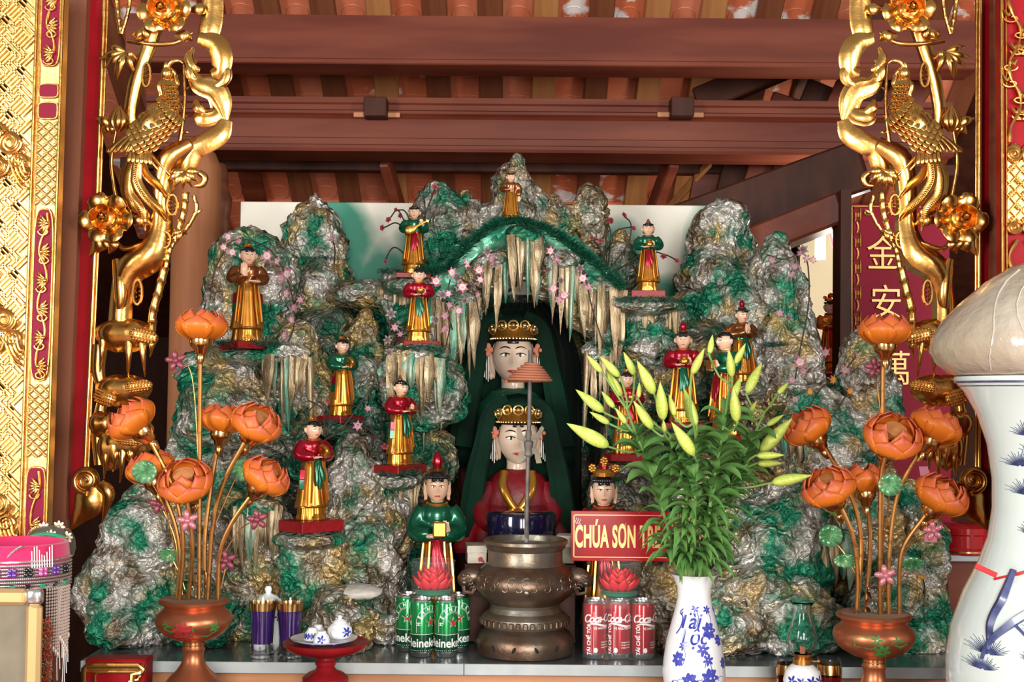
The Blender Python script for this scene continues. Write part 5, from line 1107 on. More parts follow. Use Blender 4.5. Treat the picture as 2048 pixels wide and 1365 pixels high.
# ------------------------------------------------------------ red lotus candles in clear tubs
M['candle_red'] = mat('red_lotus_wax', (.70,.018,.030), .4, 0)
def lotus_candle(label, px, Y, z, R_=.051):
    c = P(px, 1180, Y); root = thing('lotus_candle', label, 'candle', (c.x, Y, z)); h = .082
    MB().lathe([(R_,.0006), (R_,h), (R_-.001,h+.0006), (.001,h+.0008)], 48).build('clear_tub', M['film'], root, world=False, sharp=30)
    for z_r in (.002, .018, h):
        mb = MB(); mb.tube([(R_*math.cos(a), R_*math.sin(a), z_r) for a in [TAU*i/48 for i in range(49)]], .0012, 6); mb.build('tub_rim', M['film'], root, world=False)
    MB().lathe([(.03,.002), (.040,.006), (.042,.014), (.03,.017), (.001,.018)], 32).build('green_base', mat('green_plastic', (.01,.16,.08), .4), root, world=False)
    for n, r0, r1, z0, L_, tl in ((10, .024, .046, .016, .030, .7), (9, .018, .036, .020, .038, .35), (6, .008, .022, .024, .042, .12)):
        for i in range(n):
            a = TAU*i/n+n*.3; mb = MB(); d = Vector((math.cos(a), math.sin(a), 0)); pts_ = [d*(r0+(r1-r0)*math.sin(t*PI/2))+Vector((0,0,z0+L_*t**(1+tl*.6)*(1-.0*tl))) for t in [q/7 for q in range(8)]]
            mb.leaf(pts_, [.006,.010,.0125,.0135,.0125,.010,.006,.0006], -d+Vector((0,0,.4)), .5); o = mb.build('petal', M['candle_red'], root, world=False); o.modifiers.new('t', 'SOLIDIFY').thickness = .0018
    mb = MB()
    for i in range(18): a = TAU*i/18; mb.tube([(.038*math.cos(a)-.005*math.sin(a), .038*math.sin(a)+.005*math.cos(a), .036), (.042*math.cos(a), .042*math.sin(a), .041), (.038*math.cos(a)+.005*math.sin(a), .038*math.sin(a)-.005*math.cos(a), .036)], .0009, 4)
    mb.build('gold_edging', M['brass'], root, world=False); MB().lathe([(.012,.03), (.013,.05), (.001,.052)], 16).build('wick_cup', M['candle_red'], root, world=False)
lotus_candle('red lotus candle in clear tub standing on the green beer cans', 866, 3.075, TZ+CH-.002); lotus_candle('red lotus candle in clear tub standing on the red soda cans', 1239, 3.06, TZ+CH+.001)
# ------------------------------------------------------------ red name sign
Y = 3.115; K = S(1,Y); sg = thing('name_sign', 'red sign with gold capital lettering propped above the soda cans', 'sign', P(1240, 1124, Y))
mb = MB(); a = P(1142,1022,Y); b_ = P(1350,1124,Y); cx, cz = (a.x+b_.x)/2, (a.z+b_.z)/2; mb.bbox((cx, Y, cz), ((b_.x-a.x)/2, .004, (a.z-b_.z)/2), .001); mb.build('board', mat('red_acrylic', (.36,.006,.012), .16, 0, spec=.22), sg)
hw, hh = (b_.x-a.x)/2-K*6, (a.z-b_.z)/2-K*8; mb = MB()
for x0, z0, x1, z1 in ((-hw,hh,hw,hh), (-hw,-hh,hw,-hh), (-hw,-hh,-hw,hh), (hw,-hh,hw,hh)): mb.bbox((cx+(x0+x1)/2, Y-.0045, cz+(z0+z1)/2), (abs(x1-x0)/2+K*.9, .0006, abs(z1-z0)/2+K*.9), .0002)
M['sign_gold'] = mat('gold_foil_lettering', (.66,.42,.14), .35, .5); mb.build('gold_border', M['sign_gold'], sg)
flat_text('lettering', 'CHÚA SƠN TRE', (cx-K*11, Y-.0045, cz-K*3), K*60, M['sign_gold'], sg, .385, .0022, .0005, space=1.05)
for s in (-1, 1):
    mb = MB()
    for k in range(3): mb.tube([P(1152+4*k if s < 0 else 1340-4*k, 1036+t*3+k, Y-.005)+Vector((.0025*math.sin(t*2), 0, 0)) for t in range(5)], .0008, 4)
    mb.build('corner_flourish', M['print_white'], sg)
for s in (-1, 1): mb = MB(); mb.bbox((cx+s*.08, Y+.02, cz-hh*.4), (.006, .018, .05), .002); mb.build('prop', M['wood_dark'], sg)
# ------------------------------------------------------------ tin and boxes behind the burner
def carton(label, x0, x1, y0, y1, Y, dep, m, rz=0, m2=None, name='carton', band=None):
    a = P(x0, y0, Y); b_ = P(x1, y1, Y); root = thing(name, label, 'box', ((a.x+b_.x)/2, Y+dep, b_.z)); root.rotation_euler = (0,0,R(rz)); h = a.z-b_.z; hx = (b_.x-a.x)/2
    mb = MB(); mb.bbox((0,0,h*.4), (hx, dep, h*.4), .001); mb.build('tray', m, root, world=False); mb = MB(); mb.bbox((0,0,h*.79), (hx+.0012, dep+.0012, h*.205), .001); mb.build('lid', m2 or m, root, world=False); return root
M['floral'] = mat('floral_print_card', (.62,.56,.46), .6, 0, col2=(.45,.05,.06), vscale=70, lo=.58, hi=.64); M['card'] = mat('grey_green_card', (.30,.30,.22), .7)
ztb = P(1040, 1200, 3.225); ztb = 1200+(ztb.z-TZ)*F/3.225
carton('brown carton under the floral boxes behind the incense burner', 930, 1150, 1128, ztb, 3.225, .06, M['wood_dark'])
carton('white box with red floral print half hidden behind the incense burner', 932, 970, 1092, 1128, 3.225, .04, M['floral'], 6)
carton('pale card box leaning out behind the burner towards the red sign', 1116, 1150, 1072, 1128, 3.225, .03, M['card'], -6, M['floral'])
c = P(1042, 1080, 3.33); t_ = thing('round_tin', 'dark blue round tin with gold lid seal behind the incense burner', 'tin', (c.x, 3.30, P(1042,1128,3.225).z)); r = S(66,3.30); h = P(1042,1024,3.28).z-P(1042,1128,3.225).z
MB().lathe([(r,0), (r*1.01,.002), (r*1.01,h*.45), (r*.995,h*.47)], 48).build('base', mat('navy_tin', (.008,.008,.035), .12, .3, coat=.6), t_, world=False, sharp=35); MB().lathe([(r*1.02,h*.48), (r*1.03,h*.5), (r*1.03,h*.92), (r*1.0,h*.97), (r*.9,h*1.0), (.001,h*1.0)], 48).build('lid', mat('navy_tin_lid', (.008,.008,.035), .12, .3, coat=.6), t_, world=False, sharp=35)
MB().lathe([(.012,h*1.0), (.022,h*1.02), (.001,h*1.03)], 20, (0,-r*.4,0)).build('gold_seal', M['brass'], t_, world=False)
# ------------------------------------------------------------ purple glasses and jar
M['purple'] = mat('violet_wax', (.045,.012,.16), .15, 0, coat=.5)
for px, lab in ((524, 'glass of violet wax with gold band, next to the copper vase'), (579, 'glass of violet wax with gold band, next to the red tea stand')):
    Y = 3.03; c = P(px, 1300, Y); g = thing('candle_glass', lab, 'glass', (c.x, Y, TZ), 'violet candle glasses'); H = .132
    MB().lathe([(.023,0), (.027,.002), (.0265,.012), (.0245,.03), (.0265,.07), (.0312,H), (.0298,H), (.0252,.07), (.0230,.032), (.001,.030)], 40).build('glass', M['glass'], g, world=False, sharp=35)
    MB().lathe([(.0225,.032), (.0247,.07), (.0284,.112), (.001,.113)], 36).build('wax', M['purple'], g, world=False, sharp=35)
    MB().lathe([(.0302,.108), (.0318,.125), (.0312,.125), (.0296,.108)], 40).build('gold_band', M['brass'], g, world=False)
    for k in range(8): a = TAU*k/8; mb = MB(); mb.tube([(.0265*math.cos(a), .0265*math.sin(a), .004), (.0252*math.cos(a), .0252*math.sin(a), .028)], .0022, 6); mb.build('foot_flute', M['glass'], g, world=False)
def decal(mb, polys, c, prof, th, z, eps=.0004, rot=0):
    for p in polys: v, f = poly_f(p); mb.add(*wrap(v, f, c, prof, th, z, eps, rot))
def leafy(cx, cy, r, n, a0=0): 
    out = []
    for i in range(n):
        a = a0+TAU*i/n; out.append([(cx+r*.55*math.cos(a)+r*.45*math.cos(t)*math.cos(a)-r*.22*math.sin(t)*math.sin(a), cy+r*.55*math.sin(a)+r*.45*math.cos(t)*math.sin(a)+r*.22*math.sin(t)*math.cos(a)) for t in [TAU*k/12 for k in range(12)]])
    return out
c = P(535, 1290, 3.12); j = thing('covered_jar', 'white porcelain jar with blue marks and knobbed lid behind the violet glasses', 'jar', (c.x, 3.12, TZ)); pr_ = [(.022,0), (.03,.01), (.036,.05), (.034,.09), (.026,.108), (.028,.112)]
MB().lathe(pr_, 36).build('jar', M['porcelain'], j, world=False); MB().lathe([(.030,.112), (.030,.116), (.022,.126), (.010,.131), (.006,.134), (.009,.142), (.006,.149), (.001,.151)], 32).build('lid', M['porcelain'], j, world=False)
mb = MB(); decal(mb, leafy(0,0,.012,4)+leafy(.03,.0,.010,4), (0,0), pr_+[(.030,.113)], 0, .08); mb.tube([(.0298*math.cos(a), .0298*math.sin(a), .1165) for a in [TAU*i/32 for i in range(33)]], .0008, 5); mb.ell((0,0,.150), (.004,.004,.003), 8, 6); mb.build('blue_painting', M['blue'], j, world=False)
# ============================================================ LOTUS LAMPS
def petal_mat():
    m, nt, b = nodes('orange_lotus_plastic'); N = nt.nodes; L = nt.links
    tc = N.new('ShaderNodeTexCoord'); sp = N.new('ShaderNodeSeparateXYZ'); L.new(tc.outputs['Generated'], sp.inputs[0])
    rp = N.new('ShaderNodeValToRGB'); e = rp.color_ramp.elements; e[0].color = (.86,.25,.022,1); e[1].color = (.74,.15,.085,1); e[0].position = .55; e[1].position = .98
    L.new(sp.outputs[2], rp.inputs[0]); L.new(rp.outputs[0], b.inputs['Base Color']); b.inputs['Roughness'].default_value = .32; 
    wv = N.new('ShaderNodeTexWave'); wv.inputs['Scale'].default_value = 9; wv.bands_direction = 'Y'; wv.inputs['Distortion'].default_value = 2; L.new(tc.outputs['Generated'], wv.inputs[0])
    bp = N.new('ShaderNodeBump'); bp.inputs['Strength'].default_value = .18; bp.inputs['Distance'].default_value = .002; L.new(wv.outputs[1], bp.inputs['Height']); L.new(bp.outputs[0], b.inputs['Normal'])
    tr = N.new('ShaderNodeBsdfTranslucent'); L.new(rp.outputs[0], tr.inputs[0]); mx = N.new('ShaderNodeMixShader'); mx.inputs[0].default_value = .38; L.new(b.outputs[0], mx.inputs[1]); L.new(tr.outputs[0], mx.inputs[2]); L.new(mx.outputs[0], N['Material Output'].inputs[0]); return m
M['petal'] = petal_mat()
M['old_gold'] = mat('old_gilt_stem', (.50,.24,.07), .3, .9, col2=(.22,.09,.03), vscale=60, lo=.55, hi=.75)
M['lamp_pink'] = mat('pink_enamel', (.50,.17,.20), .3, .2, coat=.3); M['lamp_green'] = mat('green_enamel', (.05,.20,.08), .3, .4, col2=(.22,.42,.22), vscale=30, coat=.3); M['lamp_plum'] = mat('plum_enamel', (.22,.05,.07), .35, .2)
def petal_mesh(R_, r0, rm, rt, z0, z1, w, nt_=9, nw=7):
    mb = MB(); q = []
    for i in range(nt_):
        t = i/(nt_-1); r = r0*(1-t)**2+2*rm*t*(1-t)+rt*t*t; z = z0+(z1-z0)*t**1.25; wd = w*(math.sin(PI*min(1, t*.80+.12))**.75)*(1 if t < .75 else math.sqrt(max(0, 1-((t-.75)/.25)**2))+.0)
        for j in range(nw):
            s = j/(nw-1)*2-1; a = s*wd; q.append((R_*r*math.cos(a)+.0, R_*r*math.sin(a), R_*(z-.05*s*s)))
    mb.add(q, [(i*nw+j, i*nw+j+1, (i+1)*nw+j+1, (i+1)*nw+j) for i in range(nt_-1) for j in range(nw-1)]); return mb.mesh('petal', M['petal'], True, None)
LR = .0505
PM = [petal_mesh(LR, .30, 1.50, .90, -.64, .40, .72), petal_mesh(LR, .30, 1.46, .70, -.62, .62, .70), petal_mesh(LR, .30, 1.15, .42, -.3, .70, .78)]
CUP = MB().lathe([(.005,-.084), (.008,-.077), (.010,-.068), (.008,-.064), (.013,-.060), (.015,-.052), (.022,-.046), (.0245,-.038), (.0245,-.030), (.018,-.028)], 24).mesh('brass_cup', M['brass'], True, 40)
SEED = MB().lathe([(.016,.0), (.020,.012), (.021,.018), (.001,.020)], 20).mesh('seed_head', mat('pale_orange_seed_head', (.50,.20,.07), .5), True, 40)
def lotus(parent, c, axis, k=1.0):
    o = link('lotus_shade', None, parent); o.empty_display_size = .01; o.location = c-wloc(parent); o.rotation_euler = Vector(axis).to_track_quat('Z', 'Y').to_euler(); o.scale = (k,k,k)
    for n, me, a0 in ((6, PM[0], 0), (6, PM[1], .52), (4, PM[2], .2)):
        for i in range(n):
            p = link('petal', me, o); p.rotation_euler = (0, 0, TAU*i/n+a0); s_ = p.modifiers.new('t', 'SOLIDIFY'); s_.thickness = .0022
    link('brass_cup', CUP, o); link('seed_head', SEED, o); return o
def lamp(label, cx, ytop, Y, k, flowers, smalls, decals):
    c = P(cx, 1300, Y); root = thing('lotus_lamp', label, 'lamp', (c.x, Y, FZ)); dy = ytop-1197
    pr = [(S(h*k,Y), P(cx, 1197+(y-1197)*k+dy, Y).z) for h, y in ((22,1281), (40,1277), (60,1266), (72,1252), (76,1240), (73,1228), (62,1219), (58,1214), (62,1209), (69,1205), (70,1200), (66,1197))]
    zt = pr[-1][1]; mb = MB(); mb.lathe(pr+[(S(60*k,Y), zt-.002), (.001, zt-.002)], 48, (c.x, Y, 0)); bowl = mb.build('bowl', M['copper'], root, sharp=45)
    mb = MB(); mb.lathe([(S(60*k,Y), zt-.0019), (.001, zt-.0015)], 40, (c.x, Y, 0)); mb.build('sand_fill', mat('grey_sand', (.26,.19,.14), .9, 0, bump=.4, bscale=120), bowl)
    st = [(S(h*k,Y), P(cx, 1197+(y-1197)*k+dy, Y).z) for h, y in ((62,1396), (62,1380), (56,1366), (44,1352), (32,1340), (24,1328), (21,1318), (20,1306), (23,1298), (19,1291), (20,1284), (22,1281))]
    mb = MB(); mb.lathe([(S(66*k,Y), FZ), (S(68*k,Y), FZ+.004), (S(66*k,Y), FZ+.012)]+[(r, z) for r, z in st if z > FZ+.014], 44, (c.x, Y, 0)); mb.build('pedestal', M['copper'], root, sharp=45)
    for yy in (1286, 1291, 1296):
        z = P(cx, 1197+(yy-1197)*k+dy, Y).z; mb = MB(); mb.tube([(c.x+S(20.5*k,Y)*math.cos(a), Y+S(20.5*k,Y)*math.sin(a), z) for a in [TAU*i/28 for i in range(29)]], S(1.4,Y), 6); mb.build('gold_ring', M['brass'], root)
    for bxp, pts_, lc, ax, dY in flowers:
        b0 = P(bxp, ytop, Y); b0 = Vector((b0.x, Y+dY*.3, zt-.003)); path = [tuple(b0)]+[tuple(P(x, y, Y+dY*(.4+.6*(i+1)/len(pts_)))) for i, (x, y) in enumerate(pts_)]
        sp = spline(path, 26); mb = MB(); mb.tube(sp, S(4.6,Y), 8); mb.build('stem', M['old_gold'], root)
        lotus(root, P(lc[0], lc[1], Y+dY), ax, lc[2] if len(lc) > 2 else 1.0)
    for kind, pts_ in smalls:
        path = [tuple(P(x, y, Y+d)) for x, y, d in pts_]; mb = MB(); mb.tube(spline(path, 14), S(1.3,Y), 5); w = mb.build('wire', M['old_gold'], root); q = Vector(path[-1]); K = S(1,Y); mb = MB()
        if kind[0] == 'f':
            for i in range(5): a = TAU*i/5+.5; mb.ell(q+Vector((K*12*math.cos(a), -K*2, K*12*math.sin(a))), (K*10, K*5, K*6), 10, 8, Matrix.Rotation(-a, 3, 'Y'))
            mb.ell(q+Vector((0,-K*4,0)), K*6, 8, 6); mb.build('enamel_flower', M['lamp_pink' if kind == 'fp' else 'lamp_plum'], root)
        else:
            n = 22; v = [q]; 
            for r_ in (.5, 1): 
                for i in range(n): a = TAU*i/n; v.append(q+Vector((K*24*r_*math.cos(a), -K*(6*r_)+K*(3 if i % 2 else -3)*r_, K*22*r_*math.sin(a)*(.6 if kind == 'gl' else 1))))
            mb.add(v, [(0, 1+i, 1+(i+1) % n) for i in range(n)]+[(1+i, 1+n+i, 1+n+(i+1) % n, 1+(i+1) % n) for i in range(n)]); o = mb.build('enamel_leaf', M['lamp_green'], root); o.modifiers.new('t', 'SOLIDIFY').thickness = .0015
    gd = MB(); x_ = c.x+S(8,Y); gd.lathe([(S(17*k,Y), zt), (S(22*k,Y), zt+S(10,Y)), (S(20*k,Y), zt+S(20,Y)), (S(12*k,Y), zt+S(26,Y)), (S(18*k,Y), zt+S(36,Y)), (S(17*k,Y), zt+S(46,Y)), (.001, zt+S(54,Y))], 24, (x_, Y+.02, 0)); gd.build('glass_gourd', M['glass'], root)
    for polys, m, th, y in decals: mb = MB(); decal(mb, polys, (c.x, Y), pr, th, P(cx, y, Y).z, .0006); mb.build('painted_flower', m, root, smooth=False)
    return root
M['dec_red'] = mat('red_decal', (.40,.03,.03), .5); M['dec_green'] = mat('green_decal', (.05,.20,.04), .5)
K = S(1, 2.75)
lot = leafy(0,0,K*24,9); lef = [blob2d(K*26, K*12, 20, 5, .18)]+leafy(K*20,K*6,K*12,5); lef2 = [blob2d(K*14, K*7, 16, 4, .2)]+leafy(-K*10,K*8,K*8,4)
lamp('copper vase lotus lamp with seven orange lotus flowers beside the violet glasses', 387, 1197, 2.75, 1.0, [
    (398, ((399,1000), (400,800), (401,700)), (404,650), (.02,0,1), 0), (362, ((366,1080), (345,975), (305,890)), (262,838), (-.62,-.2,.75), -.05), (356, ((360,1120), (350,1050), (325,985)), (300,935,.95), (-.35,.1,.9), -.01),
    (380, ((384,1120), (382,1060), (374,1005)), (370,962,1.05), (-.05,-.62,.78), -.05), (406, ((410,1080), (424,960), (438,880)), (446,838,.95), (.08,.1,1), .07), (416, ((426,1050), (450,960), (490,885)), (514,845), (.42,-.35,.84), -.02), (436, ((440,1110), (462,1050), (505,988)), (533,952,.98), (.55,-.15,.8), -.01)],
    [('fp', ((390,1190,-.02), (385,1120,-.04), (376,1042,-.06))), ('fr', ((365,1190,0), (350,1080,0), (320,1008,0))), ('fr', ((440,1120,0), (480,1060,0), (515,1040,0))), ('fr', ((400,1000,0), (385,760,0), (352,722,0))), ('gr', ((360,1150,-.03), (330,1020,-.06), (290,944,-.085))), ('gl', ((370,1180,.02), (360,1150,.02), (340,1110,.02))), ('fr', ((436,1190,.0), (446,1160,0), (452,1122,0))), ('gr', ((430,1050,.02), (470,960,.02), (488,940,.01)))],
    [(lot, M['dec_red'], -.05, 1256), (lef, M['dec_green'], .52, 1252), (lef2, M['dec_green'], -.42, 1248)])
lamp('copper vase lotus lamp with seven orange lotus flowers beside the glass oil lamp', 1748, 1226, 2.72, 1.06, [
    (1760, ((1764,1000), (1765,800), (1766,705)), (1770,660), (.0,0,1), 0), (1716, ((1722,1080), (1700,985), (1650,895)), (1614,852), (-.55,-.1,.8), .03), (1712, ((1716,1150), (1706,1075), (1680,1012)), (1656,974,1.05), (-.38,-.3,.86), -.02),
    (1737, ((1740,1100), (1738,1040), (1734,1005)), (1727,958,.95), (-.05,.1,1), .07), (1757, ((1760,1100), (1762,960), (1770,915)), (1786,872,1.1), (.08,-.62,.78), -.05), (1776, ((1778,1120), (1795,990), (1842,898)), (1872,852), (.45,.0,.88), -.02), (1797, ((1800,1130), (1812,1085), (1850,1032)), (1884,990,1.05), (.40,-.35,.84), -.02)],
    [('fp', ((1765,1225,-.03), (1768,1190,-.05), (1770,1152,-.06))), ('fp', ((1800,1120,0), (1830,1080,0), (1866,1062,0))), ('gr', ((1765,1100,-.02), (1775,1030,-.03), (1779,970,-.04))), ('gr', ((1720,1150,.02), (1690,1110,.02), (1660,1072,.02))), ('gl', ((1716,1160,.02), (1700,1130,.02), (1690,1122,.02))), ('fr', ((1765,860,0), (1755,780,0), (1750,735,.02))), ('gl', ((1800,1160,.03), (1815,1140,.03), (1822,1128,.03)))],
    [(lef, M['dec_green'], -.45, 1274), (leafy(0,0,K*17,7), M['dec_green'], -.05, 1292), (lef2, M['dec_green'], .42, 1276)])
# ============================================================ LILY VASE
VY = 2.68; vc = P(1388, 1300, VY); vs_r = thing('lily_vase', 'white porcelain vase with blue flowers and calligraphy holding the lilies', 'vase', (vc.x, VY, FZ))
vp = [(S(36,VY), FZ), (S(40,VY), FZ+.004), (S(38,VY), FZ+.012)]+lz(1388, VY, [(44,1425), (56,1390), (62,1350), (61,1325), (55,1285), (46,1250), (37,1215), (33,1193), (34,1175), (41,1157), (48,1148)])
mb = MB(); mb.lathe(vp+lz(1388, VY, [(46,1148), (38,1158), (31,1176), (30,1190), (.1,1200)]), 56, (vc.x, VY, 0)); mb.build('body', M['porcelain'], vs_r, sharp=60)
Kv = S(1,VY); mb = MB(); pos = lambda x, y: (math.asin(max(-.95, min(.95, (x-1388)*Kv/interp_r(vp, P(1388,y,VY).z)))), P(1388,y,VY).z)
def vd(polys, x, y, rot=0, e=.0005): th, z = pos(x, y); decal(mb, polys, (vc.x, VY), vp, th, z, e, rot)
for (x, y, r) in ((1412,1255,17), (1351,1310,15), (1430,1275,12), (1372,1352,18), (1412,1345,20), (1440,1320,12), (1395,1375,20), (1345,1370,16)):
    vd([blob2d(Kv*r*.62, Kv*r*.85, 22, 6, .14)], x, y); vd(leafy(0,0,Kv*r,7), x, y)
for (x, y, r) in ((1385,1212,8), (1408,1215,9), (1398,1290,14), (1408,1310,12), (1360,1285,9), (1425,1215,6)):
    vd(leafy(0,0,Kv*r,6,.3), x, y, 0, .0004)
    v = [p for p in spline([(0,0,0), (Kv*6,-Kv*16,0), (Kv*2,-Kv*34,0)], 10)]; th, z = pos(x, y); w_, _ = wrap([tuple(p) for p in v], None, (vc.x, VY), vp, th, z, .0003); mb.tube(w_, .0007, 4)
for i in range(9): th, z = pos(1346+11*i, 1362-4*(i % 3)); w_, _ = wrap([(Kv*10*math.cos(t), Kv*10*math.sin(t), 0) for t in [PI*.2+q*.25 for q in range(9)]], None, (vc.x, VY), vp, th, z, .0003); mb.tube(w_, .0006, 4)
mb.build('blue_flower_painting', mat('cobalt_wash', (.06,.07,.42), .25, 0, coat=.3), vs_r, smooth=False)
mb = MB()
for tx, x, y, s in (('Tài', 1372, 1237, 34), ('Lộc', 1380, 1268, 32)): v, f = text_mesh(tx, Kv*s*1.25, .85, .0006, shear=.25); th, z = pos(x, y); mb.add(*wrap(v, f, (vc.x, VY), vp, th, z, .0009))
th, z = pos(1362, 1222); w_, _ = wrap([tuple(p) for p in spline([(0,Kv*8,0), (-Kv*6,0,0), (Kv*2,-Kv*8,0), (0,-Kv*26,0), (-Kv*8,-Kv*40,0)], 20)], None, (vc.x, VY), vp, th, z, .0006); mb.tube(w_, .0013, 5)
mb.build('calligraphy', M['blue'], vs_r, smooth=False)
# lilies
M['lily_bud'] = mat('lily_bud_green', (.42,.54,.075), .42, 0, col2=(.56,.64,.15), vscale=14); M['lily_leaf'] = mat('lily_leaf_green', (.065,.18,.038), .4, 0, col2=(.13,.28,.075), vscale=16, spec=.5); M['lily_stem'] = mat('lily_stem_green', (.16,.30,.07), .45)
cc = lambda x, y: (1100+x/2.528, 650+y/2.528)
stems = {'A': [(682,1370),(664,1280),(622,1180),(600,1050),(540,830),(490,690),(430,540),(390,430)], 'B': [(698,1370),(690,1280),(685,1150),(690,900),(705,740),(660,620),(590,540)], 'C': [(752,1370),(765,1280),(775,1150),(800,1000),(820,830),(860,620),(890,440),(908,300)], 'D': [(766,1370),(784,1280),(800,1160),(860,900),(940,720),(1020,580),(1085,440)], 'E': [(725,1370),(715,1280),(715,1160),(735,900),(720,760),(740,620),(725,500)], 'F': [(740,1370),(740,1280),(760,1160),(840,960),(920,800),(1000,700)]}
SY = {'A': 2.66, 'B': 2.63, 'C': 2.61, 'D': 2.67, 'E': 2.60, 'F': 2.64}
buds = [(80,497,290,612,'A'), (132,327,272,440,'A'), (187,152,265,240,'A'), (252,160,350,262,'A'), (365,140,420,255,'A'), (290,225,365,360,'A'), (265,335,330,420,'A'), (200,440,300,500,'A'), (330,420,385,500,'A'),
        (432,183,520,350,'B'), (540,290,562,480,'B'), (418,385,515,525,'B'), (455,290,450,370,'B'), (560,480,570,540,'B'), (600,350,630,460,'E'), (600,490,715,655,'E'), (695,320,750,510,'E'), (775,120,715,250,'E'), (835,45,815,145,'C'), (890,125,912,265,'C'), (975,97,925,200,'C'), (905,315,930,490,'C'), (990,262,940,375,'C'), (1085,187,1005,345,'D'), (1230,290,1165,350,'D'), (1190,455,1100,510,'D'), (1020,385,995,440,'D'), (1215,472,1060,640,'D'), (1165,655,1035,660,'F'), (1195,705,1060,705,'F'), (1300,755,1110,795,'F')]
BD = {'A': .003, 'B': -.010, 'C': -.012, 'D': .003, 'E': -.012, 'F': .012}
from mathutils.bvhtree import BVHTree
OBST = []                                       # everything a leaf must not pass through: owner, tree, bounds
def obst(own, vs_o, fs_o):
    a_ = np.array([tuple(p) for p in vs_o]); OBST.append((own, BVHTree.FromPolygons([Vector(p) for p in vs_o], fs_o), a_.min(0), a_.max(0)))
def hits(own, vs_o, fs_o):
    a_ = np.array([tuple(p) for p in vs_o]); lo_, hi_ = a_.min(0), a_.max(0); t_ = None; n_h = 0
    for w_o, tr_, l2, h2 in OBST:
        if w_o == own or (lo_ > h2).any() or (l2 > hi_).any(): continue
        if t_ is None: t_ = BVHTree.FromPolygons([Vector(p) for p in vs_o], fs_o)
        n_h += len(t_.overlap(tr_))
    return n_h
me_ = next(c for c in vs_r.children if c.name.startswith('body')).data; obst('vase', [p.co+wloc(vs_r) for p in me_.vertices], [tuple(p.vertices) for p in me_.polygons])
rg = random.Random(21)
LL = {'A': 'cut lily whose many buds lean out towards the cave', 'B': 'cut lily with pointed buds above the red sign', 'C': 'tallest cut lily, its top bud before the profile figurine with gold box', 'D': 'cut lily with buds rising towards the tall grey crag', 'E': 'cut lily with a hanging bud in the heart of the bunch', 'F': 'cut lily with three level buds reaching for the lotus lamp'}
bm = MB(); n = 15; bm.tube([(0,0,i/(n-1)) for i in range(n)], [.035*(1-i/(n-1))+.135*math.sin(PI*(i/(n-1))**.72)**.9+.004 for i in range(n)], 12, prof=lambda a: 1+.10*math.cos(3*a)); BUD = bm.mesh('bud', M['lily_bud'], True, None)
LILY = {}
for nm, pth in stems.items():
    Y0 = SY[nm]; n_ = len(pth); top_b = sum(1 for b in buds if b[4] == nm)
    pts_ = [tuple(P(*cc(x, y), VY+BD[nm]*(1, 1.3, .5)[min(i, 2)]+(Y0-VY)*min(1, max(0, i-1)/2)-.10*max(0, i-3)/(n_-3)*(1 if nm in 'BCE' else .3))) for i, (x, y) in enumerate(pth)]; sp = [Vector(p) for p in spline(pts_, 40)]
    root = thing('cut_lily', LL[nm], 'lily', sp[0], 'cut lilies in the white and blue vase')
    mb = MB(); mb.tube(sp, [S(4.2-1.8*i/39, 2.65) for i in range(40)], 8); obst('stem'+nm, mb.v, mb.f); mb.build('stem', M['lily_stem'], root); LILY[nm] = (root, sp)
    for (tx, ty, bx_, by_, s_) in buds:
        if s_ != nm: continue
        base = P(*cc(bx_, by_), 0+sp[-1].y); tip = P(*cc(tx, ty), sp[-1].y)
        dY = rg.uniform(-.035, .035); base.y += dY; tip.y += dY*1.6; L_ = (tip-base).length
        o = link('bud', BUD, root); o.location = base-wloc(root); o.scale = (L_*.92, L_*.92, L_); qm = (tip-base).to_track_quat('Z', 'Y'); o.rotation_euler = qm.to_euler(); obst('bud', [base+qm @ Vector((p.co.x*L_*.92, p.co.y*L_*.92, p.co.z*L_)) for p in BUD.vertices], [tuple(p.vertices) for p in BUD.polygons])
        j = min(range(14, 40), key=lambda i: (sp[i]-base).length*(1 if sp[i].z < base.z-.005 else 3)); a = sp[j]
        d = (tip-base).normalized(); mb = MB(); mb.tube(spline([tuple(a), tuple((a+base)/2+Vector((0,0,-.004))-d*.01), tuple(base-d*.004), tuple(base+d*L_*.03)], 10), [.0022]*8+[.0028,.0036], 7); mb.build('pedicel', M['lily_stem'], root)
rim_z = P(1388, 1146, VY).z
for nm, (root, sp) in LILY.items():
    nl = 54; j0 = next(i for i in range(40) if sp[i].z > rim_z+.006)/39
    for i in range(nl):
        best = None
        for tr in range(40):
            t = j0+(.85-j0)*(i+rg.random()*.6)/nl; f_ = t*39; j = min(38, int(f_)); a = sp[j].lerp(sp[j+1], f_-j); low = t < .50
            az = i*2.4+rg.uniform(-.4,.4)+(rg.uniform(-PI, PI) if tr > 2 else 0); sc_ = 1 if tr < 14 else (.8 if tr < 28 else .62)
            L_ = (rg.uniform(.07,.105) if low else rg.uniform(.065,.095))*sc_; wd = (rg.uniform(.0065,.0095) if low else rg.uniform(.012,.018))*sc_
            d = Vector((math.cos(az), math.sin(az)*.75, rg.uniform(.35,1.3) if not low else rg.uniform(.35,1.0))).normalized(); ps = []
            for q in range(9):
                u = q/8; ps.append(a+d*L_*u+Vector((0,0,-L_*(.75 if low else .55)*u**2.4))+Vector((math.sin(az)*.004*math.sin(u*5), 0, 0)))
            mb = MB(); mb.leaf(ps, [wd*k for k in (.35,.75,.95,1,.98,.86,.65,.35,.02)], (0,-.35,1), .35)
            n_h = hits('stem'+nm, mb.v, mb.f)
            if best is None or n_h < best[0]: best = (n_h, mb)
            if n_h == 0: break
        mb = best[1]; obst('leaf', mb.v, mb.f[4:]); mb.build('leaf', M['lily_leaf'], root)
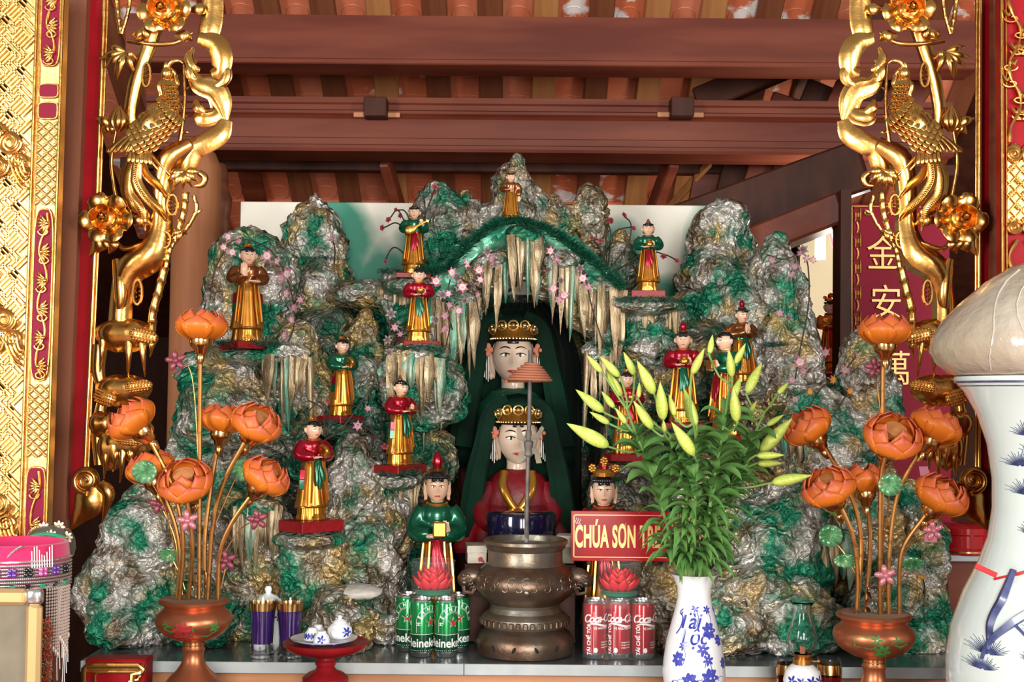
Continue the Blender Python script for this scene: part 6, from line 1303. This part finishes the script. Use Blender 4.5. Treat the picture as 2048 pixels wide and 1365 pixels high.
# ============================================================ RED TEA STAND
TY = 2.80; tc = P(652, 1285, TY); K = S(1,TY); ts = thing('tea_stand', 'chipped red lacquer pedestal stand carrying the small tea set', 'stand', (tc.x, TY, FZ)); zt = P(652, 1288, TY).z
mb = MB(); mb.lathe([(K*16, zt-K*26), (K*40, zt-K*22), (K*70, zt-K*13), (K*84, zt-K*2), (K*85, zt+K*3), (K*82, zt+K*5), (K*76, zt+K*1), (.001, zt)], 48, (tc.x, TY, 0)); mb.build('dish', M['red_block'], ts, sharp=50)
mb = MB(); mb.lathe([(K*62, FZ), (K*64, FZ+K*6), (K*52, FZ+K*16), (K*46, zt-K*84), (K*45, zt-K*66), (K*36, zt-K*58), (K*22, zt-K*52), (K*17, zt-K*45), (K*21, zt-K*39), (K*21, zt-K*35), (K*17, zt-K*31), (K*17, zt-K*24)], 40, (tc.x, TY, 0)); mb.build('pedestal', M['red_block'], ts, sharp=40)
pz = zt+K*1.5; px0 = P(648,1280,TY).x; pl = thing('saucer_plate', 'white porcelain plate with thin blue lines on the red tea stand', 'plate', (px0, TY, pz)); mb = MB(); mb.lathe([(K*28,0), (K*30,K*2), (K*50,K*4), (K*65,K*9), (K*66,K*10.5), (K*63,K*10), (K*48,K*6), (.001,K*5)], 44); mb.build('plate', M['porcelain'], pl, world=False)
mb = MB(); mb.tube([(K*58*math.cos(a), K*58*math.sin(a), K*6.2) for a in [TAU*i/44 for i in range(45)]], K*.7, 5); mb.build('blue_line', M['blue'], pl, world=False)
def blue_dots(root, prof, specs):
    mb = MB()
    for th, z, r, n in specs: decal(mb, leafy(0,0,r,n), (0,0), prof, th, z, .0004)
    mb.build('blue_painting', M['blue'], root, world=False, smooth=False)
tp = thing('teapot', 'small round white teapot with blue flower on the tea stand', 'teapot', (P(678,1262,TY).x, TY+.012, pz+K*6)); pr_ = [(K*13,0), (K*20,K*4), (K*25,K*14), (K*24,K*22), (K*17,K*30), (K*11,K*33)]; MB().lathe(pr_, 32).build('body', M['porcelain'], tp, world=False)
MB().lathe([(K*14,K*32), (K*14,K*34), (K*9,K*38), (K*4,K*40), (K*4,K*42), (K*5,K*45), (.0005,K*48)], 28).build('lid', M['porcelain'], tp, world=False)
mb = MB(); mb.tube(spline([(-K*8,-K*20,K*10), (-K*10,-K*28,K*14), (-K*10,-K*32,K*23)], 8), [K*6,K*5.5,K*5,K*4.5,K*4,K*3.6,K*3.3,K*3], 10); mb.build('spout', M['porcelain'], tp, world=False); mb = MB(); mb.tube(spline([(K*10,K*22,K*24), (K*14,K*34,K*24), (K*13,K*34,K*10), (K*9,K*22,K*8)], 12), K*2.4, 8); mb.build('handle', M['porcelain'], tp, world=False); blue_dots(tp, pr_, [(.75,K*16,K*11,6)])
for i, (x, y, dy, lab) in enumerate(((643,1282,-.043,'upturned white teacup with blue fan flower in front of the teapot'), (624,1276,-.005,'upturned teacup with dense blue pattern at the edge of the plate'), (636,1266,.03,'upturned teacup behind the densely patterned cup'))):
    cu = thing('teacup', lab, 'cup', (P(x,y,TY+dy).x, TY+dy, pz+K*6.5), 'upturned teacups on the plate'); pr_ = [(K*16,0), (K*16,K*6), (K*14,K*14), (K*9,K*20), (K*8,K*24)]; MB().lathe(pr_+[(K*6,K*24), (.0005,K*22)], 28).build('cup', M['porcelain'], cu, world=False); blue_dots(cu, pr_, [(.1,K*9,K*9,5)] if i == 0 else [(-.9+.45*q,K*9,K*6.5,5) for q in range(6)])
# ============================================================ OIL LAMP and red glasses
OY = 2.72; oc = P(1605, 1320, OY); K = S(1,OY); ol = thing('oil_lamp', 'small oil lamp with glass chimney and blue and white porcelain font', 'oil lamp', (oc.x, OY, FZ)); zz = lambda y: P(1605, y, OY).z
fp = [(K*26,FZ), (K*28,FZ+.004), (K*20,zz(1412)), (K*20,zz(1400)), (K*34,zz(1385)), (K*38,zz(1362)), (K*34,zz(1342)), (K*24,zz(1332)), (K*18,zz(1328))]; mb = MB(); mb.lathe(fp, 40, (oc.x, OY, 0)); mb.build('font', M['porcelain'], ol, sharp=60)
mb = MB(); 
for th in (-.8,-.25,.3,.85): decal(mb, leafy(0,0,K*12,5), (oc.x, OY), fp, th, zz(1358), .0004)
mb.build('blue_painting', M['blue'], ol, smooth=False)
mb = MB(); mb.lathe([(K*19,zz(1330)), (K*19,zz(1318)), (K*15,zz(1316)), (K*17,zz(1312)), (K*19,zz(1308)), (.001,zz(1308))], 28, (oc.x, OY, 0)); mb.tube([(oc.x+K*18,OY,zz(1323)), (oc.x+K*30,OY,zz(1323))], K*1.5, 6); mb.ell((oc.x+K*32,OY,zz(1323)), K*4, 8, 6); mb.build('burner', M['old_gold'], ol); mb = MB(); mb.bbox((oc.x,OY,zz(1302)), (K*5,K*2,K*9), .001); mb.build('wick', M['incense'], ol)
cp = [(18,1308), (22,1300), (29,1287), (30,1274), (26,1258), (20,1240), (17,1225), (18,1212), (25,1203)]; o_ = lz(1605, OY, cp); mb = MB(); mb.lathe(o_+[(r-K*1.2, z) for r, z in o_[::-1]], 40, (oc.x, OY, 0), fold=lambda a, t: .05*math.cos(8*a)*max(0, 1-abs(t-.5)*9)); mb.build('chimney', mat('chimney_glass', (.97,.99,1), .03, 0, trans=1, ior=1.25), ol, sharp=60)
M['red_drink'] = mat('red_drink', (.22,.004,.006), .1, 0, coat=.5)
for x, Y, lab in ((1658, 2.84, 'gold banded glass of red liquid beside the oil lamp'), (1578, 2.84, 'gold banded glass of red liquid half hidden behind the oil lamp')):
    c = P(x, 1340, Y); g = thing('red_glass', lab, 'glass', (c.x, Y, FZ)); h = P(x, 1316, Y).z-FZ; K = S(1,Y)
    MB().lathe([(K*22,0), (K*23,.002), (K*8,.008), (K*6,h*.25), (K*16,h*.34), (K*24,h*.55), (K*25,h*.8), (K*23,h), (K*22,h), (K*23.5,h*.8), (K*22,h*.56), (K*14,h*.38), (.001,h*.33)], 36).build('glass', mat('tumbler_glass', (.98,.98,1), .02, 0, trans=1, ior=1.3), g, world=False)
    MB().lathe([(.001,h*.345), (K*13,h*.385), (K*21.5,h*.56), (K*23.2,h*.70), (.001,h*.705)], 32).build('liquid', M['red_drink'], g, world=False); MB().lathe([(K*25.2,h*.74), (K*25.4,h*.8), (K*24.6,h*.9), (K*24,h*.9), (K*24.6,h*.74)], 36).build('gold_band', M['brass'], g, world=False)
# ============================================================ BIG VASE with wrapped dome
BY = 2.2; K = S(1,BY); vx = P(2120, 1000, BY).x; bv = thing('floor_vase', 'very large white vase painted with blue pines and a red cord, beside the right screen', 'vase', (vx, BY, FZ))
zz = lambda y: P(2120, y, BY).z
VS = .94
bp_ = [(K*130,FZ), (K*132,FZ+.01)]+lz(2120, BY, [(VS*h_, y_) for h_, y_ in [(170,1560), (205,1490), (232,1400), (234,1330), (222,1260), (196,1190), (165,1130), (146,1080), (136,1020), (136,960), (146,890), (166,830), (192,785), (208,768), (213,760), (211,755)]])
mb = MB(); mb.lathe(bp_+lz(2120, BY, [(VS*200,756), (VS*180,790), (VS*150,850), (.1,860)]), 72, (vx, BY, 0)); mb.build('body', M['celadon'], bv, sharp=60)
mb = MB(); ring = lambda y, r, t: mb.tube([(vx+K*VS*r*math.cos(a), BY+K*VS*r*math.sin(a), zz(y)) for a in [TAU*i/64 for i in range(65)]], K*t, 6)
ring(766, 210.5, 2.2); ring(774, 203, 1.2); mb.build('blue_rim_line', M['navy'], bv)
rg = random.Random(8); pos = lambda x, y: (math.asin(max(-.98, min(.98, (x-2120)*VS*K/interp_r(bp_, zz(y))))), zz(y))
def stroke(mb, pts_, w_):
    q = []
    for x, y in pts_: th, z = pos(x, y); r = interp_r(bp_, z)+.0006; q.append((vx+r*math.sin(th), BY-r*math.cos(th), z))
    mb.tube(q, [K*k for k in w_] if hasattr(w_, '__len__') else K*w_, 5)
mb = MB()
for (x, y, r) in ((2010,870,26), (2030,905,30), (2005,930,24), (2040,960,28), (2015,985,26), (2035,1210,30), (2000,1240,24), (2040,1260,28), (1925,1290,28), (1915,1320,22), (1985,1290,18), (2042,1090,24), (2020,1060,20), (2045,1000,24)):
    for i in range(26):
        a = -PI*.05-PI*.9*i/25; rr_ = r*(.75+.35*((i*7) % 5)/4); stroke(mb, [(x+2*math.cos(a), y+2*math.sin(a)), (x+rr_*.6*math.cos(a), y+rr_*.7*math.sin(a)), (x+rr_*math.cos(a), y+rr_*1.2*math.sin(a))], [.75,.7,.35])
mb.build('blue_pine_needles', M['navy'], bv)
mb = MB()
for pts_, w_ in (([(2048,1000),(2025,1040),(2040,1080),(2015,1130)], [5,7,7,8]), ([(2048,1190),(2000,1200),(1965,1225),(1930,1262),(1915,1300)], [9,11,10,8,4]), ([(1965,1225),(1985,1255),(1990,1290)], [4,3,2]), ([(2048,1170),(2010,1195)], [5,6]), ([(1985,1130),(1960,1180),(1935,1230),(1925,1280)], [7,10,9,5]), ([(2010,890),(2022,930),(2018,990)], [4,5,4]), ([(1990,1265),(2030,1275),(2048,1290)], [2,2,1.5])):
    stroke(mb, [tuple(p) for p in spline(pts_, 16)], list(np.interp(np.linspace(0,1,16), np.linspace(0,1,len(w_)), w_)))
for (x, y) in ((2000,1330), (2030,1322), (2010,1345), (2040,1340)):
    stroke(mb, [(x,y), (x+6,y-3), (x+10,y-1)], [3,4,1]); stroke(mb, [(x,y), (x-4,y+14), (x-2,y+30)], .8)
mb.build('blue_branches', M['navy'], bv)
mb = MB(); stroke(mb, [(2060,1116), (2020,1122), (1990,1136), (1956,1152)], [2.5,3,4,3]); q_ = mb.build('red_cord', M['print_red'], bv); mb = MB(); c = P(1972,1142,BY-.13); mb.bbox(c, (K*22, K*1.5, K*5), .001, Matrix.Rotation(R(24), 3, 'Y')); mb.build('cord_end', M['print_red'], bv)
wd = thing('wrapped_dome', 'pale dome wrapped in crinkled clear plastic resting on the large vase', 'wrapped parcel', (vx, BY, zz(755)))
def crink(a, t): return .018*noise.noise(Vector((math.cos(a)*5, math.sin(a)*5, t*7)))+.010*noise.noise(Vector((math.cos(a)*14, math.sin(a)*14, t*18)))
mb = MB(); mb.lathe(lz(2120, BY, [(VS*h_, y_) for h_, y_ in [(196,757), (225,748), (250,728), (262,702), (258,678), (236,642), (200,606), (150,565), (100,536), (40,518), (.1,515)]]), 72, (vx, BY, 0), fold=crink); mb.build('plastic_wrap', mat('crinkled_plastic', (.42,.35,.26), .2, 0, col2=(.54,.48,.40), vscale=7, coat=.6, bump=.5, bscale=30, bdist=.01), wd)
mb = MB(); mb.lathe(lz(2120, BY, [(VS*180,750), (VS*200,741), (VS*212,735), (VS*212,726), (VS*200,724)]), 60, (vx, BY, 0)); mb.build('rim_board', M['card'], wd)
for k in range(7):
    a = -2.55+.30*k; mb = MB(); q = []
    for i in range(9): t = i/8; y = 745-200*t; r = float(np.interp(y, (515,536,565,606,642,678,702,728,748), (5,100,150,200,236,258,262,250,225)))*VS+2; aa = a+.10*math.sin(5*t+k); q.append((vx+K*r*math.cos(aa), BY+K*r*math.sin(aa), zz(y)))
    mb.tube(q, K*1.5, 5); mb.build('plastic_fold', mat('plastic_fold', (.56,.51,.44), .12, 0, coat=.6), wd)
# ============================================================ LEFT FOREGROUND: crown, hat, framed picture
CY = 2.34; K = S(1,CY); c0 = P(22, 1150, CY); cr = thing('beaded_crown', 'pink lined ceremonial crown with silver bead band and bead fringe', 'crown', (c0.x, CY, P(22,1172,CY).z))
M['silver_bead'] = mat('silver_bead', (.70,.70,.70), .2, .9); M['pearl'] = mat('pearl_bead', (.62,.50,.44), .25, .3); M['pink_felt'] = mat('pink_felt', (.55,.015,.11), .85, 0, sheen=.4)
RX = K*112; mb = MB(); mb.lathe([(RX*.97,K*6), (RX*.99,K*20), (RX*1.0,K*58), (RX*.97,K*86), (RX*.93,K*88), (RX*.9,K*60), (RX*.88,K*40), (RX*.5,K*52), (.001,K*56)], 60, sy=.9); mb.build('pink_lining', M['pink_felt'], cr, world=False)
mb = MB()
for j in range(7):
    for i in range(110): a = PI*.95+PI*1.1*i/109; mb.ell((RX*1.02*math.cos(a), RX*.92*math.sin(a), K*(12+6.4*j)), (K*3.1,K*3.1,K*3.1), 6, 4)
o = mb.build('silver_bead_band', M['silver_bead'], cr, world=False); o['kind'] = 'stuff'
for j in (58, 6): mb = MB(); mb.tube([(RX*1.03*math.cos(a), RX*.93*math.sin(a), K*j) for a in [PI*.95+PI*1.1*i/60 for i in range(61)]], K*2.6, 6); mb.build('silver_cord', M['silver_bead'], cr, world=False)
jm = [mat('gem_'+n_, c_, .1, .2, coat=.6) for n_, c_ in (('pink', (.6,.15,.4)), ('violet', (.15,.05,.35)), ('black', (.02,.02,.02)), ('green', (.05,.4,.2)))]
for i in range(12):
    a = PI*1.05+PI*.88*i/11; q = Vector((RX*1.06*math.cos(a), RX*.96*math.sin(a), K*38)); t_ = Vector((-math.sin(a), math.cos(a), 0)); mb = MB()
    for b in range(4): an = PI/4+PI/2*b; mb.ell(q+t_*K*6*math.cos(an)+Vector((0,0,K*6*math.sin(an))), (K*4.6,K*3.5,K*4.6), 8, 6)
    mb.build('gem_flower', jm[(0,1,2)[i % 3]], cr, world=False)
    mb = MB(); mb.bbox(q+Vector((0,0,-K*27)), (K*4.5,K*3,K*3.5), K, Matrix.Rotation(a+PI/2, 3, 'Z')); mb.build('square_gem', jm[3 if i % 2 else 2], cr, world=False)
for i in range(13):
    a = -.62+.055*i; b0 = Vector((RX*1.03*math.cos(a), RX*.93*math.sin(a), K*4)); n = 15+(i*7) % 6; mb = MB()
    for k in range(n): mb.ell(b0+Vector((0,0,-K*6.2*(k+.5))), (K*2.3,K*2.3,K*3.0), 6, 5)
    mb.ell(b0+Vector((0,0,-K*6.2*(n+1.2))), (K*2.8,K*2.8,K*7), 8, 6); o = mb.build('bead_strand', M['pearl'], cr, world=False); o['kind'] = 'stuff'
for i in range(10):
    a = -.35+.05*i; b0 = Vector((RX*1.0*math.cos(a), RX*.9*math.sin(a), K*20)); mb = MB(); L_ = K*(150+70*((i*37) % 10)/10); mb.tube([b0+Vector((K*2*math.sin(t*5+i), 0, -L_*t)) for t in [q/10 for q in range(11)]], K*.9, 4); mb.build('white_thread', M['white'], cr, world=False)
mb = MB()
for i in range(9): mb.tube([(RX*.62+K*5*i*.8, -RX*.72+K*2.5*i, K*78+K*10*math.sin(i)), (RX*.64+K*5*i*.8, -RX*.74+K*2.5*i, K*46)], K*1.1, 4)
mb.build('thread_tassel', M['white'], cr, world=False)
mb = MB(); 
for k in range(16): t = k/15; mb.ell((RX*.22+K*30*t, -RX*.84, K*(62+42*t-16*t*t)), K*2.6, 6, 5)
mb.build('pearl_loop', M['silver_bead'], cr, world=False)
st_ = thing('crown_stand', 'dark wooden block under the ceremonial crown', 'stand', (c0.x, CY, FZ)); hz = cr.location.z+K*5-FZ; MB().lathe([(RX*.95,0), (RX*.95,.01), (RX*.7,.02), (RX*.7,hz-.015), (RX*.9,hz-.01), (RX*.9,hz)], 40).build('block', M['wood_dark'], st_, world=False, sharp=40)
# dark hat with daisies behind it
HY = 2.58; K = S(1,HY); h0 = P(100, 1092, HY); ht = thing('flowered_hat', 'dark glossy cap with white daisies behind the beaded crown', 'hat', h0)
MB().lathe([(K*46,-K*20), (K*50,-K*4), (K*48,K*14), (K*40,K*30), (K*24,K*40), (.001,K*43)], 36, sy=.8).build('cap', mat('smoky_plastic', (.10,.085,.07), .15, .1, coat=.6), ht, world=False)
for (x, z, y) in ((12,22,-30), (32,-2,-26), (-8,36,-16), (20,38,-10), (38,18,-16)):
    mb = MB(); q = Vector((K*x, K*y, K*z))
    for i in range(8): a = TAU*i/8; mb.ell(q+Vector((K*8*math.cos(a), 0, K*8*math.sin(a))), (K*5,K*2,K*3), 8, 5, Matrix.Rotation(-a, 3, 'Y'))
    f_ = mb.build('daisy', mat('white_petal', (.72,.64,.55), .6), ht, world=False); mb = MB(); mb.ell(q+Vector((0,-K*2,0)), (K*4,K*3,K*4), 8, 6); mb.build('daisy_eye', M['goldpaint'], f_, world=False)
mb = MB(); mb.tube([(K*(-40+9*i), -K*34, K*(18-1.2*(i-5)**2*.4+8)) for i in range(10)], K*4, 6); mb.build('green_gem_band', jm[3], ht, world=False)
hs = thing('hat_stand', 'dark turned stand holding the flowered hat', 'stand', (h0.x, HY, FZ)); MB().lathe([(.045,0), (.045,.012), (.012,.02), (.010,h0.z-FZ-.05), (.03,h0.z-FZ-K*22)], 28).build('post', M['wood_dark'], hs, world=False, sharp=40)
# framed picture
FY = 2.18; K = S(1,FY); fr = thing('picture_frame', 'gold picture frame with silver corner under glass beside the crown', 'picture frame', (P(0,1400,FY).x, FY, FZ)); z1 = P(40,1178,FY).z; xr = P(84,1250,FY).x; xl = xr-.30
for nm, c, h in (('frame_rail', ((xl+xr)/2, FY, z1-K*16), ((xr-xl)/2-K*30, K*11, K*16)), ('frame_stile', (xr-K*15, FY, (z1+FZ)/2-K*15), (K*15, K*11, (z1-FZ)/2-K*15)), ('frame_stile', (xl+K*15, FY, (z1+FZ)/2-K*15), (K*15, K*11, (z1-FZ)/2-K*15)), ('frame_rail', ((xl+xr)/2, FY, FZ+K*16), ((xr-xl)/2-K*30, K*11, K*16))):
    mb = MB(); mb.bbox(c, h, K*7); mb.build(nm, mat('brushed_gold_frame', (.66,.44,.20), .38, .6), fr)
for x in (xl+K*15, xr-K*15): mb = MB(); mb.ell((x, FY-K*1, z1-K*15), (K*17,K*13,K*17), 20, 14, fn=lambda d: Vector((math.copysign(abs(d.x)**.6, d.x), math.copysign(abs(d.y)**.7, d.y), math.copysign(abs(d.z)**.6, d.z)))); mb.build('silver_corner', M['silver_bead'], fr)
mb = MB(); mb.bbox(((xl+xr)/2, FY+K*6, (z1+FZ)/2), ((xr-xl)/2-K*26, K*2, (z1-FZ)/2-K*26), K); mb.build('picture', mat('faded_gilt_print', (.11,.085,.045), .6, 0, col2=(.17,.13,.075), vscale=14, spec=.2), fr)
mb = MB(); mb.bbox(((xl+xr)/2, FY-K*2, (z1+FZ)/2), ((xr-xl)/2-K*28, K*1, (z1-FZ)/2-K*28), K*.3); mb.build('glass_pane', mat('picture_glass', (.8,.82,.8), .3, 0, alpha=.04, spec=.4), fr)
gl = thing('glitter_fringe', 'red and gold glitter fringe hanging beside the gold picture frame', 'fringe', P(96,1235,2.255)); mb = MB(); K = S(1,2.255); rg = random.Random(3)
gms = [mat('glitter_gold', (.8,.5,.1), .15, .9), mat('glitter_red', (.6,.04,.05), .2, .6), mat('glitter_silver', (.7,.7,.65), .15, .9)]
for i in range(3):
    mb = MB()
    for k in range(240): mb.ell(P(90+rg.uniform(-9,14), 1240+rg.uniform(0,150), 2.255+rg.uniform(-.006,.006)), (K*1.8,K*1.4,K*2), 5, 3)
    o = mb.build('sequins', gms[i], gl); o['kind'] = 'stuff'
mb = MB(); mb.tube([P(96,1236,2.262), P(94,1420,2.262)], K*3, 6); mb.build('cord', M['print_red'], gl)
# red and gold carved stand at the foot of the left screen
SY_ = 2.80; K = S(1,SY_); cs = thing('carved_stand', 'red lacquer stand with gilt fret corner in front of the altar edge', 'stand', (P(230,1400,SY_).x, SY_, FZ))
mb = MB(); a = P(168,1312,SY_); b_ = P(292,1400,SY_); mb.bbox(((a.x+b_.x)/2, SY_+.03, (a.z+FZ)/2-.004), ((b_.x-a.x)/2-.002, .028, (a.z-FZ)/2-.004), .003); mb.build('red_body', M['red_lacquer'], cs)
for rect, r in (((168,1332,286,1420), 6), ((190,1345,280,1420), 3.5)):
    x0, y0, x1, y1 = rect; pts_ = [(x0,y1), (x0,y0+6), (x0+6,y0), (x1-10,y0), (x1,y0+8), (x1-4,y0+16), (x1-20,y0+18), (x1-24,y1)]; mb = MB(); mb.tube([P(x,min(y,1425),SY_-.004) for x, y in pts_], K*r, 8, .7); mb.build('gilt_fret', M['gold'], cs)
mb = MB(); mb.bbox(((a.x+b_.x)/2, SY_-.001, P(230,1338,SY_).z), (K*60, .004, K*9), .002); mb.build('gilt_rail', M['gold'], cs)
mb = MB(); A_ = P(196,1326,SY_+.05); mb.prism([(0,0), (K*44,-K*4), (K*44,K*16), (K*20,K*8)], A_, (1,0,0), (0,0,1), (0,-.01,0)); mb.build('red_corner', M['red_lacquer'], cs, smooth=False)
# ============================================================ right: side shelf with red round box, pink paper
RY = 3.45; K = S(1,RY); sh = thing('side_shelf', 'white edged shelf behind the right screen carrying a red round box', 'shelf', (P(1935,1120,RY).x, RY+.1, 0)); zs = P(1930,1112,RY).z
mb = MB(); xa = P(1893,1112,RY).x; mb.bbox(((xa+1.6)/2, RY+.12, zs-.008), ((1.6-xa)/2, .12, .008), .002); mb.build('top', M['slate_edge'], sh); mb = MB(); mb.bbox(((xa+1.6)/2, RY+.13, (zs-.016)/2), ((1.6-xa)/2-.01, .10, (zs-.016)/2), .004); mb.build('cabinet', M['wood'], sh)
rb = thing('round_box', 'glossy red round lacquer box on the side shelf', 'box', (P(1945,1080,RY).x, RY+.07, zs)); r = S(58,RY); MB().lathe([(r,0), (r*1.03,.004), (r*1.03,.014), (r*.95,.018), (r*.95,.05), (r*1.0,.054), (r*1.0,.07), (r*.8,.08), (.001,.082)], 44).build('body', mat('glossy_red_lacquer', (.36,.010,.014), .15, 0, coat=.6), rb, world=False, sharp=40); MB().lathe([(r*1.035,.006), (r*1.035,.010)], 44).build('gold_line', M['brass'], rb, world=False)
pp = thing('pink_paper', 'torn pink paper strip standing behind the right lotus lamp', 'paper', P(1862,1085,3.185)); mb = MB(); o_ = P(1862,1085,3.185); K = S(1,3.185); mb.prism([(-K*14,0), (K*12,0), (K*8,K*40), (K*14,K*80), (-K*6,K*150), (-K*24,K*150), (-K*10,K*70)], o_, (1,0,0), (0,0,1), (0,-.002,0)); mb.build('sheet', mat('pink_paper', (.62,.22,.28), .7), pp, smooth=False)
# ============================================================ FLOWERS AND MOSS ON THE ROCKERY
def flower_mesh(nm, m, r, n=6, w=.24):
    mb = MB()
    for i in range(n):
        a = TAU*i/n; d = Vector((math.cos(a), -.35, math.sin(a))).normalized(); b0 = len(mb.f); mb.leaf([d*r*t+Vector((0, r*.25*t*t, 0)) for t in (0, .25, .5, .75, 1)], [r*w*k for k in (.3, .85, 1, .6, .05)], (0,-1,0), .3)
        for k in range(b0+8, len(mb.f)): mb.m[k] = 1
    mb.ell((0,-r*.12,0), r*.14, 8, 6); return mb.mesh(nm, m, True, None)
def two(nm, a, b): return [mat(nm+'_base', a, .55), mat(nm+'_tip', b, .55)]
FM = {'pink': flower_mesh('flower', two('pink_white_petal', (.60,.50,.44), (.50,.13,.26)), .018), 'mauve': flower_mesh('flower', two('mauve_petal', (.40,.28,.27), (.36,.10,.19)), .016), 'dried': flower_mesh('flower', two('dried_petal', (.12,.08,.085), (.26,.18,.18)), .017), 'red': flower_mesh('flower', two('dark_red_petal', (.20,.02,.03), (.32,.05,.06)), .011, 5, .42), 'yellow': flower_mesh('flower', two('yellow_petal', (.60,.32,.04), (.45,.12,.03)), .014, 7)}
M['twig'] = mat('dark_twig', (.045,.03,.02), .7); rg = random.Random(17)
def spray(label, Y, paths, fl, kinds, leaves=0):
    root = thing('flower_spray', label, 'flowers', P(*paths[0][0], Y)); 
    for p in paths: mb = MB(); mb.tube([P(q[0], q[1], Y+.012*math.sin(i*.7)) for i, q in enumerate(spline(p, 16))], S(1.5,Y), 5); mb.build('stem', M['twig'], root)
    for i, (x, y) in enumerate(fl):
        o = link('flower', FM[kinds[i % len(kinds)]], root); o.location = P(x, y, Y-.012)-wloc(root); o.rotation_euler = (rg.uniform(-.6,.5), rg.uniform(0, TAU), rg.uniform(-.7,.7)); s = rg.uniform(.65,1.05); o.scale = (s,s,s)
    return root
spray('pink and white artificial flowers trailing round the gold robed figurine', 3.34, [[(440,500),(480,478),(540,500),(575,560),(590,640),(570,700)], [(420,600),(430,540),(455,490)]], [(455,474),(447,495),(477,482),(533,512),(556,522),(562,556),(575,548),(574,588),(589,616),(584,640),(570,672),(600,600),(465,505)], ['pink','pink','mauve'])
spray('single pink flower on the second rock peak', 3.68, [[(665,478),(670,500),(668,530)]], [(665,478)], ['mauve'])
spray('pink and white flowers hanging over the cave arch near the lute player', 3.42, [[(850,560),(905,540),(960,515),(1000,500)], [(905,545),(945,580),(960,640)], [(900,560),(890,610),(905,660)]], [(905,545),(915,556),(935,528),(975,503),(985,518),(958,540),(880,592),(897,588),(945,572),(955,590),(872,562),(930,602),(918,622),(903,612),(890,632),(960,560),(990,530),(925,575)], ['pink','dried','pink','dried','mauve'])
spray('pale flowers trailing over the cave arch towards the white board', 3.42, [[(1090,480),(1115,530),(1110,600)], [(1130,500),(1165,540),(1185,620),(1210,700)]], [(1100,502),(1112,522),(1160,537),(1165,557),(1176,574),(1122,562),(1106,577),(1116,600),(1095,540),(1128,590)], ['pink','mauve','dried'])
spray('mauve flowers climbing the tall crag near the side room', 3.28, [[(1535,510),(1570,520),(1610,510),(1618,600),(1600,700),(1590,760)]], [(1600,506),(1612,518),(1590,532),(1552,542),(1586,550),(1626,520),(1560,627),(1577,636),(1590,712),(1600,724),(1585,760),(1606,500),(1545,520)], ['mauve','pink','mauve','dried'])
spray('dark stemmed orchid spray fanning out behind the lute player', 3.62, [[(838,525),(845,450),(870,378)], [(835,520),(800,450),(768,455)], [(835,520),(800,425),(778,438)], [(838,520),(850,440),(848,390)], [(830,530),(790,495),(768,525)], [(836,520),(815,430),(790,420)]], [(870,374),(765,456),(777,440),(770,524),(792,420),(800,432),(866,388)], ['red'])
spray('dark stemmed orchid spray fanning out beside the green jacketed figurine with red sash', 3.58, [[(1215,545),(1212,480),(1217,440)], [(1216,545),(1225,470),(1260,455),(1268,458)], [(1218,540),(1255,490),(1262,450),(1248,432)], [(1215,540),(1200,500),(1186,478)], [(1230,545),(1290,505),(1330,510),(1355,522)], [(1220,545),(1262,530),(1280,560)], [(1215,540),(1222,470),(1208,430)]], [(1217,440),(1267,457),(1248,431),(1184,476),(1354,522),(1327,513),(1200,482),(1270,482),(1222,442)], ['red'])
spray('yellow and mauve flowers scattered low on the crag below the side room', 3.30, [[(1600,850),(1640,780),(1690,740),(1720,700)], [(1600,860),(1650,850),(1700,780)]], [(1621,784),(1606,742),(1690,740),(1700,782),(1735,735),(1650,705),(1665,760),(1590,800),(1715,712)], ['yellow','mauve','mauve'])
spray('orange and green star flowers at the foot of the right crag', 3.14, [[(1845,1210),(1850,1180),(1845,1155)]], [(1845,1154)], ['yellow'])
spray('grey wiry grass with tiny pink flowers between the two red jacketed figurines', 3.22, [[(650,880),(690,850),(745,772)], [(650,880),(700,858),(760,880)], [(655,870),(660,830),(640,805),(610,830)], [(660,875),(720,850),(775,895)], [(650,875),(645,820),(615,800)]], [(736,818),(655,802),(715,852),(770,893)], ['mauve','red'])
spray('dried pinkish leaves hanging beside the red jacketed figurine with long green sash', 3.365, [[(775,600),(780,660),(770,720)], [(880,580),(900,640),(890,700)]], [(782,628),(790,655),(775,680),(800,668),(885,590),(900,610),(872,640),(890,660),(778,705)], ['dried','mauve'])
mb = MB(); rg = random.Random(31)
for (x0, x1, y, Y, n) in ((430,560,690,3.30,26), (795,890,700,3.36,24), (760,800,545,3.55,10), (1235,1345,602,3.44,22), (1180,1310,690,3.50,26), (640,720,846,3.36,14), (760,840,948,3.24,14), (690,745,1200,3.08,12), (655,700,1185,3.09,8), (1620,1680,1080,3.2,10), (1530,1570,690,3.38,10), (1330,1420,862,3.30,10), (560,690,480,3.72,0), (600,660,430,3.74,0), (1395,1500,520,3.60,8), (600,690,520,3.70,8)):
    for i in range(n): tuft(mb, P(x0+(x1-x0)*(i+rg.random())/max(1,n), y+rg.uniform(-4,4), Y+rg.uniform(-.02,.01)), 14, .022, 1.0, rg, .0012, 1.0)
o = mb.build('moss_tufts', M['moss_dark'], rk, smooth=False); o['kind'] = 'stuff'
